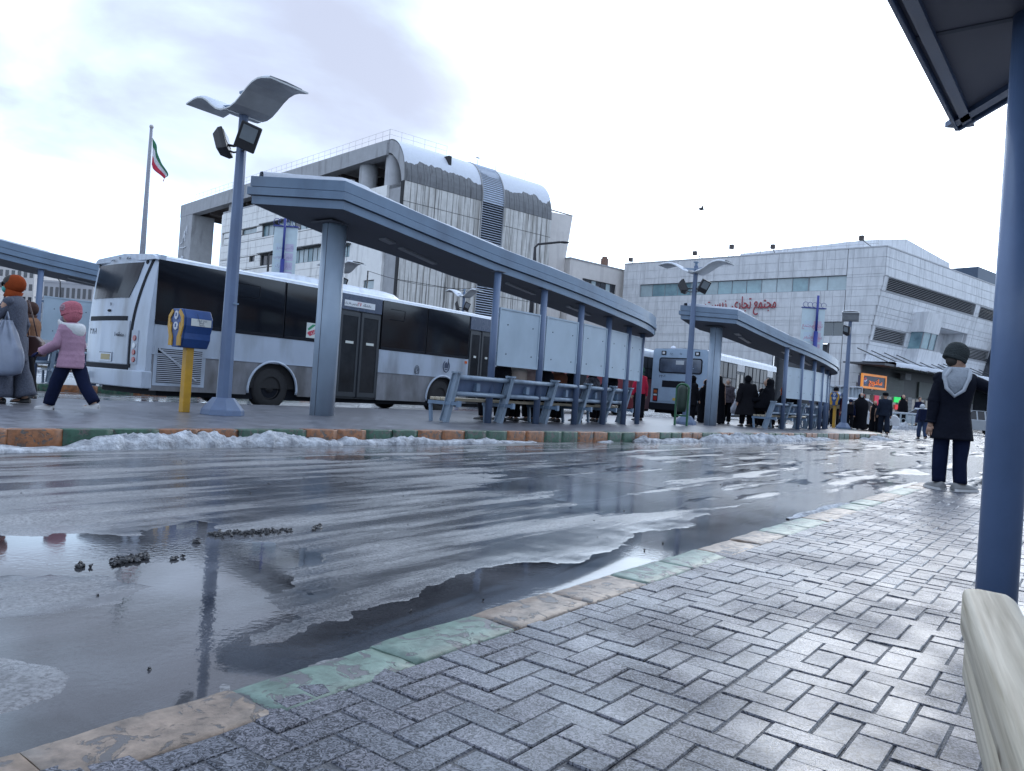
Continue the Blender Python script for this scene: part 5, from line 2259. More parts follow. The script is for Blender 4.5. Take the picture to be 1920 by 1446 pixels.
# timber seat beam running towards the camera
bz = 0.50
e0, e1 = G(1803, 1100, bz), G(1900, 1117, bz)
f0, f1 = G(1884, 1330, bz), G(1960, 1330, bz)
seat = thing('timber_bench', 'pale weathered timber bench beam at the lower right corner', 'bench', (e0.x, e0.y, PAVE_Z), 0)
org = Vector((e0.x, e0.y, PAVE_Z))
ax = (f0 - e0).normalized()
wd = abs((e1 - e0).cross(ax).z) * 1.08
nx_ = Vector((-ax.y, ax.x, 0))
if nx_.dot(e1 - e0) < 0:
    nx_ = -nx_
def beam(offn, w_, zt, h_, l0, l1, name, seed, r=.008):
    m = MB()
    rings = []
    N_ = 60
    for i in range(N_ + 1):
        u = l0 + (l1 - l0) * i / N_
        c = ax * u + nx_ * offn
        e = min(1, (i + .2) / 1.6, (N_ - i + .2) / 1.6)
        rg = []
        pr = [(0, -h_ + r), (0, -r * 1.2), (r * .35, -r * .35), (r * 1.2, 0), (w_ * .3, .001), (w_ * .6, .0), (w_ - r * 1.6, -.001), (w_ - r * .5, -r * .5), (w_, -r * 1.5), (w_, -h_ + r), (w_ - r, -h_), (r, -h_)]
        for k, (a_, z_) in enumerate(pr):
            nn = (float(fbm(u * 3, k * 1.7, 3, seed)) - .5) * .003 + (float(fbm(u * 14, k * .7, 3, seed + 3)) - .5) * .0015
            aa_ = (a_ - w_ / 2) * (.93 + .07 * e) + w_ / 2
            zz_ = zt - PAVE_Z + (z_ + h_ / 2) * (.95 + .05 * e) - h_ / 2
            q = c + nx_ * (aa_ + nn)
            rg.append((q.x, q.y, zz_ + nn))
        rings.append(rg)
    m.loft(rings)
    o = obj(name, m, WOOD_N, seat)
    return o
def wood_near():
    m = bpy.data.materials.new('weathered_pine')
    m.use_nodes = True
    n, l = m.node_tree.nodes, m.node_tree.links
    b = n['Principled BSDF']
    tc = n.new('ShaderNodeTexCoord')
    mp = n.new('ShaderNodeMapping')
    mp.inputs['Rotation'].default_value = (0, 0, -math.atan2(ax.y, ax.x))
    l.new(tc.outputs['Object'], mp.inputs[0])
    m2 = n.new('ShaderNodeMapping')
    m2.inputs['Scale'].default_value = (2.5, 70, 70)
    l.new(mp.outputs[0], m2.inputs[0])
    g_ = n.new('ShaderNodeTexNoise')
    g_.inputs['Scale'].default_value = 1.0
    g_.inputs['Detail'].default_value = 8
    g_.inputs['Distortion'].default_value = 0.2
    l.new(m2.outputs[0], g_.inputs['Vector'])
    r1 = n.new('ShaderNodeValToRGB')
    r1.color_ramp.elements[0].position = .30
    r1.color_ramp.elements[0].color = (0.33, 0.27, 0.18, 1)
    r1.color_ramp.elements[1].position = .62
    r1.color_ramp.elements[1].color = (0.62, 0.55, 0.43, 1)
    l.new(g_.outputs['Fac'], r1.inputs[0])
    kn = n.new('ShaderNodeTexVoronoi')
    kn.inputs['Scale'].default_value = 3.4
    mk = n.new('ShaderNodeMapping')
    mk.inputs['Scale'].default_value = (1, 3.2, 3.2)
    l.new(mp.outputs[0], mk.inputs[0])
    l.new(mk.outputs[0], kn.inputs['Vector'])
    rk = n.new('ShaderNodeValToRGB')
    rk.color_ramp.elements[0].position = 0.03
    rk.color_ramp.elements[0].color = (1, 1, 1, 1)
    rk.color_ramp.elements[1].position = 0.11
    rk.color_ramp.elements[1].color = (0, 0, 0, 1)
    l.new(kn.outputs['Distance'], rk.inputs[0])
    mx = n.new('ShaderNodeMixRGB')
    mx.inputs[2].default_value = (0.13, 0.085, 0.045, 1)
    l.new(rk.outputs[0], mx.inputs[0])
    l.new(r1.outputs[0], mx.inputs[1])
    ck = n.new('ShaderNodeTexNoise')
    mc = n.new('ShaderNodeMapping')
    mc.inputs['Scale'].default_value = (0.9, 16, 16)
    l.new(mp.outputs[0], mc.inputs[0])
    ck.inputs['Scale'].default_value = 1
    ck.inputs['Detail'].default_value = 6
    l.new(mc.outputs[0], ck.inputs['Vector'])
    rc = n.new('ShaderNodeMapRange')
    rc.inputs['From Min'].default_value = .655
    rc.inputs['From Max'].default_value = .67
    l.new(ck.outputs['Fac'], rc.inputs['Value'])
    mx2 = n.new('ShaderNodeMixRGB')
    mx2.inputs[2].default_value = (0.06, 0.04, 0.025, 1)
    l.new(rc.outputs[0], mx2.inputs[0])
    l.new(mx.outputs[0], mx2.inputs[1])
    l.new(mx2.outputs[0], b.inputs['Base Color'])
    b.inputs['Roughness'].default_value = .55
    bp = n.new('ShaderNodeBump')
    bp.inputs['Strength'].default_value = .5
    bp.inputs['Distance'].default_value = .004
    l.new(g_.outputs['Fac'], bp.inputs['Height'])
    b2 = n.new('ShaderNodeBump')
    b2.invert = True
    b2.inputs['Distance'].default_value = .01
    l.new(rc.outputs[0], b2.inputs['Height'])
    l.new(bp.outputs[0], b2.inputs['Normal'])
    l.new(b2.outputs[0], b.inputs['Normal'])
    return m
WOOD_N = wood_near()
Lb = (f0 - e0).length + 0.55
beam(0.0, wd * .97, bz, .072, 0, Lb, 'seat_beam', 4)
beam(0.004, wd * .9, bz - .076, .07, 0.05, Lb, 'seat_beam', 9)
beam(wd + .03, wd, bz, .07, 0.35, Lb, 'seat_beam', 14)
for u in (.12, Lb - .2):
    m = MB()
    c = ax * u + nx_ * (wd * 1.5)
    m.box((c.x, c.y, (bz - PAVE_Z - .15) / 2), (.06, .06, bz - PAVE_Z - .15))
    m.bar((c - nx_ * .05) + Vector((0, 0, .26)), (c + nx_ * .2) + Vector((0, 0, .26)), .05, .03)
    obj('leg', m, STEEL_D, seat)

# ---------------------------------------------------------------- flag, banners, thin lamps, wires
fp_ = D(284, 240, 70)
fl = thing('flagpole', 'tall grey flagpole with a limp green white and red flag on the left', 'flagpole', (fp_.x, 70, 0))
m = MB()
m.tube([(0, 0, 0), (0, 0, fp_.z * .5), (0, 0, fp_.z)], [.33, .25, .13], 12)
obj('pole', m, mat('flagpole_grey', (0.24, 0.25, 0.29), 0.5, var=0.1), fl)
m = MB()
m.ball((0, 0, fp_.z + .1), .2, 8, 6)
obj('finial', m, RAIL, fl)
m = MB()
NXf, NZf = 26, 12
grid = []
for i in range(NXf + 1):
    for j in range(NZf + 1):
        u, v = i / NXf, j / NZf
        # a flag hanging almost straight down from its hoist, folded on itself
        top = Vector((.15, 0, fp_.z - .9 - v * 2.45))
        drop = Vector((1.55 * u + .12 * math.sin(u * 9 + v * 2), .28 * math.sin(u * 15 + v * 3) * u, -3.3 * u + v * u * 1.75))
        grid.append(top + drop)
mi = lambda j: 0 if j < NZf / 3 else (1 if j < 2 * NZf / 3 else 2)
for i in range(NXf):
    for j in range(NZf):
        a = i * (NZf + 1) + j
        m.v += [] 
m.v = [Vector(p) for p in grid]
for i in range(NXf):
    for j in range(NZf):
        a = i * (NZf + 1) + j
        m.f.append((a, a + 1, a + NZf + 2, a + NZf + 1))
        m.mi.append(mi(j))
        m.sm.append(True)
flg = obj('flag', m, [mat('flag_green', (0.03, 0.16, 0.08), 0.7), mat('flag_white', (0.62, 0.62, 0.66), 0.7), mat('flag_red', (0.52, 0.03, 0.07), 0.7)], fl)
sdm = flg.modifiers.new('cloth', 'SOLIDIFY')
sdm.thickness = 0.02


def banner(x, ybase, d, label, cols, xl, xr, yt, yb, ytop):
    b = at_depth(x, ybase, d, 0)
    a0, a1 = D(xl, (yt + yb) / 2, d), D(xr, (yt + yb) / 2, d)
    zt, zb, zp = D(x, yt, d).z, D(x, yb, d).z, D(x, ytop, d).z
    t = thing('banner_post', label, 'banner', (b[0], b[1], 0))
    BL_ = mat('banner_pole_blue', (0.02, 0.035, 0.22), 0.4, var=0.1)
    m = MB()
    m.tube([(0, -.06, 0), (0, -.06, zt * .8)], .11 * d / 40, 10)
    m.tube([(0, -.06, zt * .8), (0, -.06, zp)], .065 * d / 40, 10)
    obj('pole', m, BL_, t)
    w0, w1 = a0.x - b[0], a1.x - b[0]
    m = MB()
    m.bx(w0, w1, 0.12, 0.16, zb, zt)
    c = obj('cloth', m, mat('banner_cloth', (0.52, 0.62, 0.66), 0.7, var=0.08), t)
    m = MB()
    m.bx(w0 - .05, w1 + .05, .06, .2, zt, zt + .06)
    obj('crossbar', m, BL_, t)
    m = MB()
    for k in range(5):
        xx = w0 * .8 + (w1 - w0) * .8 * k / 4
        m.tube([(xx + .16 * math.cos(a), .1, zt + .22 + .16 * math.sin(a)) for a in [2 * math.pi * q / 10 for q in range(9)]], .015, 5)
    obj('scrollwork', m, BL_, t, kind='stuff')
    rows, colr, ink, txt = cols
    hh = (zt - zb)
    for r_ in range(rows):
        for k in range(2):
            zz1 = zt - hh * (.26 + .72 * r_ / rows)
            zz0 = zz1 - hh * .72 / rows * .82
            xx0 = w0 + (w1 - w0) * (.12 if k == 0 else .53)
            xx1 = xx0 + (w1 - w0) * .34
            m = MB()
            m.bx(xx0, xx1, .112, .119, zz0, zz1)
            o = obj('printed_box', m, colr[k], t)
            text('lettering', fa(txt[(r_ * 2 + k) % len(txt)]), (zz1 - zz0) * .6, ink, o, ((xx0 + xx1) / 2, .11, (zz0 + zz1) / 2), (math.pi / 2, 0, 0), .002, sx=.8)
    return t


PINKB = mat('banner_pink', (0.50, 0.47, 0.62), 0.7, var=0.05)
PALEB = mat('banner_pale', (0.50, 0.60, 0.68), 0.7, var=0.05)
INKB = mat('banner_ink', (0.30, 0.28, 0.42), 0.7, var=0)
banner(521, 620, 36, 'tall pale banner with rows of lettered boxes on a blue pole above the bus roof', (5, (PALEB, PINKB), INKB, ['مترو', 'تاکسی', 'اتوبوس', 'شهر', 'پارک', 'بازار']), 509, 553, 424, 545, 395)
banner(1524, 700, 48, 'white banner with pink lettering on a blue pole beside the mall wall', (3, (PALEB, mat('banner_rose', (0.56, 0.46, 0.56), 0.7, var=0.05)), mat('banner_ink_red', (0.5, 0.22, 0.32), 0.7, var=0), ['مجتمع', 'تجاری', 'شهر']), 1503, 1546, 578, 668, 554)


def thin_lamp(pts_px, d, label, r=.07, head=.45, col=None):
    base = at_depth(pts_px[0][0], 700, d, 0)
    t = thing('street_lamp', label, 'street lamp', (base[0], d, 0))
    P = [D(x, y, d) - Vector((base[0], d, 0)) for x, y in pts_px]
    m = MB()
    m.tube([(P[0].x, 0, 0), P[0]] + P[1:], [r * 1.5, r * 1.3] + [r * .7] * (len(P) - 1), 8)
    obj('pole', m, BLACKP, t)
    e_ = P[-1]
    s_ = 1 if P[-1].x > P[-2].x else -1
    m = MB()
    m.ball((e_.x + head * .6 * s_, 0, e_.z), head * .8, 12, 6, sy=.5, sz=.22)
    obj('lamp_head', m, BLACKP, t)
    return t


thin_lamp([(1002, 500), (1003, 464), (1009, 458), (1050, 454)], 45, 'black street lamp with curved arm in front of the streaked concrete wall', r=.10, head=.40)
thin_lamp([(500, 540), (504, 480), (508, 472), (540, 468), (556, 466)], 50, 'thin black street lamp half hidden behind the tall banner', r=.08, head=.30)
thin_lamp([(113, 560), (113, 528), (108, 522), (90, 516)], 70, 'thin double lamp between the left shelter posts and the town', r=.07, head=.2)
# overhead wire across the hall
wa, wb_ = D(690, 508, 60), D(1010, 520, 70)
wr = MB()
wr.tube([wa + (wb_ - wa) * t_ + Vector((0, 0, -1.2 * 4 * t_ * (1 - t_))) for t_ in [k / 16 for k in range(17)]], .02, 5)
wr.tube([wa, (wa.x, wa.y, 0)], .06, 6)
wr.tube([wb_, (wb_.x, wb_.y, 0)], .06, 6)
obj('overhead_wire', wr, BLACKP, label='thin overhead wire strung between two slim poles before the concrete hall', cat='wire')
# a bird
bp_ = D(1315, 392, 50)
m = MB()
m.ball((0, 0, 0), .09, 8, 6, sx=2.2)
m.prism([(-.05, 0, .02), (.12, 0, .02), (.02, .55, .22)], (0, 0, .015))
m.prism([(-.05, 0, .02), (.02, -.55, .24), (.12, 0, .02)], (0, 0, .015))
obj('bird', m, BLACKP, loc=tuple(bp_), label='small dark bird flying in the white sky', cat='bird')

# out of the picture to the right, but mirrored in the bus windows: another lamp and the brick terrace across the road
lamp7 = copy_tree(lamp, tuple(W(28, -1.2, 0)), label='lamp post beside the road outside the right edge, mirrored in the bus windows')
lamp7.scale = (1, 1, 1.15)
ter = thing('brick_terrace', 'long low brown brick terrace across the road to the right of the shelter', 'building', tuple(W(-20, -34, 0)), RZ)
TBR = wmat('terrace_brick', (0.22, 0.14, 0.10), 0.8, None, var=0.2)
m = MB()
m.bx(0, 120, -10, 0, 0, 8.5)
obj('wall', m, TBR, ter)
me_ = (lambda q: q.bx(0, 2.2, -.02, .08, 0, 1.7))(MB()).mesh('window', GLASS_P)
for i in range(24):
    for z in (1.6, 5.2):
        o = obj('window', me_, None, ter)
        o.location = (2 + i * 4.9, 0, z)
# ---------------------------------------------------------------- buses
BUSW = mat('bus_white', (0.40, 0.46, 0.55), 0.34, var=0.06, vs_=1.2, spec=0.5, coat=0.25, dirt=((0.15, 0.15, 0.155), 0.7, 1.6, (1.3, 1.3, 0.35)))
BUSW_C = mat('bus_white_clean', (0.50, 0.56, 0.65), 0.34, var=0.05, vs_=1.2, coat=0.25, dirt=((0.26, 0.27, 0.3), 0.5, 2.5, (2.5, 2.5, 0.3)))
BUSG = mat('bus_skirt_grime', (0.19, 0.195, 0.215), 0.5, var=0.4, vs_=2.2, stretch=(1, 1, .4), dirt=((0.07, 0.065, 0.06), .8, 2.0, (1.2, 1.2, .5)))
TYRE = mat('tyre', (0.02, 0.02, 0.022), 0.75, var=0.3, vs_=8)
HUB = mat('wheel_hub', (0.035, 0.035, 0.038), 0.5, metal=.4, var=0.4, vs_=9)
BGLASS = mat('tinted_bus_glass', (0.008, 0.009, 0.013), 0.03, var=0.3, vs_=.6, spec=.55)
TRIM = mat('black_trim', (0.008, 0.010, 0.016), 0.6, var=0, spec=.15)
OLDGLASS = mat('old_bus_glass', (0.035, 0.042, 0.055), 0.3, var=0.6, vs_=.9, spec=.12)
REDL = mat('tail_light_red', (0.28, 0.02, 0.02), 0.2, var=0.1)
LAMPW = mat('lamp_clear', (0.5, 0.52, 0.55), 0.15, var=0.1)
PLATEY = mat('number_plate', (0.36, 0.30, 0.16), 0.5, var=0.1)
RUBBER = mat('door_grey', (0.032, 0.038, 0.046), 0.5, var=0.15)
DGLASS = mat('door_glass', (0.03, 0.032, 0.036), 0.1, var=0.5, vs_=.8, spec=.25)


def wheel(parent, x, y, r, w=.26, side=-1):
    m = MB()
    pr = [(r * .55, -w / 2), (r * .9, -w / 2), (r, -w / 2 + .03), (r, w / 2 - .03), (r * .9, w / 2), (r * .55, w / 2)]
    n = 28
    m.loft([[(a * math.cos(2 * math.pi * k / n), b, a * math.sin(2 * math.pi * k / n)) for k in range(n)] for a, b in pr], caps=False)
    wh = obj('wheel', m, TYRE, parent, loc=(x, y, r))
    m = MB()
    d = side * (w / 2 - .05)
    m.loft([[(a * math.cos(2 * math.pi * k / n), b, a * math.sin(2 * math.pi * k / n)) for k in range(n)] for a, b in ((r * .56, -d), (r * .56, d * .6), (r * .50, d * 1.3), (r * .46, d * .7), (r * .22, d * .5), (r * .20, d * 1.25), (r * .04, d * 1.3))])
    h = obj('rim', m, HUB, wh)
    m = MB()
    for k in range(8):
        a = 2 * math.pi * k / 8
        m.ball((r * .33 * math.cos(a), d * .75, r * .33 * math.sin(a)), .022, 6, 4)
    obj('wheel_nut', m, RUBBER, wh, kind='stuff')
    return wh


def side_panels(t, Lg, z0, zb, zw0, zw1, zt, arches, doors, paint, skirt, y=0.0):
    """flat flank with wheel arches and door openings, built of stacked strips"""
    def strip_(name, x0, x1, a, b, mt, yy=0.0):
        m = MB()
        m.bx(x0, x1, yy, yy + .05, a, b)
        return obj(name, m, mt, t)
    segs = []
    cuts = sorted([0.06, Lg - .06] + [v for d in doors for v in (d[0], d[1])])
    spans = []
    x = 0.06
    for d in sorted(doors):
        spans.append((x, d[0]))
        x = d[1]
    spans.append((x, Lg - .06))
    for (a, b) in spans:
        if b - a < .1:
            continue
        strip_('side_panel', a + .004, b - .004, zb + .008, zw0, paint)
        # skirt with arch cut-outs
        m = MB()
        inside = [c for c in arches if a - .2 < c[0] < b + .2]
        N_ = max(2, int((b - a) / .05))
        for i in range(N_):
            xa, xb = a + (b - a) * i / N_, a + (b - a) * (i + 1) / N_
            lo_a = lo_b = z0
            for (cx, cr) in inside:
                for w_, xx in (('a', xa), ('b', xb)):
                    dd = cr * cr - (xx - cx) ** 2
                    if dd > 0:
                        v = min(zb + .05, .42 + math.sqrt(dd) * .98)
                        if w_ == 'a':
                            lo_a = max(lo_a, v)
                        else:
                            lo_b = max(lo_b, v)
            if min(lo_a, lo_b) >= zb - .01:
                if m.v:
                    obj('skirt', m, skirt, t)
                    m = MB()
                continue
            m.add([(xa, 0, min(lo_a, zb)), (xb, 0, min(lo_b, zb)), (xb, 0, zb), (xa, 0, zb), (xa, .04, min(lo_a, zb)), (xb, .04, min(lo_b, zb)), (xb, .04, zb), (xa, .04, zb)],
                  [(0, 1, 2, 3), (7, 6, 5, 4), (0, 4, 5, 1), (2, 6, 7, 3)])
        if m.v:
            obj('skirt', m, skirt, t)
        strip_('belt_trim', a, b, zb - .012, zb + .012, paint, -.012)
    for (cx, cr) in arches:
        m = MB()
        m.tube([(cx + cr * math.cos(a), -.005, .42 + cr * math.sin(a) * .98) for a in [R(v) for v in range(-8, 189, 7)]], .028, 6)
        obj('arch_trim', m, paint, t)
        m = MB()
        n = 20
        m.loft([[(cx + cr * 1.0 * math.cos(math.pi * k / n), yy, .42 + cr * .98 * math.sin(math.pi * k / n)) for k in range(n + 1)] for yy in (.02, .6)], closed=False, caps=False)
        obj('wheel_well', m, TRIM, t)


def make_bus(label, loc, rz, Lg, H_, Wd, kind):
    t = thing('bus', label, 'bus', loc, rz)
    z0, zb, zw0, zw1, zt = .30, 1.0, 1.56, 2.79, H_
    if kind == 'white':
        paint, skirt = BUSW, BUSG
        doors = [(4.5, 5.8), (9.22, 10.25)]
        arches = [(2.78, .62), (8.2, .62)]
    elif kind == 'pale':
        paint, skirt = mat('bus_pale_blue', (0.25, 0.34, 0.45), 0.35, var=0.08, coat=.2), mat('bus_pale_blue', (0, 0, 0))
        doors = [(4.0, 5.2), (9.2, 10.3)]
        arches = [(2.6, .6), (8.0, .6)]
        zw1 = H_ - .32
    else:
        paint, skirt = mat('bus_red', (0.20, 0.035, 0.04), 0.35, var=0.12, coat=.2), mat('bus_red', (0, 0, 0))
        doors = [(4.2, 5.4)]
        arches = [(2.8, .6), (8.4, .6)]
        zw0, zw1 = 1.75, H_ - .35
    # inner dark core so no light leaks through
    m = MB()
    m.bx(.10, Lg - .1, .09, Wd - .09, z0 + .15, zw0 - .05)
    m.bx(.3, Lg - .3, .06, Wd - .06, zw0 - .04, zt - .12)
    obj('cabin', m, mat('bus_interior', (0.02, 0.02, 0.022), 0.8, var=.2), t)
    m = MB()
    m.bx(.25, Lg - .25, .12, Wd - .12, .20, z0 + .14)
    obj('chassis', m, TRIM, t)
    side_panels(t, Lg, z0, zb, zw0, zw1, zt, arches, doors, paint, skirt)
    # far flank
    m = MB()
    m.bx(.06, Lg - .06, Wd - .05, Wd, z0, zw0)
    m.bx(.06, Lg - .06, Wd - .05, Wd, zw1, zt - .08)
    obj('far_side_panel', m, paint, t)
    m = MB()
    m.bx(.1, Lg - .1, Wd - .045, Wd - .01, zw0, zw1)
    obj('far_window', m, BGLASS, t)
    # roof with a rounded shoulder
    m = MB()
    sec = [(0.0, zw1 + .0), (0.0, zt - .08), (.03, zt - .02), (.12, zt + .02), (Wd / 2, zt + .08), (Wd - .12, zt + .02), (Wd - .03, zt - .02), (Wd, zt - .08), (Wd, zw1)]
    m.loft([[(x, y, z) for y, z in sec] for x in (.0, Lg)], smooth=False)
    rf = obj('roof', m, BUSW_C if kind != 'pale' else BUSW_C, t, bevel=0)
    m = MB()
    rings = []
    for i in range(60):
        x = .1 + (Lg - .2) * i / 59
        h = .0 + .03 * float(fbm(x * .8, 3, 3, int(Lg * 10)))
        rings.append([(x, .03, zt - .015), (x, .12, zt + .02 + h * .8), (x, Wd / 2, zt + .08 + h), (x, Wd - .12, zt + .02 + h), (x, Wd - .03, zt - .015)])
    m.loft(rings, closed=False, caps=False)
    obj('roof_snow', m, SNOW_CLEAN, rf, kind='stuff')
    for (cx, cr) in arches:
        wheel(t, cx, .20, .455)
        wheel(t, cx, Wd - .2, .455, side=1)
    # windows
    if kind == 'white':
        wins = [(.07, 1.52), (1.54, 2.95), (2.98, 4.48), (5.84, 7.44), (7.47, 9.18), (10.27, Lg - .05)]
    elif kind == 'pale':
        wins = [(.15, 1.3), (1.36, 2.6), (2.66, 3.95), (5.25, 6.5), (6.56, 7.8), (7.86, 9.15), (10.35, Lg - .1)]
    else:
        wins = [(.1, 1.4), (1.45, 2.8), (2.85, 4.15), (5.45, 6.9), (6.95, 8.4), (8.45, 9.9), (9.95, Lg - .1)]
    for i, (a, b) in enumerate(wins):
        m = MB()
        m.bx(a, b, -.004, .03, zw0 + .004, zw1)
        w = obj('window', m, BGLASS if kind == 'white' else OLDGLASS, t)
        m = MB()
        if kind == 'white':
            m.bx(a, b, -.010, -.0045, zw0 + .004, zw0 + .07)
            m.bx(b - .025, b, -.008, -.0045, zw0 + .07, zw1)
            if i in (1, 3):
                x1, x2, za, zb_ = a + .25, a + .72, 2.34, 2.60
                m.tube([(x1, -.008, za), (x2, -.008, za), (x2 + .04, -.008, za + .05), (x2 + .04, -.008, zb_), (x1, -.008, zb_)], .008, 5)
        else:
            for (p, q, z_a, z_b) in ((a, b, zw0, zw0 + .05), (a, b, zw1 - .04, zw1), (a, a + .04, zw0, zw1), (b - .04, b, zw0, zw1), ((a + b) / 2 - .02, (a + b) / 2 + .02, zw0, zw1), (a, b, zw0 + .45, zw0 + .49)):
                m.bx(p, q, -.012, -.0045, z_a, z_b)
        obj('window_frame', m, TRIM, w)
    # doors: two glazed leaves under a header
    for d in doors:
        a, b = d
        m = MB()
        m.bx(a, b, .03, .08, z0, zw1)
        dr = obj('door', m, RUBBER, t)
        m = MB()
        m.bx(a, b, -.004, .029, 2.42, zw1)
        obj('door_header', m, mat('header_blue', (0.05, 0.07, 0.12), 0.25, var=0.1), dr)
        for k in range(2):
            xa = a + (b - a) * k / 2 + .02
            xb = a + (b - a) * (k + 1) / 2 - .02
            m = MB()
            for (p, q, z_a, z_b) in ((xa, xb, z0 + .05, z0 + .16), (xa, xb, 2.28, 2.38), (xa, xa + .07, z0 + .16, 2.28), (xb - .07, xb, z0 + .16, 2.28)):
                m.bx(p, q, .0, .028, z_a, z_b)
            obj('door_leaf', m, RUBBER, dr)
            m = MB()
            m.bx(xa + .07, xb - .07, .012, .02, z0 + .16, 2.28)
            obj('door_glass', m, DGLASS, dr)
            m = MB()
            m.bx(xa + .2, xb - .17, .004, .0115, 1.62, 1.68)
            obj('sticker', m, mat('sticker_white', (0, 0, 0)), dr)
        m = MB()
        m.bx((a + b) / 2 - .02, (a + b) / 2 + .02, -.006, .028, z0 + .03, 2.40)
        obj('door_seal', m, TRIM, dr)
    return t


def rear_white(t, Wd, H_):
    """sculpted tail: y runs 0 (near side) .. Wd, the tail bulges to x < 0"""
    def bulge(y, z):
        u = (y - Wd / 2) / (Wd / 2)
        v = (z - 1.2) / 1.7
        return -.10 * (1 - u * u) - .05 * (1 - v * v) + .10 * max(0, v) ** 2

    def sheet(name, outline, off, mt, th=.02, n=10, bevel=0, parent=None):
        """outline(v) -> y0, y1 at height z for z in range"""
        z0_, z1_, fn = outline
        rings = []
        for i in range(n + 1):
            z = z0_ + (z1_ - z0_) * i / n
            ya, yb = fn(z)
            rg = []
            K = 10
            for k in range(K + 1):
                y = ya + (yb - ya) * k / K
                rg.append((bulge(y, z) - off, y, z))
            for k in range(K, -1, -1):
                y = ya + (yb - ya) * k / K
                rg.append((bulge(y, z) - off + th, y, z))
            rings.append(rg)
        m = MB()
        m.loft(rings, smooth=False)
        return obj(name, m, mt, parent or t, bevel=bevel)
    sheet('rear_body', (.55, H_ + .02, lambda z: (.0, Wd)), 0, BUSW, th=.12, n=16)
    sheet('rear_window', (2.05, 2.74, lambda z: (.60 + (z - 2.05) * -.25 + .3 * max(0, .35 - (z - 2.05)) ** 1.0, Wd - .14 - .0 * z)), .012, mat('rear_tinted_glass', (0.010, 0.012, 0.018), 0.12, var=.5, vs_=1.2, spec=.22))
    # dark sweeping line
    sheet('side_trim', (.70, 2.80, lambda z: ((lambda c: (c - .045, c + .03))(.50 - .34 * max(0, (z - 1.25) / 1.55) ** 1.7))), .010, TRIM, n=20)
    sheet('engine_cover', (.76, 1.60, lambda z: (.55, Wd - .05)), .016, BUSW, bevel=.01)
    sheet('cover_gap', (1.60, 1.69, lambda z: (.66, Wd - .12)), .012, TRIM)
    sheet('cover_gap', (.66, .755, lambda z: (.52, Wd - .02)), .010, TRIM)
    sheet('bumper', (.33, .66, lambda z: (-.01, Wd + .01)), .07, BUSW, th=.2, n=4, bevel=.02)
    lc = sheet('light_cluster', (.78, 1.42, lambda z: (.25, .45)), .014, mat('cluster_silver', (0.32, 0.36, 0.42), 0.3))
    for k, (z, mt) in enumerate(((1.27, REDL), (1.13, LAMPW), (1.0, REDL), (.86, REDL))):
        m = MB()
        xx = bulge(.35, z) - .016
        m.tube([(xx + .01, .35, z), (xx - .012, .35, z)], .052, 16)
        obj('tail_light', m, mt, lc)
    m = MB()
    m.bx(-.05, -.035, .09, .13, .88, 1.0)
    obj('reflector', m, REDL, t)
    for y in (.33, Wd - .12):
        m = MB()
        xx = bulge(y, 2.78)
        m.tube([(xx + .02, y, 2.74), (xx - .02, y, 2.74)], .04, 12)
        obj('marker_light', m, TRIM, t)
    m = MB()
    xx = bulge(1.35, .87) - .03
    m.bx(xx - .004, xx, 1.08, 1.62, .80, .98)
    pl = obj('plate_recess', m, BUSW_C, t)
    m = MB()
    m.bx(xx - .010, xx - .004, 1.14, 1.5, .83, .94)
    obj('number_plate', m, PLATEY, pl)
    m = MB()
    m.bx(xx - .008, xx - .004, 1.10, 1.58, .965, .975)
    obj('plate_lamp', m, TRIM, pl)
    m = MB()
    xx = bulge(1.3, 1.82) - .012
    m.ball((xx, 1.38, 1.80), .06, 12, 6, sx=.2, sy=1.3, sz=.45)
    obj('maker_badge', m, TRIM, t)
    # exhaust
    m = MB()
    m.tube([(-.2, Wd - .3, .50), (-.30, Wd - .3, .50)], .07, 14)
    obj('exhaust', m, TRIM, t)
    INKD = mat('ink_dark', (0.02, 0.025, 0.04), 0.5, var=0)
    rot_ = Matrix.Rotation(-math.pi / 2, 4, 'Z') @ Matrix.Rotation(math.pi / 2, 4, 'X')
    for (s_, y, z, sz) in (('\u06f3\u06f8\u06f0\u06f1', Wd - .42, 1.38, .17), (fa('منطقه ۱'), .85, 1.33, .12), ('\u06f1\u06f7', 1.30, 1.92, .09), (fa('دانشگاه'), .95, H_ - .03, .06), ('\u06f2\u06f7', 1.3, H_ - .02, .09), (fa('پردیس'), 1.6, H_ - .03, .06)):
        text('lettering', s_, sz, INKD, t, (bulge(y, z) - .03, y, z), rot_.to_euler(), .004)


BUS1 = make_bus('white city bus with tinted windows standing behind the shelter column', tuple(W(5.9, 13.5, 0)), RZ, 11.0, 2.86, 2.42, 'white')
rear_white(BUS1, 2.42, 2.86)
# engine grille: frame and individual slats
m = MB()
m.bx(.10, 1.16, -.006, .0, .40, 1.16)
gr = obj('grille', m, BUSW, BUS1)
m = MB()
m.bx(.17, 1.08, -.009, -.0065, .46, 1.11)
obj('grille_void', m, TRIM, gr)
for k in range(17):
    m = MB()
    z = .475 + k * .0375
    m.bx(.165 + (0.0 if k < 15 else .08), 1.085, -.022, -.0095, z, z + .019)
    obj('grille_slat', m, mat('grille_paint', (0.36, 0.39, 0.44), 0.4, var=.1), gr)
m = MB()
m.bar((.18, -.026, 1.10), (.78, -.026, .70), .035, .012, up=(0, 1, 0))
m.bar((.52, -.026, .86), (.98, -.026, .52), .03, .012, up=(0, 1, 0))
obj('grille_brace', m, MATS['grille_paint'], gr)
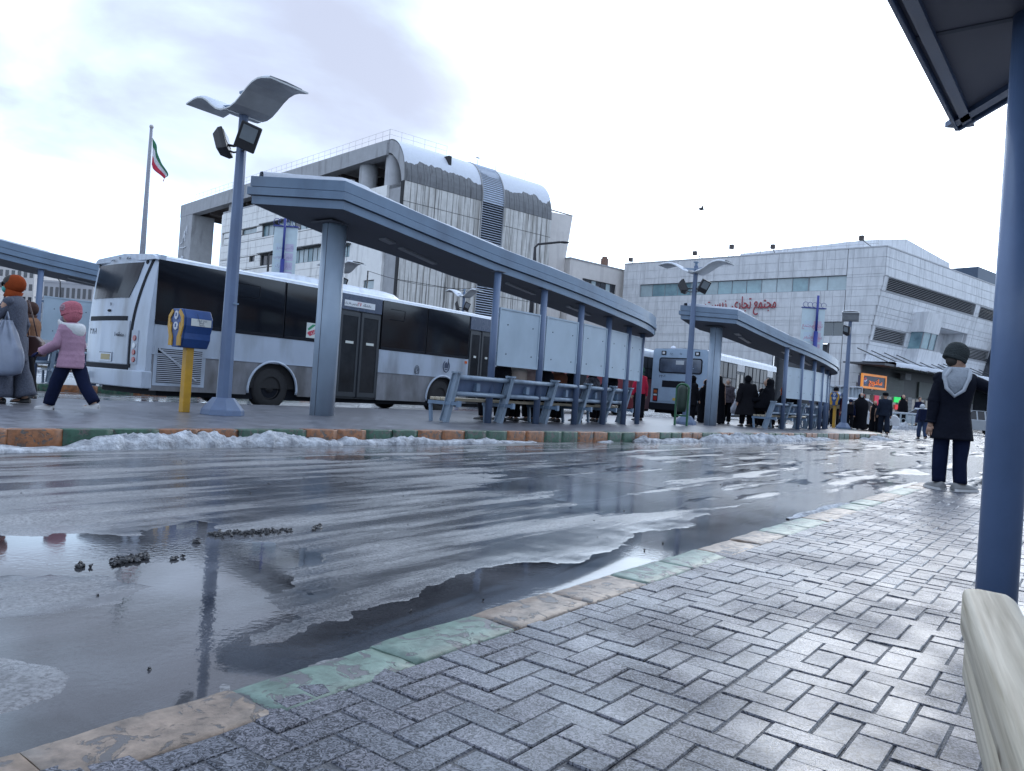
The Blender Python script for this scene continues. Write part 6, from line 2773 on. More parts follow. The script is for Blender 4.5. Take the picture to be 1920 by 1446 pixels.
# line sign over the door, posters, emblem, roof unit
m = MB()
m.bx(4.60, 5.56, -.010, -.0045, 2.50, 2.645)
sg1 = obj('line_sign', m, mat('sign_face', (0.66, 0.69, 0.72), 0.4, var=.05), BUS1)
RX = (math.pi / 2, 0, 0)
text('lettering', fa('دانشگاه'), .085, mat('ink_dark', (0, 0, 0)), sg1, (5.30, -.012, 2.57), RX, .002)
text('lettering', '\u06f2\u06f7', .13, mat('ink_red', (0.5, 0.03, 0.04), .5, var=0), sg1, (5.06, -.012, 2.575), RX, .002)
text('lettering', fa('پردیس فاز یک'), .07, MATS['ink_dark'], sg1, (4.80, -.012, 2.57), RX, .002)
m = MB()
m.bx(3.56, 4.0, -.0075, -.0045, 1.64, 1.98)
po = obj('poster', m, mat('poster_white', (0.60, 0.64, 0.62), .5, var=.05), BUS1)
m = MB()
m.prism([(3.59, -.0085, 1.84), (3.72, -.0085, 1.95), (3.82, -.0085, 1.95), (3.62, -.0085, 1.80)], (0, -.001, 0))
obj('green_stripe', m, mat('poster_green', (0.03, 0.25, 0.12), .5, var=0), po)
m = MB()
m.prism([(3.58, -.0085, 1.74), (3.62, -.0085, 1.78), (3.84, -.0085, 1.86), (3.80, -.0085, 1.74), (3.66, -.0085, 1.68)], (0, -.001, 0))
obj('red_stripe', m, mat('poster_red', (0.5, 0.05, 0.09), .5, var=0), po)
text('lettering', fa('ایران'), .12, MATS['poster_white'], po, (3.80, -.0105, 1.79), RX, .001)
m = MB()
m.bx(9.06, 9.16, -.012, -.001, 1.43, 1.50)
obj('side_marker', m, mat('marker_orange', (0.6, 0.12, 0.03), .3, var=0), BUS1)
EMB = mat('emblem_blue_black', (0.03, 0.045, 0.09), .5, var=0)
m = MB()
cx, cz = 8.30, 1.31
m.prism([(cx - .07, -.004, cz - .06), (cx + .08, -.004, cz - .06), (cx + .085, -.004, cz + .05), (cx + .05, -.004, cz + .05), (cx + .035, -.004, cz + .09), (cx - .01, -.004, cz + .105), (cx - .055, -.004, cz + .07), (cx - .075, -.004, cz + .02)], (0, -.004, 0))
em = obj('mosque_emblem', m, EMB, BUS1)
m = MB()
m.tube([(cx + .125 * math.cos(a), -.008, cz - .01 + .155 * math.sin(a)) for a in [R(v) for v in range(120, 421, 15)]], .012, 5)
obj('emblem_ring', m, EMB, em)
m = MB()
m.bar((cx + .075, -.008, cz + .05), (cx + .075, -.008, cz + .2), .016, .008)
obj('emblem_minaret', m, EMB, em)
m = MB()
m.prism([(cx - .06, -.008, cz - .085), (cx + .07, -.008, cz - .085), (cx + .05, -.008, cz - .11), (cx - .04, -.008, cz - .11)], (0, -.003, 0))
obj('emblem_base', m, EMB, em)
m = MB()
for (rx, rz_) in ((.085, .125), (.05, .085)):
    m.tube([(7.17 + rx * math.cos(a), -.006, 1.12 + rz_ * math.sin(a)) for a in [2 * math.pi * k / 20 for k in range(21)]], .006, 4)
m.tube([(7.14, -.006, 1.08), (7.20, -.006, 1.12), (7.16, -.006, 1.17)], .006, 4)
obj('filler_cap', m, TRIM, BUS1, kind='stuff')
m = MB()
rings = []
for k, (x, h) in enumerate(((2.9, .0), (3.05, .10), (3.3, .16), (6.2, .16), (6.55, .13), (6.78, .03))):
    rings.append([(x, .35, 2.88), (x, .42, 2.90 + h), (x, 1.2, 2.92 + h * 1.3), (x, 2.0, 2.90 + h), (x, 2.07, 2.88)])
m.loft(rings, closed=False)
obj('roof_unit', m, BUSW_C, BUS1)

# pale blue bus at the second shelter, seen from behind
B3 = W(30.5, 12.85, 0)
BUS3 = make_bus('pale blue city bus seen from behind between the two shelters', tuple(B3), RZ + R(3.5), 11.0, 3.08, 2.62, 'pale')
P3 = MATS['bus_pale_blue']
def bx3(name, x0, x1, y0, y1, z0, z1, mt, parent=None, bevel=0):
    m = MB()
    m.bx(x0, x1, y0, y1, z0, z1)
    return obj(name, m, mt, parent or BUS3, bevel=bevel)
def rounded(name, x0, x1, y0, y1, z0, z1, r, mt, parent=None):
    m = MB()
    pts = []
    for (cy, cz, a0) in ((y1 - r, z1 - r, 0), (y0 + r, z1 - r, 90), (y0 + r, z0 + r, 180), (y1 - r, z0 + r, 270)):
        for k in range(6):
            a = R(a0 + 18 * k)
            pts.append((x0, cy + r * math.cos(a), cz + r * math.sin(a)))
    m.prism(pts, (x1 - x0, 0, 0))
    return obj(name, m, mt, parent or BUS3)
rounded('rear_body', -.02, .1, 0, 2.62, .42, 3.12, .16, P3)
rw = rounded('rear_window', -.045, -.021, .28, 2.30, 2.02, 2.72, .12, TRIM)
rounded('pane', -.052, -.046, .33, 2.25, 2.07, 2.67, .09, mat('rear_glass_blue', (0.06, 0.08, 0.12), .08, var=.5, vs_=1.2, spec=.9), rw)
bx3('paper', -.058, -.053, 1.12, 1.5, 2.42, 2.6, mat('paper_pale', (0.42, 0.46, 0.5), .6), rw)
bx3('rear_bumper', -.14, .1, -.02, 2.64, .34, .66, TRIM, bevel=.03)
cv = bx3('engine_cover', -.035, -.021, .45, 2.25, .74, 1.72, P3)
bx3('engine_vent', -.045, -.0355, .62, 2.1, 1.38, 1.68, TRIM, cv)
for y in (.12, 2.28):
    c = bx3('tail_light', -.05, -.021, y, y + .22, .72, 1.30, TRIM)
    bx3('brake_lens', -.06, -.051, y + .03, y + .19, .76, .95, REDL, c)
    bx3('reverse_lens', -.06, -.051, y + .03, y + .19, .98, 1.05, LAMPW, c)
    bx3('indicator_lens', -.06, -.051, y + .03, y + .19, 1.10, 1.24, mat('amber_lens', (0.3, 0.07, 0.02), .3, var=0), c)
for y in (.42, 2.0):
    c = rounded('roof_light', -.05, -.021, y, y + .22, 2.84, 3.02, .03, TRIM)
    bx3('lens', -.056, -.051, y + .05, y + .17, 2.88, 2.98, LAMPW, c)
bx3('number_plate', -.05, -.036, 1.15, 1.55, .80, .92, mat('plate_yellow', (0.45, 0.33, 0.08), .5, var=0), cv)
rot_ = (Matrix.Rotation(-math.pi / 2, 4, 'Z') @ Matrix.Rotation(math.pi / 2, 4, 'X')).to_euler()
text('lettering', '\u06f2\u06f2\u06f0\u06f6', .19, MATS['ink_dark'], BUS3, (-.028, 2.12, 1.86), rot_, .004)
text('lettering', fa('اتوبوس'), .10, MATS['ink_dark'], BUS3, (-.028, .62, 1.86), rot_, .004)
text('lettering', fa('خط'), .11, MATS['ink_dark'], BUS3, (-.028, 1.75, 2.9), rot_, .004)
text('lettering', '\u06f1\u06f7', .13, MATS['ink_dark'], BUS3, (-.028, 1.3, 2.9), rot_, .004)
m = MB()
m.ball((.5, 1.9, 3.2), .12, 10, 6, sz=.8)
obj('roof_vent', m, SNOW_CLEAN, BUS3)

BUS2 = make_bus('dark red city bus glimpsed through the gaps below the notice panels', tuple(W(20.5, 16.2, 0)), RZ, 11.6, 3.12, 2.5, 'red')
m = MB()
m.bx(-.02, .08, 0.0, 2.5, .4, 3.1)
obj('rear_body', m, MATS['bus_red'], BUS2)


# ---------------------------------------------------------------- cars
def car(label, loc, rz, col, snow=True, Lc=4.1, hatch=False, name='parked_car', group='cars parked before the shops'):
    t = thing(name, label, 'car', loc, rz, group)
    paint = mat('car_' + '_'.join(str(int(c * 99)) for c in col), col, .3, var=.08, coat=.4)
    w = .82
    body = [(-2.05, .30), (-2.08, .62), (-1.98, .86), (-1.35, .92), (1.0, .92), (1.85, .80), (2.05, .62), (2.05, .32)]
    k_ = Lc / 4.1
    m = MB()
    rings = []
    for (y, s_, dz) in ((-w, .97, .0), (-w * .97, 1, 0), (w * .97, 1, 0), (w, .97, 0)):
        rings.append([(x * k_ * s_, y, .30 + (z - .30) * (1 if abs(y) < w else .96)) for x, z in body])
    m.loft(rings, smooth=False)
    b = obj('body', m, paint, t, bevel=.05)
    top = [(-1.9 if hatch else -1.55, .90), (-1.35 if hatch else -1.0, 1.40), (.25, 1.43), (1.05, .91)]
    m = MB()
    rings = []
    for (y, q) in ((-w * .93, 0), (-w * .76, 1), (w * .76, 1), (w * .93, 0)):
        pass
    lo = [(x * k_, z) for x, z in (top[0], top[3])]
    hi = [(x * k_, z) for x, z in (top[1], top[2])]
    yl, yh = w * .95, w * .74
    vs_ = [(lo[0][0], -yl, .88), (lo[1][0], -yl, .88), (lo[1][0], yl, .88), (lo[0][0], yl, .88), (hi[0][0], -yh, hi[0][1]), (hi[1][0], -yh, hi[1][1]), (hi[1][0], yh, hi[1][1]), (hi[0][0], yh, hi[0][1])]
    m.add(vs_, [(0, 1, 5, 4), (1, 2, 6, 5), (2, 3, 7, 6), (3, 0, 4, 7), (4, 5, 6, 7), (3, 2, 1, 0)])
    obj('windows', m, BGLASS, t, bevel=.03)
    m = MB()
    m.add([(hi[0][0] - .03, -yh - .02, hi[0][1]), (hi[1][0] + .05, -yh - .02, hi[1][1]), (hi[1][0] + .05, yh + .02, hi[1][1]), (hi[0][0] - .03, yh + .02, hi[0][1])], [(0, 1, 2, 3)])
    o = m
    m = MB()
    m.prism([(hi[0][0] - .05, -yh - .02, hi[0][1]), (hi[1][0] + .06, -yh - .02, hi[1][1]), (hi[1][0] + .06, yh + .02, hi[1][1]), (hi[0][0] - .05, yh + .02, hi[0][1])], (0, 0, .04))
    for sy in (-1, 1):
        for x in (-.45, .35 * 0):
            m.bar((x, yl * sy, .9), (x, yh * sy, 1.41), .07, .03)
        m.bar((lo[1][0], yl * sy, .9), (hi[1][0], yh * sy, 1.43), .06, .05)
        m.bar((lo[0][0], yl * sy, .9), (hi[0][0], yh * sy, 1.41), .07, .05)
    rf = obj('roof', m, paint, t)
    if snow:
        m = MB()
        m.box((-.35 * k_, 0, 1.50), (1.25 * k_, yh * 1.8, .09))
        obj('roof_snow', m, SNOW_CLEAN, rf, bevel=.04)
    for x in (-1.28 * k_, 1.28 * k_):
        wheel(t, x, -w + .10, .31, .2)
        wheel(t, x, w - .10, .31, .2, side=1)
    for y in (-.6, .6):
        m = MB()
        m.box((2.02 * k_, y, .66), (.08, .3, .12))
        obj('headlight', m, LAMPW, t)
        m = MB()
        m.box((-2.05 * k_, y, .72), (.08, .26, .13))
        obj('tail_light', m, REDL, t)
    m = MB()
    m.bx(-2.12 * k_, -2.0 * k_, -.72, .72, .34, .50)
    m.bx(2.0 * k_, 2.12 * k_, -.72, .72, .34, .48)
    obj('bumper', m, TRIM, t)
    return t


def cpos(x, d):
    p = D(x, 780, d)
    return (p.x, p.y, 0)


car('dark grey car behind the last post of the second shelter', cpos(1548, 36), R(70), (0.06, 0.06, 0.065), False)
car('white car behind the woman in the long black chador', cpos(1604, 38), R(20), (0.55, 0.57, 0.6), True)
car('silver hatchback between the boy in the black coat and the near post', cpos(1822, 46), R(172), (0.32, 0.35, 0.38), False, hatch=True)
car('white snow topped car beyond the silver hatchback', cpos(1850, 56), R(160), (0.5, 0.53, 0.56), True)
car('pale car parked before the shops left of the boy', cpos(1722, 60), R(150), (0.42, 0.46, 0.5), True)
car('grey car at the shop front beyond the railings', cpos(1772, 62), R(165), (0.2, 0.22, 0.25), True)
car('red car far behind the notice panel of the left shelter', cpos(96, 52), R(200), (0.35, 0.03, 0.03), True, group='cars parked beyond the far platform')
car('pale blue car beyond the left shelter post', cpos(70, 46), R(20), (0.40, 0.48, 0.55), True, group='cars parked beyond the far platform')
car('white car beyond the far platform, left of the girl', cpos(132, 44), R(190), (0.5, 0.53, 0.56), True, group='cars parked beyond the far platform')

# railings and hoarding before the shops
def railing(x0, x1, d, label, n=8):
    a, b = D(x0, 780, d), D(x1, 780, d)
    t = thing('railing', label, 'railing', (a.x, d, 0), math.atan2(0, 1), 'street railings by the shops')
    w = b.x - a.x
    GRY = mat('railing_paint', (0.34, 0.40, 0.44), .5, var=.1)
    m = MB()
    m.bx(0, w, -.03, .03, .95, 1.02)
    m.bx(0, w, -.03, .03, .12, .17)
    obj('rail', m, GRY, t)
    for k in range(n + 1):
        m = MB()
        m.bx(w * k / n - .04, w * k / n + .04, -.04, .04, 0, 1.02)
        obj('post', m, GRY, t)
    m = MB()
    for k in range(n):
        c = w * (k + .5) / n
        r_ = min(w / n, .8) * .36
        m.tube([(c + r_ * math.cos(a_), 0, .54 + r_ * math.sin(a_)) for a_ in [2 * math.pi * q / 12 for q in range(13)]], .02, 5)
    obj('scrollwork', m, GRY, t, kind='stuff')
    m = MB()
    m.box((w / 2, 0, 1.05), (w, .10, .07))
    obj('rail_snow', m, SNOW_CLEAN, t)
    return t


railing(1655, 1745, 50, 'snow topped railings in front of the shop windows')
hp, hq = D(1536, 780, 52), D(1612, 780, 52)
hb = thing('hoarding', 'pale tarpaulin hoarding at the foot of the mall wall', 'hoarding', (hp.x, 52, 0))
w = hq.x - hp.x
for k in range(3):
    m = MB()
    rings = []
    for i in range(13):
        x = w * (k + i / 12 * .97) / 3
        y = .08 * math.sin(i * 1.9 + k) + .04 * math.sin(i * 4.3)
        rings.append([(x, y, .1), (x, y + .05, 2.5 + .05 * math.sin(i)), (x, y + .08, 2.5), (x, y + .03, .1)])
    m.loft(rings)
    obj('tarpaulin', m, mat('tarpaulin', (0.34, 0.39, 0.44), .6, var=.15, vs_=1), hb)
for k in range(4):
    m = MB()
    m.bx(w * k / 3 - .04, w * k / 3 + .04, -.14, -.06, 0, 2.6)
    obj('post', m, RAIL, hb)
m = MB()
m.bx(0, w, -.1, .15, 2.55, 2.62)
obj('top_snow', m, SNOW_CLEAN, hb)
# ploughed snow heaps by the shops
for (x0, x1, d, h_) in ((1662, 1700, 47, .8), (1700, 1750, 50, .55), (60, 150, 38, .3)):
    a, b = D(x0, 780, d), D(x1, 780, d)
    snow_strip([(a.x, d), (b.x, d + .3)], lambda u: 1.6, lambda u, h_=h_: h_, int(x0), step=.12, M=None, nc=12)
# ---------------------------------------------------------------- people
SKIN = mat('skin', (0.40, 0.24, 0.17), .55, var=.08, vs_=12)
HAIR = mat('dark_hair', (0.02, 0.015, 0.012), .6, var=.2, vs_=20)


def cloth(name, col, rough=.85, var=.18, vs_=5, bump=.35, bs=28):
    return mat('cloth_' + name, col, rough, var=var, vs_=vs_, bump=bump, bs=bs, spec=.12)


def remesh(m, vox):
    """one continuous skin from overlapping limbs"""
    me = m.mesh('body', SKIN)
    o = bpy.data.objects.new('tmp', me)
    COL.objects.link(o)
    r_ = o.modifiers.new('r', 'REMESH')
    r_.mode = 'VOXEL'
    r_.voxel_size = vox
    s_ = o.modifiers.new('s', 'SMOOTH')
    s_.iterations = 2
    s_.factor = .5
    dg = bpy.context.evaluated_depsgraph_get()
    out = bpy.data.meshes.new_from_object(o.evaluated_get(dg))
    bpy.data.objects.remove(o)
    out.name = 'body'
    out.materials.clear()
    out.materials.append(SKIN)
    for p in out.polygons:
        p.use_smooth = True
    return out


def fold(m, amp, sc_, seed):
    """cloth folds: push the vertices about with a soft noise"""
    if not m.v:
        return m
    P = np.array([tuple(v) for v in m.v])
    n1 = fbm(P[:, 0] * sc_ + P[:, 1] * sc_ * .7, P[:, 2] * sc_ * .45 + 10, 3, seed) - .5
    n2 = fbm(P[:, 1] * sc_ - P[:, 0] * sc_ * .4, P[:, 2] * sc_ * .8, 3, seed + 7) - .5
    for v, a, b in zip(m.v, n1, n2):
        v.x += a * amp
        v.y += b * amp
    return m


def refine(path, k=3):
    out = []
    for a, b in zip(path, path[1:]):
        a, b = Vector(a), Vector(b)
        out += [a + (b - a) * i / k for i in range(k)]
    out.append(Vector(path[-1]))
    return out


def interp(vals, k=3):
    out = []
    for a, b in zip(vals, vals[1:]):
        out += [a + (b - a) * i / k for i in range(k)]
    out.append(vals[-1])
    return out


class Fig:
    """local frame: faces +y, z up, origin on the ground between the feet"""
    def __init__(s, label, loc, yaw, h, group=None, lean=0, legs=((0, 0), (0, 0)), arms=((0, 10, 8), (0, 10, 8)), head_yaw=0, head_pitch=0, sit=False, wide=1.0, vox=None, hands=False, stance=.055, headk=1.0):
        s.headk = headk
        s.h, s.seed = h, int(abs(loc[0] * 37 + loc[1] * 91)) % 97
        s.t = thing('person', label, 'person', tuple(loc), yaw, group)
        s.wide = wide
        ln = R(lean)
        pel = Vector((0, 0, .52 * h))

        def up(v):    # torso leans about the pelvis
            y, z = v[1], v[2] - pel.z
            return Vector((v[0], y * math.cos(ln) + z * math.sin(ln), pel.z - y * math.sin(ln) + z * math.cos(ln)))
        s.neck = up((0, -.005 * h, .83 * h))
        s.sh = [up((sx * .103 * h * wide, 0, .800 * h)) for sx in (-1, 1)]
        s.chest = up((0, .01 * h, .72 * h))
        s.head = up((0, .012 * h, .928 * h))
        s.up = up
        s.pel = pel
        s.hips, s.knees, s.ankles = [], [], []
        for i, sx in enumerate((-1, 1)):
            hp_ = pel + Vector((sx * stance * h, 0, -.02 * h))
            a, kf = R(legs[i][0]), R(legs[i][1])
            kn = hp_ + Vector((sx * .005 * h, math.sin(a), -math.cos(a))) * .235 * h
            b = a - kf
            an = kn + Vector((0, math.sin(b), -math.cos(b))) * .232 * h
            s.hips.append(hp_)
            s.knees.append(kn)
            s.ankles.append(an)
        low = min(a.z for a in s.ankles) - .042 * h
        sh_ = Vector((0, 0, -low))
        if sit:
            sh_ = Vector((0, 0, -low))
        for L_ in (s.hips, s.knees, s.ankles, s.sh):
            for v in L_:
                v += sh_
        for v in (s.neck, s.chest, s.head):
            v += sh_
        s.pel = s.pel + sh_
        s.shift = sh_
        s.elb, s.wr, s.hd = [], [], []
        for i, sx in enumerate((-1, 1)):
            f, e_, ab = (R(v) for v in arms[i])
            d = Vector((sx * math.sin(ab), math.sin(f) * math.cos(ab), -math.cos(f) * math.cos(ab)))
            el = s.sh[i] + d * .172 * h
            f2 = f + e_
            d2 = Vector((sx * math.sin(ab) * .6, math.sin(f2), -math.cos(f2))).normalized()
            w_ = el + d2 * .150 * h
            s.elb.append(el)
            s.wr.append(w_)
            s.hd.append((w_, d2))
        s.hy, s.hp = R(head_yaw), R(head_pitch)
        s.body(vox or max(.016, h * .011), hands)

    def hm(s):
        return Matrix.Translation(s.head) @ Matrix.Rotation(s.hy, 4, 'Z') @ Matrix.Rotation(-s.hp, 4, 'X') @ Matrix.Scale(s.headk, 4)

    def body(s, vox, hands):
        h = s.h
        m = MB()
        for i in (0, 1):
            m.tube([s.hips[i], s.knees[i], s.ankles[i]], [.055 * h, .036 * h, .024 * h], 10)
            m.tube([s.sh[i], s.elb[i], s.wr[i]], [.032 * h, .024 * h, .017 * h], 8)
            m.ball(s.knees[i], .037 * h, 8, 6)
            m.ball(s.elb[i], .025 * h, 8, 6)
            m.ball(s.sh[i], .036 * h, 8, 6)
            a = s.ankles[i]
            m.loft([[(a.x + .026 * h * math.cos(q), a.y + yy, a.z - .025 * h + zz * math.sin(q)) for q in [2 * math.pi * k / 8 for k in range(8)]] for yy, zz in ((-.03 * h, .018 * h), (.03 * h, .02 * h), (.095 * h, .010 * h))])
            w_, d = s.hd[i]
            if not hands:
                m.tube([w_, w_ + d * .05 * h, w_ + d * .095 * h], [.018 * h, .024 * h, .012 * h], 8)
            else:
                m.tube([w_, w_ + d * .045 * h], [.018 * h, .022 * h], 8)
        m.tube([s.pel - Vector((0, 0, .03 * h)), s.pel + (s.chest - s.pel) * .5, s.chest, s.neck - (s.neck - s.chest) * .25], [.082 * h, .072 * h, .085 * h, .06 * h], 12, ry=[.062 * h, .055 * h, .065 * h, .04 * h])
        m.tube([s.neck - Vector((0, 0, .02 * h)), s.head - Vector((0, 0, .03 * h))], [.034 * h, .032 * h], 10)
        hm = s.hm()
        hb_ = MB(hm)
        hb_.ball((0, 0, .008 * h), .058 * h, 16, 12, sx=.86, sy=1.04, sz=1.16)
        hb_.ball((0, .016 * h, -.032 * h), .038 * h, 12, 8, sx=.92, sy=1.0, sz=.9)
        hb_.tube([(0, .054 * h, .012 * h), (0, .069 * h, -.010 * h)], [.006 * h, .0105 * h], 8)
        hb_.ball((0, .056 * h, -.032 * h), .011 * h, 8, 6, sx=1.6, sz=.8)
        hb_.ball((0, .05 * h, -.056 * h), .013 * h, 8, 6)
        for sx in (-1, 1):
            hb_.ball((sx * .051 * h, -.002 * h, -.005 * h), .012 * h, 8, 6, sx=.4, sz=1.4)
        m.v += hb_.v
        o = len(m.v) - len(hb_.v)
        m.f += [tuple(i + o for i in f) for f in hb_.f]
        m.mi += hb_.mi
        m.sm += hb_.sm
        s.bodyo = obj('body', remesh(m, vox), None, s.t)
        if hands:
            for i, (w_, d) in enumerate(s.hd):
                q = Vector((0, 0, 1)).rotation_difference(d).to_matrix().to_4x4()
                T = Matrix.Translation(w_ + d * .03 * h) @ q
                m = MB(T)
                m.tube([(0, 0, 0), (0, 0, .05 * h)], [.020 * h, .024 * h], 10, ry=[.011 * h, .011 * h])
                for k, (x_, l_) in enumerate(((-.017, .040), (-.006, .046), (.006, .043), (.017, .034))):
                    x_ *= h
                    l_ *= h
                    m.tube([(x_, 0, .045 * h), (x_ * 1.05, .004 * h, .045 * h + l_ * .5), (x_ * 1.05, .016 * h, .045 * h + l_ * .85)], [.0058 * h, .0055 * h, .0045 * h], 6)
                m.tube([(-.018 * h, 0, .012 * h), (-.032 * h, .008 * h, .028 * h), (-.034 * h, .016 * h, .044 * h)], [.007 * h, .0065 * h, .005 * h], 6)
                s.hand_ = obj('hand', m, s.glove if hasattr(s, 'glove') else SKIN, s.t)

    def eyes(s):
        h = s.h
        for sx in (-1, 1):
            m = MB(s.hm())
            m.ball((sx * .021 * h, .052 * h, .006 * h), .0065 * h, 8, 6)
            obj('eye', m, mat('eye_dark', (0.02, 0.015, 0.012), .2, var=0), s.t)
            m = MB(s.hm())
            m.bar((sx * .011 * h, .059 * h, .020 * h), (sx * .032 * h, .052 * h, .022 * h), .005 * h, .004 * h)
            obj('eyebrow', m, HAIR, s.t)
        return s

    def trousers(s, mt, r=1.0, flare=1.0):
        h = s.h
        m = MB()
        for i in (0, 1):
            pts = [s.hips[i] + Vector((0, 0, .02 * h)), s.knees[i], s.ankles[i] + Vector((0, 0, .012 * h))]
            rr = [.062 * h * r, .053 * h * r, .045 * h * r * flare]
            m.tube(refine(pts, 6), interp(rr, 6), 12)
        m.tube([s.pel - Vector((0, 0, .06 * h)), s.pel + Vector((0, 0, .05 * h))], [.084 * h, .080 * h], 12, ry=[.066 * h, .062 * h])
        fold(m, .022 * h, 11 / h, s.seed)
        obj('trousers', m, mt, s.t)
        return s

    def shoes(s, mt, sole=None, k=1.0, toe=(8, -8)):
        h = s.h
        for i in (0, 1):
            a = s.ankles[i]
            b = Vector(s.knees[i]) - Vector(a)
            ang = math.atan2(b.y, b.z) * -.0
            T = Matrix.Translation((a.x, a.y, a.z - .042 * h)) @ Matrix.Rotation(R(toe[i]), 4, 'Z')
            m = MB(T)
            prof = [(-.042, .012, .032), (-.034, .026, .040), (.0, .029, .044), (.035, .029, .038), (.075, .031, .028), (.105, .024, .022), (.115, .010, .012)]
            rings = []
            for (y, w_, z) in prof:
                rings.append([(math.cos(q) * w_ * h * k, y * h * k, .004 * h + (z * h * k) * max(0, math.sin(q))) for q in [math.pi * j / 8 for j in range(9)]] + [(w_ * h * k * .0, y * h * k, .0)])
            m.loft(rings)
            sh_ = obj('shoe', m, mt, s.t)
            if sole:
                m = MB(T)
                rings = [[(-w_ * h * k * 1.04, y * h * k, -.002), (w_ * h * k * 1.04, y * h * k, -.002), (w_ * h * k * 1.04, y * h * k, .016 * h), (-w_ * h * k * 1.04, y * h * k, .016 * h)] for (y, w_, z) in prof]
                m.loft(rings, smooth=False)
                obj('sole', m, sole, sh_)
        return s

    def coat(s, mt, hem=.48, flare=1.0, bulk=1.0, sleeve=None, name='coat', cuffs=True, quilt=0, open_=False):
        h, w_ = s.h, s.wide * bulk
        m = MB()
        # centre line from the neck down through the chest to the hem
        top = s.neck
        lv = [(0.0, .048, .045), (.015, .085, .055), (.035, .128, .066), (.08, .136, .080), (.17, .118, .084), (.26, .108, .080), (.33, .115, .085)]
        rings = []
        L_ = (s.neck - s.pel).length
        ax_ = (s.pel - s.neck).normalized()
        tot = (.85 - hem) * h
        pts = []
        n = 26
        for i in range(n + 1):
            d = tot * i / n
            if d <= L_:
                c = s.neck + Vector((0, 0, .02 * h)) + ax_ * d
            else:
                c = s.neck + Vector((0, 0, .02 * h)) + ax_ * L_ + Vector((0, 0, -1)) * (d - L_)
            f = d / h
            rx = float(np.interp(f, [a[0] for a in lv] + [.6], [a[1] for a in lv] + [.118 + .10 * (flare - 1) + .02]))
            ry = float(np.interp(f, [a[0] for a in lv] + [.6], [a[2] for a in lv] + [.09 + .10 * (flare - 1) + .02]))
            qz = 0
            if quilt:
                qz = .004 * abs(math.sin(math.pi * f / quilt))
            rx, ry = (rx * w_ + qz) * h, (ry * w_ + qz) * h
            rings.append([(c.x + rx * math.cos(a), c.y + ry * math.sin(a), c.z) for a in [2 * math.pi * k / 22 for k in range(22)]])
        m.loft(rings)
        for i in (0, 1):
            nseg = 9
            pts = refine([s.sh[i] + Vector((-.02 * h * (-1 if i == 0 else 1), 0, -.006 * h)), s.elb[i], s.wr[i] + s.hd[i][1] * .01 * h], nseg)
            rr = interp([.046 * h * w_, .042 * h * w_, .033 * h * w_], nseg)
            if quilt:
                rr = [r_ * (1 + .10 * (k % 2)) for k, r_ in enumerate(rr)]
            m.tube(pts, rr, 12)
            m.ball(s.sh[i] - Vector((0, 0, .006 * h)), .044 * h * w_, 10, 8)
            m.ball(s.elb[i], .044 * h * w_, 10, 8)
        fold(m, .020 * h, 8 / h, s.seed + 3)
        s.coato = obj(name, m, mt, s.t)
        if cuffs:
            for i in (0, 1):
                mm = MB()
                c = s.wr[i] + s.hd[i][1] * .005 * h
                mm.tube([c - s.hd[i][1] * .012 * h, c + s.hd[i][1] * .010 * h], .036 * h * w_, 12)
                obj('cuff', mm, sleeve or mt, s.coato)
        return s

    def chador(s, mt, seated=False, w_=1.0, floor=.02, arm=0.0):
        """a cloak falling from the crown of the head"""
        h = s.h
        m = MB()
        hd = s.head
        rings = []
        n = 20
        if not seated:
            lv = [(1.0, .012, .012, -.01), (.985, .045, .05, -.012), (.955, .062, .070, -.016), (.92, .066, .072, -.018), (.885, .063, .066, -.02), (.85, .085, .070, -.012), (.80, .135, .088, 0), (.70, .150, .110, .012), (.60, .152, .118, .02), (.45, .150, .115, .015), (.25, .150, .118, .005), (.08, .158, .125, 0), (floor, .165, .13, 0)]
        else:
            top = (hd.z + .07 * h) / h
            lv = [(top, .012, .012, -.01), (top - .015, .045, .05, -.012), (top - .045, .062, .070, -.016), (top - .08, .066, .072, -.018), (top - .115, .063, .066, -.02), (top - .15, .085, .070, -.012), (top - .20, .135, .088, 0), (top - .32, .155, .115, .03), (top - .44, .16, .15, .07), (top - .5, .165, .17, .10)]
        for (z, rx, ry, oy) in [tuple(a + (b - a) * t_ for a, b in zip(lv[i], lv[i + 1])) for i in range(len(lv) - 1) for t_ in (0, .5)] + [lv[-1]]:
            f = min(1, max(0, (z - .52) / .43)) if not seated else 1
            cx = hd.x * f
            cy = (hd.y - .012 * h) * f
            rings.append([(cx + rx * w_ * h * math.cos(a), cy + oy * h + ry * w_ * h * math.sin(a), z * h) for a in [2 * math.pi * k / 24 for k in range(24)]])
        m.loft(list(reversed(rings)))
        fold(m, .045 * h, 7 / h, s.seed + 5)
        c = obj('chador', m, mt, s.t)
        # face opening with skin in front of the cloth
        mm = MB(s.hm())
        mm.ball((0, .050 * h, -.004 * h), .036 * h, 12, 10, sx=.9, sy=.62, sz=1.25)
        mm.tube([(0, .066 * h, .006 * h), (0, .078 * h, -.012 * h)], [.005 * h, .009 * h], 6)
        obj('face', mm, SKIN, s.t)
        return s

    def scarf(s, mt, wrap=True, name='headscarf', back=1.0):
        h = s.h
        m = MB(s.hm())
        m.ball((0, -.012 * h, .012 * h), .068 * h, 18, 14, sx=.95, sy=1.06 * back, sz=1.14)
        # open at the face: pull the front vertices back
        for v in m.v:
            pass
        if wrap:
            m.tube([(0, -.012 * h, -.04 * h), (0, -.006 * h, -.07 * h), (0, -.0 * h, -.098 * h)], [.062 * h, .058 * h, .078 * h], 16, ry=[.064 * h, .060 * h, .066 * h])
        fold(m, .014 * h, 16 / h, s.seed)
        obj(name, m, mt, s.t)
        mm = MB(s.hm())
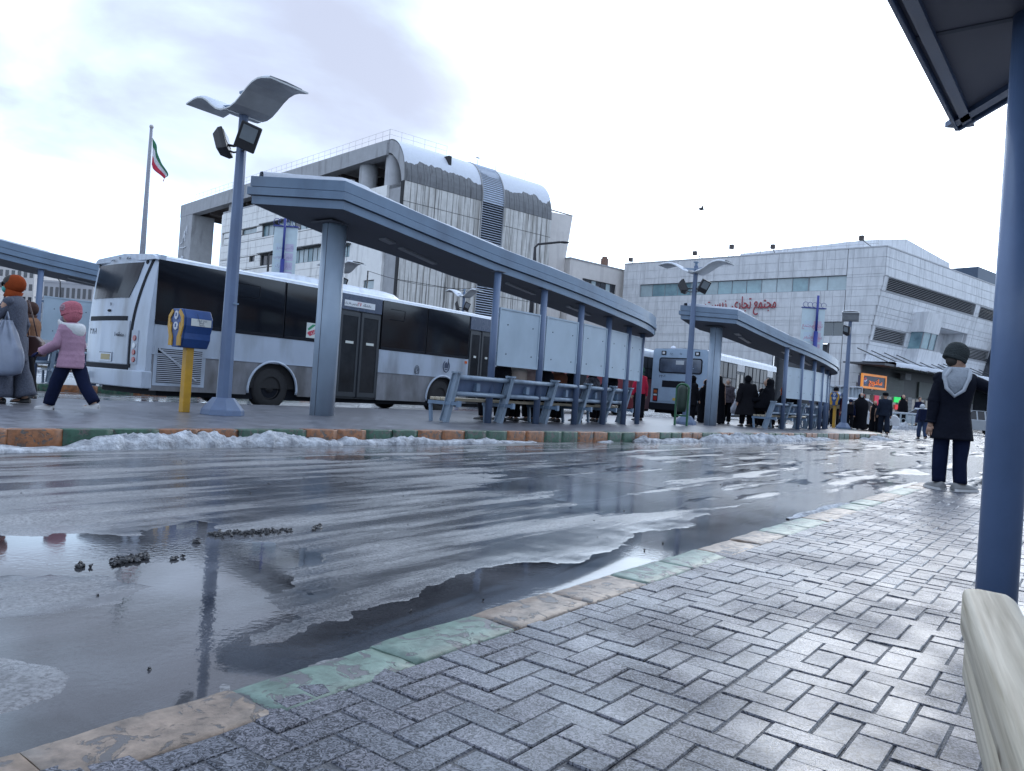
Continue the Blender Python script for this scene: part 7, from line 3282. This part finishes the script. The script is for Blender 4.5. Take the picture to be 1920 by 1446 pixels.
        mm.ball((0, .040 * h, -.002 * h), .040 * h, 14, 10, sx=.92, sy=.72, sz=1.22)
        mm.tube([(0, .062 * h, .010 * h), (0, .078 * h, -.010 * h)], [.006 * h, .010 * h], 8)
        obj('face', mm, SKIN, s.t)
        return s

    def beanie(s, mt, tall=1.0, brim=True, back=0, low=0):
        h = s.h
        m = MB(s.hm() @ Matrix.Translation((0, -.004 * h, .030 * h + low * h)) @ Matrix.Rotation(R(back), 4, 'X'))
        rings = []
        for (z, r_) in ((-.036, .064), (-.020, .0665), (0, .069), (.02, .069), (.038 * tall, .063), (.052 * tall, .051), (.062 * tall, .034), (.068 * tall, .012)):
            rings.append([(r_ * h * .96 * math.cos(a), r_ * h * 1.10 * math.sin(a), z * h) for a in [2 * math.pi * k / 26 for k in range(26)]])
        m.loft(rings)
        fold(m, .005 * h, 20 / h, s.seed)
        b = obj('beanie', m, mt, s.t)
        if brim:
            mm = MB(m.M)
            mm.loft([[(r_ * h * .96 * math.cos(a), r_ * h * 1.1 * math.sin(a), z * h) for a in [2 * math.pi * k / 26 for k in range(26)]] for z, r_ in ((-.036, .0655), (-.032, .0675), (-.014, .068), (-.012, .0665))])
            obj('brim', mm, mt, b)
        return s

    def hair(s, mt=None, long=False):
        h = s.h
        m = MB(s.hm())
        m.ball((0, -.010 * h, .018 * h), .062 * h, 14, 10, sx=.92, sy=1.04, sz=1.12)
        if long:
            m.tube([(0, -.04 * h, 0), (0, -.05 * h, -.08 * h)], [.05 * h, .04 * h], 10)
        obj('hair', m, mt or HAIR, s.t)
        return s

    def hood_down(s, mt, mt_in=None, k=1.0):
        """a hood lying on the shoulders behind the neck"""
        h = s.h
        m = MB(Matrix.Translation(s.neck + Vector((0, 0, 0))))
        rings = []
        for i in range(15):
            a = math.pi * (-.08 + 1.16 * i / 14)
            rr = .078 * h * k
            c = Vector((rr * 1.05 * math.cos(a), -rr * .85 * math.sin(a) + .02 * h, -.005 * h - .055 * h * math.sin(a)))
            th = (.018 + .030 * math.sin(a) ** 2) * h
            n_ = Vector((math.cos(a), -math.sin(a), .35)).normalized()
            up_ = Vector((0, 0, 1))
            rings.append([tuple(c + n_ * th * math.cos(q) * .9 + up_ * th * 1.5 * math.sin(q)) for q in [2 * math.pi * j / 10 for j in range(10)]])
        m.loft(rings)
        fold(m, .010 * h, 14 / h, s.seed)
        obj('hood', m, mt, s.t)
        return s

    def add(s, name, m, mt):
        return obj(name, m, mt, s.t)


BLK = cloth('black', (0.0045, 0.005, 0.008))
BLK2 = cloth('soft_black', (0.008, 0.008, 0.011))
NAVY = cloth('navy', (0.007, 0.011, 0.034))
JEANS = cloth('jeans', (0.035, 0.055, 0.11))
GREYC = cloth('grey_tweed', (0.085, 0.095, 0.125), vs_=60, var=.3)
BROWNC = cloth('tan_brown', (0.17, 0.09, 0.055))
PINKC = cloth('pink_quilt', (0.34, 0.205, 0.28), .6)
WHITEC = cloth('off_white', (0.40, 0.41, 0.42))
SHOE_W = mat('shoe_pale', (0.42, 0.41, 0.41), .5, var=.15)
SHOE_D = mat('shoe_dark', (0.02, 0.02, 0.022), .4, var=.15)
SOLE = mat('sole_white', (0.5, 0.5, 0.5), .6, var=.1)


def spot(x, ytop, d, z=ISL_Z):
    """stand a person at distance d under photograph column x; height follows from where the head reaches"""
    a = D(x, ytop, d)
    b = None
    # column leans with the camera: feet lie straight below the head
    return Vector((a.x, d, z)), a.z - z


# -- woman with the orange scarf, walking left with a big bag
g0 = G(36, 758, ISL_Z)
hh = D(36, 521, g0.y).z - ISL_Z
F = Fig('woman in orange headscarf and grey tweed coat carrying a big grey plastic bag', (g0.x - .13, g0.y, ISL_Z), R(100), hh, legs=((8, 5), (-9, 4)), arms=((30, 100, 4), (-8, 22, 10)), lean=3, vox=.016, hands=True)
F.trousers(GREYC, 1.15, 1.75).shoes(SHOE_D).coat(GREYC, .33, 1.05, .92)
F.scarf(cloth('rust_orange', (0.22, 0.042, 0.012)), back=1.12).eyes()
h = F.h
m = MB(F.hm())
m.ball((0, .052 * h, -.030 * h), .034 * h, 12, 8, sx=1.05, sy=.75, sz=.9)
F.add('face_mask', m, mat('mask_cyan', (0.06, 0.34, 0.31), .7, var=.05))
m = MB(F.hm())
for sx in (-1, 1):
    m.tube([(sx * .022 * h, .066 * h, .008 * h), (sx * .022 * h, .070 * h, .008 * h)], .019 * h, 12)
    m.bar((sx * .04 * h, .062 * h, .01 * h), (sx * .055 * h, .0, .012 * h), .004 * h, .004 * h)
m.bar((-.01 * h, .07 * h, .01 * h), (.01 * h, .07 * h, .01 * h), .004 * h, .004 * h)
F.add('glasses', m, TRIM)
m = MB(F.hm())
m.ball((0, .012 * h, .026 * h), .060 * h, 14, 10, sx=.95, sy=1.05, sz=1.0)
F.add('hair', m, HAIR)
m = MB(Matrix.Translation(F.hd[0][0] + F.hd[0][1] * .07 * h) @ Matrix.Rotation(R(20), 4, 'X'))
m.box((0, 0, .03), (.07, .012, .14))
F.add('phone', m, TRIM)
# the hanging bag is a thing of its own
pw = F.t.matrix_basis @ (F.hd[1][0] + F.hd[1][1] * .05 * h)
bagp = G(14, 712, ISL_Z)
bt = thing('plastic_bag', 'large grey plastic bag hanging from the arm of the woman in the orange scarf', 'bag', tuple(D(6, 704, g0.y - .28)), 0)
m = MB()
rings = []
H0 = .70
for i in range(19):
    v = i / 18
    z = H0 * v
    rx = float(np.interp(v, [0, .05, .2, .5, .8, 1], [.10, .20, .235, .20, .11, .05]))
    ry = float(np.interp(v, [0, .05, .2, .5, .8, 1], [.06, .11, .13, .11, .07, .03]))
    rings.append([((rx + .022 * math.sin(k * 2.6 + 1.7) * (0.3 + v)) * math.cos(a_), (ry + .02 * math.sin(k * 3.9) * (0.3 + v)) * math.sin(a_), z) for k, a_ in enumerate([2 * math.pi * q / 26 for q in range(26)])])
m.loft(rings)
fold(m, .03, 9, 4)
obj('bag_body', m, mat('bag_plastic', (0.20, 0.235, 0.31), .38, var=.15, vs_=4, spec=.6), bt)
m = MB()
m.tube([(-.03, 0, H0 - .02), (.0, 0, H0 + .10), (.03, 0, H0 - .02)], .012, 6)
obj('handle', m, MATS['bag_plastic'], bt)

# -- the companion behind her in tan brown
p, hh = spot(60, 560, 11.3)
F = Fig('person in tan brown jacket half hidden behind the woman in orange scarf', p, R(98), 1.40, legs=((-10, 4), (8, 4)), arms=((-5, 25, 8), (10, 40, 8)))
F.trousers(BLK, 1.1).shoes(SHOE_D).coat(BROWNC, .52, 1.0, 1.05).scarf(cloth('brown_scarf', (0.06, 0.035, 0.03)))
hb2 = thing('handbag', 'dark brown handbag with long strap on the shoulder beside the tan jacket', 'handbag', tuple(D(60, 668, 10.35)), R(8))
m = MB()
m.loft([[(x * k_, y * .07, z) for x, y in ((-1, -1), (1, -1), (1, 1), (-1, 1))] for z, k_ in ((0, .15), (.05, .17), (.2, .13), (.27, .06))], smooth=False)
obj('bag_body', m, mat('leather_brown', (0.065, 0.03, 0.028), .4, var=.2), hb2, bevel=.02)
m = MB()
m.tube([(-.06, 0, .26), (-.11, .0, .55), (-.12, .02, .75)], .009, 6)
m.tube([(.05, 0, .26), (-.03, .0, .55), (-.10, .02, .75)], .009, 6)
obj('strap', m, MATS['leather_brown'], hb2)

# -- the girl in pink
ga, gb_ = G(84, 767, ISL_Z), G(160, 773, ISL_Z)
gc = (ga + gb_) / 2
hh = D(133, 569, gc.y).z - ISL_Z
hh *= .99
class GirlFig(Fig):
    glove = cloth('glove_blue', (0.02, 0.025, 0.075))
F = GirlFig('girl in pink knitted hat and pink quilted jacket walking left', (gc.x + .03, gc.y, ISL_Z), R(82), hh, legs=((23, 8), (-25, 10)), arms=((14, 48, 8), (-4, 20, 10)), lean=4, vox=.013, hands=True, wide=.95, headk=1.28)
F.trousers(NAVY, 1.12).shoes(SHOE_W, SOLE, 1.12).coat(PINKC, .42, 1.0, 1.16, quilt=.055, name='quilted_jacket')
F.hood_down(cloth('fleece_white', (0.55, 0.56, 0.57)), k=1.45).eyes()
KNIT = cloth('pink_knit', (0.42, 0.135, 0.17), bump=.9, bs=60)
F.beanie(KNIT, 1.0, back=-12, low=.0)
h = F.h
m = MB(F.hm())
m.ball((0, -.018 * h, .000 * h), .066 * h, 16, 12, sx=.95, sy=.98, sz=1.0)
fold(m, .012 * h, 22 / h, 6)
F.add('hat_back', m, KNIT)
m = MB(F.hm())
for k in range(6):
    a_ = 2 * math.pi * k / 6
    m.ball((-.062 * h, .018 * h + .014 * h * math.cos(a_), .042 * h + .014 * h * math.sin(a_)), .012 * h, 8, 6, sx=.5)
m.ball((-.068 * h, .018 * h, .042 * h), .009 * h, 8, 6)
F.add('knitted_flower', m, cloth('flower_grey', (0.34, 0.22, 0.26)))
m = MB(F.hm())
m.ball((0, .046 * h, -.040 * h), .030 * h, 12, 8, sx=1.1, sy=.8, sz=.8)
F.add('scarf', m, cloth('scarf_mauve', (0.20, 0.19, 0.24)))

# -- the boy in the black coat at the end of the pavement
gy = (G(1756, 921, .08) + G(1798, 919, .08)) / 2
hh = D(1790, 660, gy.y).z - .08
F = Fig('boy in long black coat, dark green beanie and grey hood, seen from behind', (gy.x, gy.y, .085), R(-14), hh, legs=((2, 2), (-3, 2)), arms=((-4, 6, 9), (14, 6, 66)), head_yaw=-72, vox=.014, wide=.99, hands=True, stance=.060, headk=1.12)
F.trousers(cloth('navy_trousers', (0.006, 0.010, 0.030)), .98).shoes(mat('shoe_grey', (0.17, 0.17, 0.17), .6, var=.2), SOLE, 1.4, toe=(12, -58)).coat(cloth('coat_black', (0.0045, 0.006, 0.013), .75, bump=.5, bs=18), .355, 1.10, 1.06, name='coat')
F.beanie(cloth('beanie_green', (0.035, 0.042, 0.044), bump=.8, bs=70), 1.30, back=-20, low=.002).eyes()
h = F.h
HOODM = cloth('hood_grey', (0.27, 0.30, 0.34), bump=.5, bs=40)
# pointed hood hanging down the back
m = MB(Matrix.Translation(F.neck))
rings = []
for i in range(13):
    v = i / 12
    z = (.045 - .20 * v) * h
    wv = float(np.interp(v, [0, .15, .4, .7, .9, 1], [.070, .096, .094, .068, .040, .014])) * h
    dv = float(np.interp(v, [0, .3, .7, 1], [.045, .055, .045, .02])) * h
    yb = -(.040 + .042 * math.sin(v * 2.2)) * h
    xo = -.030 * h * v
    rings.append([(xo + wv * math.cos(a_), yb - dv * .8 * math.sin(a_), z) for a_ in [2 * math.pi * q / 18 for q in range(18)]])
m.loft(rings)
fold(m, .014 * h, 16 / h, 3)
hdp = F.add('hood', m, HOODM)
m = MB(Matrix.Translation(F.neck))
m.tube([(-.058 * h, -.088 * h, .035 * h), (-.098 * h, -.095 * h, -.03 * h), (-.088 * h, -.115 * h, -.11 * h), (-.035 * h, -.122 * h, -.165 * h), (.022 * h, -.118 * h, -.12 * h), (.055 * h, -.108 * h, -.03 * h), (.066 * h, -.085 * h, .03 * h)], .013 * h, 8)
obj('hood_edge', m, cloth('hood_rib', (0.34, 0.37, 0.41)), hdp)
m = MB(F.hm())
m.ball((0, -.024 * h, -.002 * h), .048 * h, 12, 8, sx=.95, sy=.8, sz=.9)
F.add('hair', m, HAIR)

# -- people around the shelters
def standing(label, x, ytop, d, yaw, build, z=ISL_Z, group=None, hcap=None, **kw):
    p, hh = spot(x, ytop, d, z)
    f = Fig(label, p, R(yaw), hcap or hh, group=group, vox=.024, **kw)
    build(f)
    return f


def b_black_coat(f):
    f.trousers(BLK, 1.1).shoes(SHOE_D).coat(BLK2, .22, 1.25, 1.15).scarf(BLK, back=1.1)


def b_chador(f, w_=1.0):
    f.shoes(SHOE_D).chador(BLK, w_=w_)


standing('person in red jacket and green scarf at the far end of the main shelter', 1203, 690, 22.0, 20, lambda f: (f.trousers(BLK, 1.1), f.shoes(SHOE_D), f.coat(cloth('red_jacket', (0.40, 0.02, 0.05)), .50), f.scarf(cloth('green_scarf', (0.015, 0.07, 0.045)))))
standing('person in black looking at a phone behind the second lamp post', 1300, 706, 24.0, -60, lambda f: (f.trousers(BLK, 1.1), f.shoes(SHOE_D), f.coat(BLK2, .36, 1.1, 1.1), f.scarf(BLK)), arms=((40, 70, 5), (10, 10, 6)))
standing('woman in black cloak half hidden by the left side of the pale column', 1325, 712, 24.5, 30, lambda f: b_chador(f, 1.15))
standing('woman in black chador on the right of the second pale column', 1349, 704, 24.0, -20, lambda f: b_chador(f, .95))
f = standing('elderly person in cream hood and checkered grey jacket holding a white bag', 1366, 712, 25.0, 160, lambda f: (f.trousers(BLK, 1.1), f.shoes(SHOE_D), f.coat(cloth('checked_jacket', (0.085, 0.075, 0.09), vs_=14, var=.7), .47, 1.0, 1.15), f.scarf(cloth('cream_hood', (0.36, 0.32, 0.30)))))
pb = thing('plastic_bag', 'small white plastic bag in the hand of the checkered jacket wearer', 'bag', tuple(D(1378, 777, 24.7)), 0)
m = MB()
m.loft([[(r_ * math.cos(a_) * (1 + .1 * math.sin(5 * a_)), r_ * .6 * math.sin(a_), z) for a_ in [2 * math.pi * q / 14 for q in range(14)]] for z, r_ in ((0, .07), (.05, .15), (.2, .15), (.36, .07), (.50, .02))])
obj('bag_body', m, mat('bag_white', (0.50, 0.52, 0.58), .4, var=.1), pb)
standing('broad woman in ankle length black coat facing the bus, tallest at second shelter', 1403, 706, 23.4, 12, b_black_coat, wide=1.22, arms=((-6, 8, 16), (-4, 8, 16)), legs=((6, 3), (-6, 3)))
standing('woman in black cape holding up a phone beside the broad woman', 1428, 728, 25.5, 5, lambda f: (b_chador(f, .9), f.coat(cloth('grey_sleeve', (0.16, 0.17, 0.19)), .6)), arms=((10, 10, 5), (60, 40, 10)))
standing('man in black beanie and blue jeans just past the second shelter', 1545, 732, 29.0, 170, lambda f: (f.trousers(JEANS), f.shoes(SHOE_W, SOLE), f.coat(BLK2, .50, 1, 1.1), f.beanie(BLK), f.hood_down(WHITEC)))
standing('person in dark hat standing behind the second fare card machine', 1568, 728, 33.0, 180, lambda f: (f.trousers(BLK), f.shoes(SHOE_D), f.coat(cloth('olive_coat', (0.16, 0.13, 0.08)), .46, 1, 1.1), f.beanie(BLK)))
standing('woman in maroon coat and grey scarf beside the second fare card machine', 1582, 748, 31.0, 60, lambda f: (f.trousers(JEANS), f.shoes(SHOE_W, SOLE), f.coat(cloth('maroon', (0.11, 0.045, 0.055)), .45, 1.1, 1.2), f.scarf(cloth('slate_scarf', (0.12, 0.14, 0.19)))), hcap=1.42)
f = standing('child with dark backpack next to the maroon coat', 1595, 757, 30.6, -30, lambda f: (f.trousers(BLK), f.shoes(SHOE_D), f.coat(NAVY, .5, 1, 1.1), f.beanie(NAVY)), hcap=1.15)
m = MB()
m.box((0, -.14, .80), (.26, .16, .36))
f.add('backpack', m, BLK2)
f = standing('woman in long black chador and face mask standing alone near the island end', 1616, 738, 30.8, 165, lambda f: b_chador(f, 1.2))
m = MB(f.hm())
m.ball((0, .060 * f.h, -.022 * f.h), .030 * f.h, 10, 8, sy=.7)
f.add('face_mask', m, mat('mask_grey', (0.3, 0.33, 0.34), .7))
standing('woman in black with a child, left of the man in the dark suit', 1641, 752, 32.0, 180, lambda f: b_chador(f, .9), z=0.0)
standing('small figure in black in front of the man in the dark suit', 1650, 757, 31.5, 175, lambda f: b_chador(f, .8), z=0.0)
standing('man in dark suit and flat cap walking at the island end', 1661, 736, 31.0, -15, lambda f: (f.trousers(cloth('suit', (0.014, 0.02, 0.035)), 1.1), f.shoes(SHOE_D), f.coat(MATS['cloth_suit'], .45, 1.0, 1.1), f.beanie(BLK, .7)), z=0.0, legs=((14, 5), (-14, 8)))
f = standing('stooping walker with white hat and dark blue backpack crossing the wet road', 1732, 758, 29.0, -10, lambda f: (f.trousers(JEANS, 1.1), f.shoes(SHOE_D), f.coat(cloth('blue_coat', (0.04, 0.05, 0.10)), .5, 1, 1.15), f.scarf(cloth('white_hat', (0.5, 0.53, 0.56)))), z=0.0, legs=((14, 5), (-14, 10)), lean=12)
m = MB()
m.box((0, -.12, f.h * .70), (.34, .22, .42))
f.add('backpack', m, NAVY)
standing('woman in black chador partly behind the near blue post', 1872, 757, 23.0, 80, lambda f: b_chador(f, 1.2), z=0.0, hcap=1.55)
standing('distant shopper in black before the red lamp window', 1694, 741, 58.0, 180, lambda f: b_chador(f, 1.0), z=0.0)
standing('distant shopper in dark coat at the display window', 1725, 745, 60.0, 170, lambda f: (f.trousers(BLK), f.shoes(SHOE_D), f.coat(NAVY, .4), f.hair()), z=0.0)

# -- passengers sitting on the benches with their backs to us
def seated(label, s_, q_, b, hs=1.6, ya=0, grp='passengers seated on the main bench', **kw):
    p = W(s_, q_, ISL_Z)
    f = Fig(label, p, RZ + R(ya), hs, group=grp, legs=((82, 86), (80, 84)), arms=((30, 50, 8), (30, 50, 8)), sit=True, vox=.024, **kw)
    b(f)
    return f


def s_chador(c=None):
    def g_(f):
        f.trousers(BLK, 1.1).shoes(SHOE_D).coat(c or BLK, .46, 1.0, 1.1)
        f.chador(c or BLK, seated=True, w_=1.05)
    return g_


def s_coat(c, hd):
    def g_(f):
        f.trousers(BLK, 1.1).shoes(SHOE_D).coat(c, .48, 1.0, 1.15)
        f.scarf(hd)
    return g_


seated('seated woman in black chador at the left end of the main bench', 10.0, 8.25, s_chador())
seated('seated person in cream coat, second from the left on the main bench', 10.45, 8.22, s_coat(cloth('cream_coat', (0.30, 0.25, 0.215)), cloth('cream_hood', (0, 0, 0))), 1.62)
seated('seated person in dusty pink shawl between the first two notice panels', 10.9, 8.25, s_coat(cloth('dusty_pink', (0.25, 0.18, 0.165)), MATS['cloth_dusty_pink']), 1.6)
seated('seated woman in black chador under the second notice panel', 11.35, 8.2, s_chador())
seated('seated person in chestnut jacket under the second notice panel', 11.85, 8.2, s_coat(cloth('chestnut', (0.09, 0.035, 0.02)), BLK), 1.6)
seated('seated woman in black under the third notice panel', 12.35, 8.2, s_chador())
seated('seated person in checked shirt below the fourth notice panel', 13.3, 8.25, s_coat(cloth('check_grey', (0.10, 0.10, 0.12), vs_=16, var=.8), BLK), 1.55)
seated('seated woman in black at the right end of the main bench', 14.3, 8.38, s_chador())
G2 = 'passengers seated under the second shelter'
seated('seated woman in tall black chador at the near end of the second bench', 21.75, 7.18, s_chador(), 1.85, grp=G2)
seated('seated woman in black with rust scarf beneath the second shelter panels', 23.0, 7.1, s_coat(BLK, cloth('rust_orange', (0, 0, 0))), 1.6, grp=G2)
seated('seated woman in dark chador deeper along the second bench', 24.0, 7.1, s_chador(), 1.6, grp=G2)
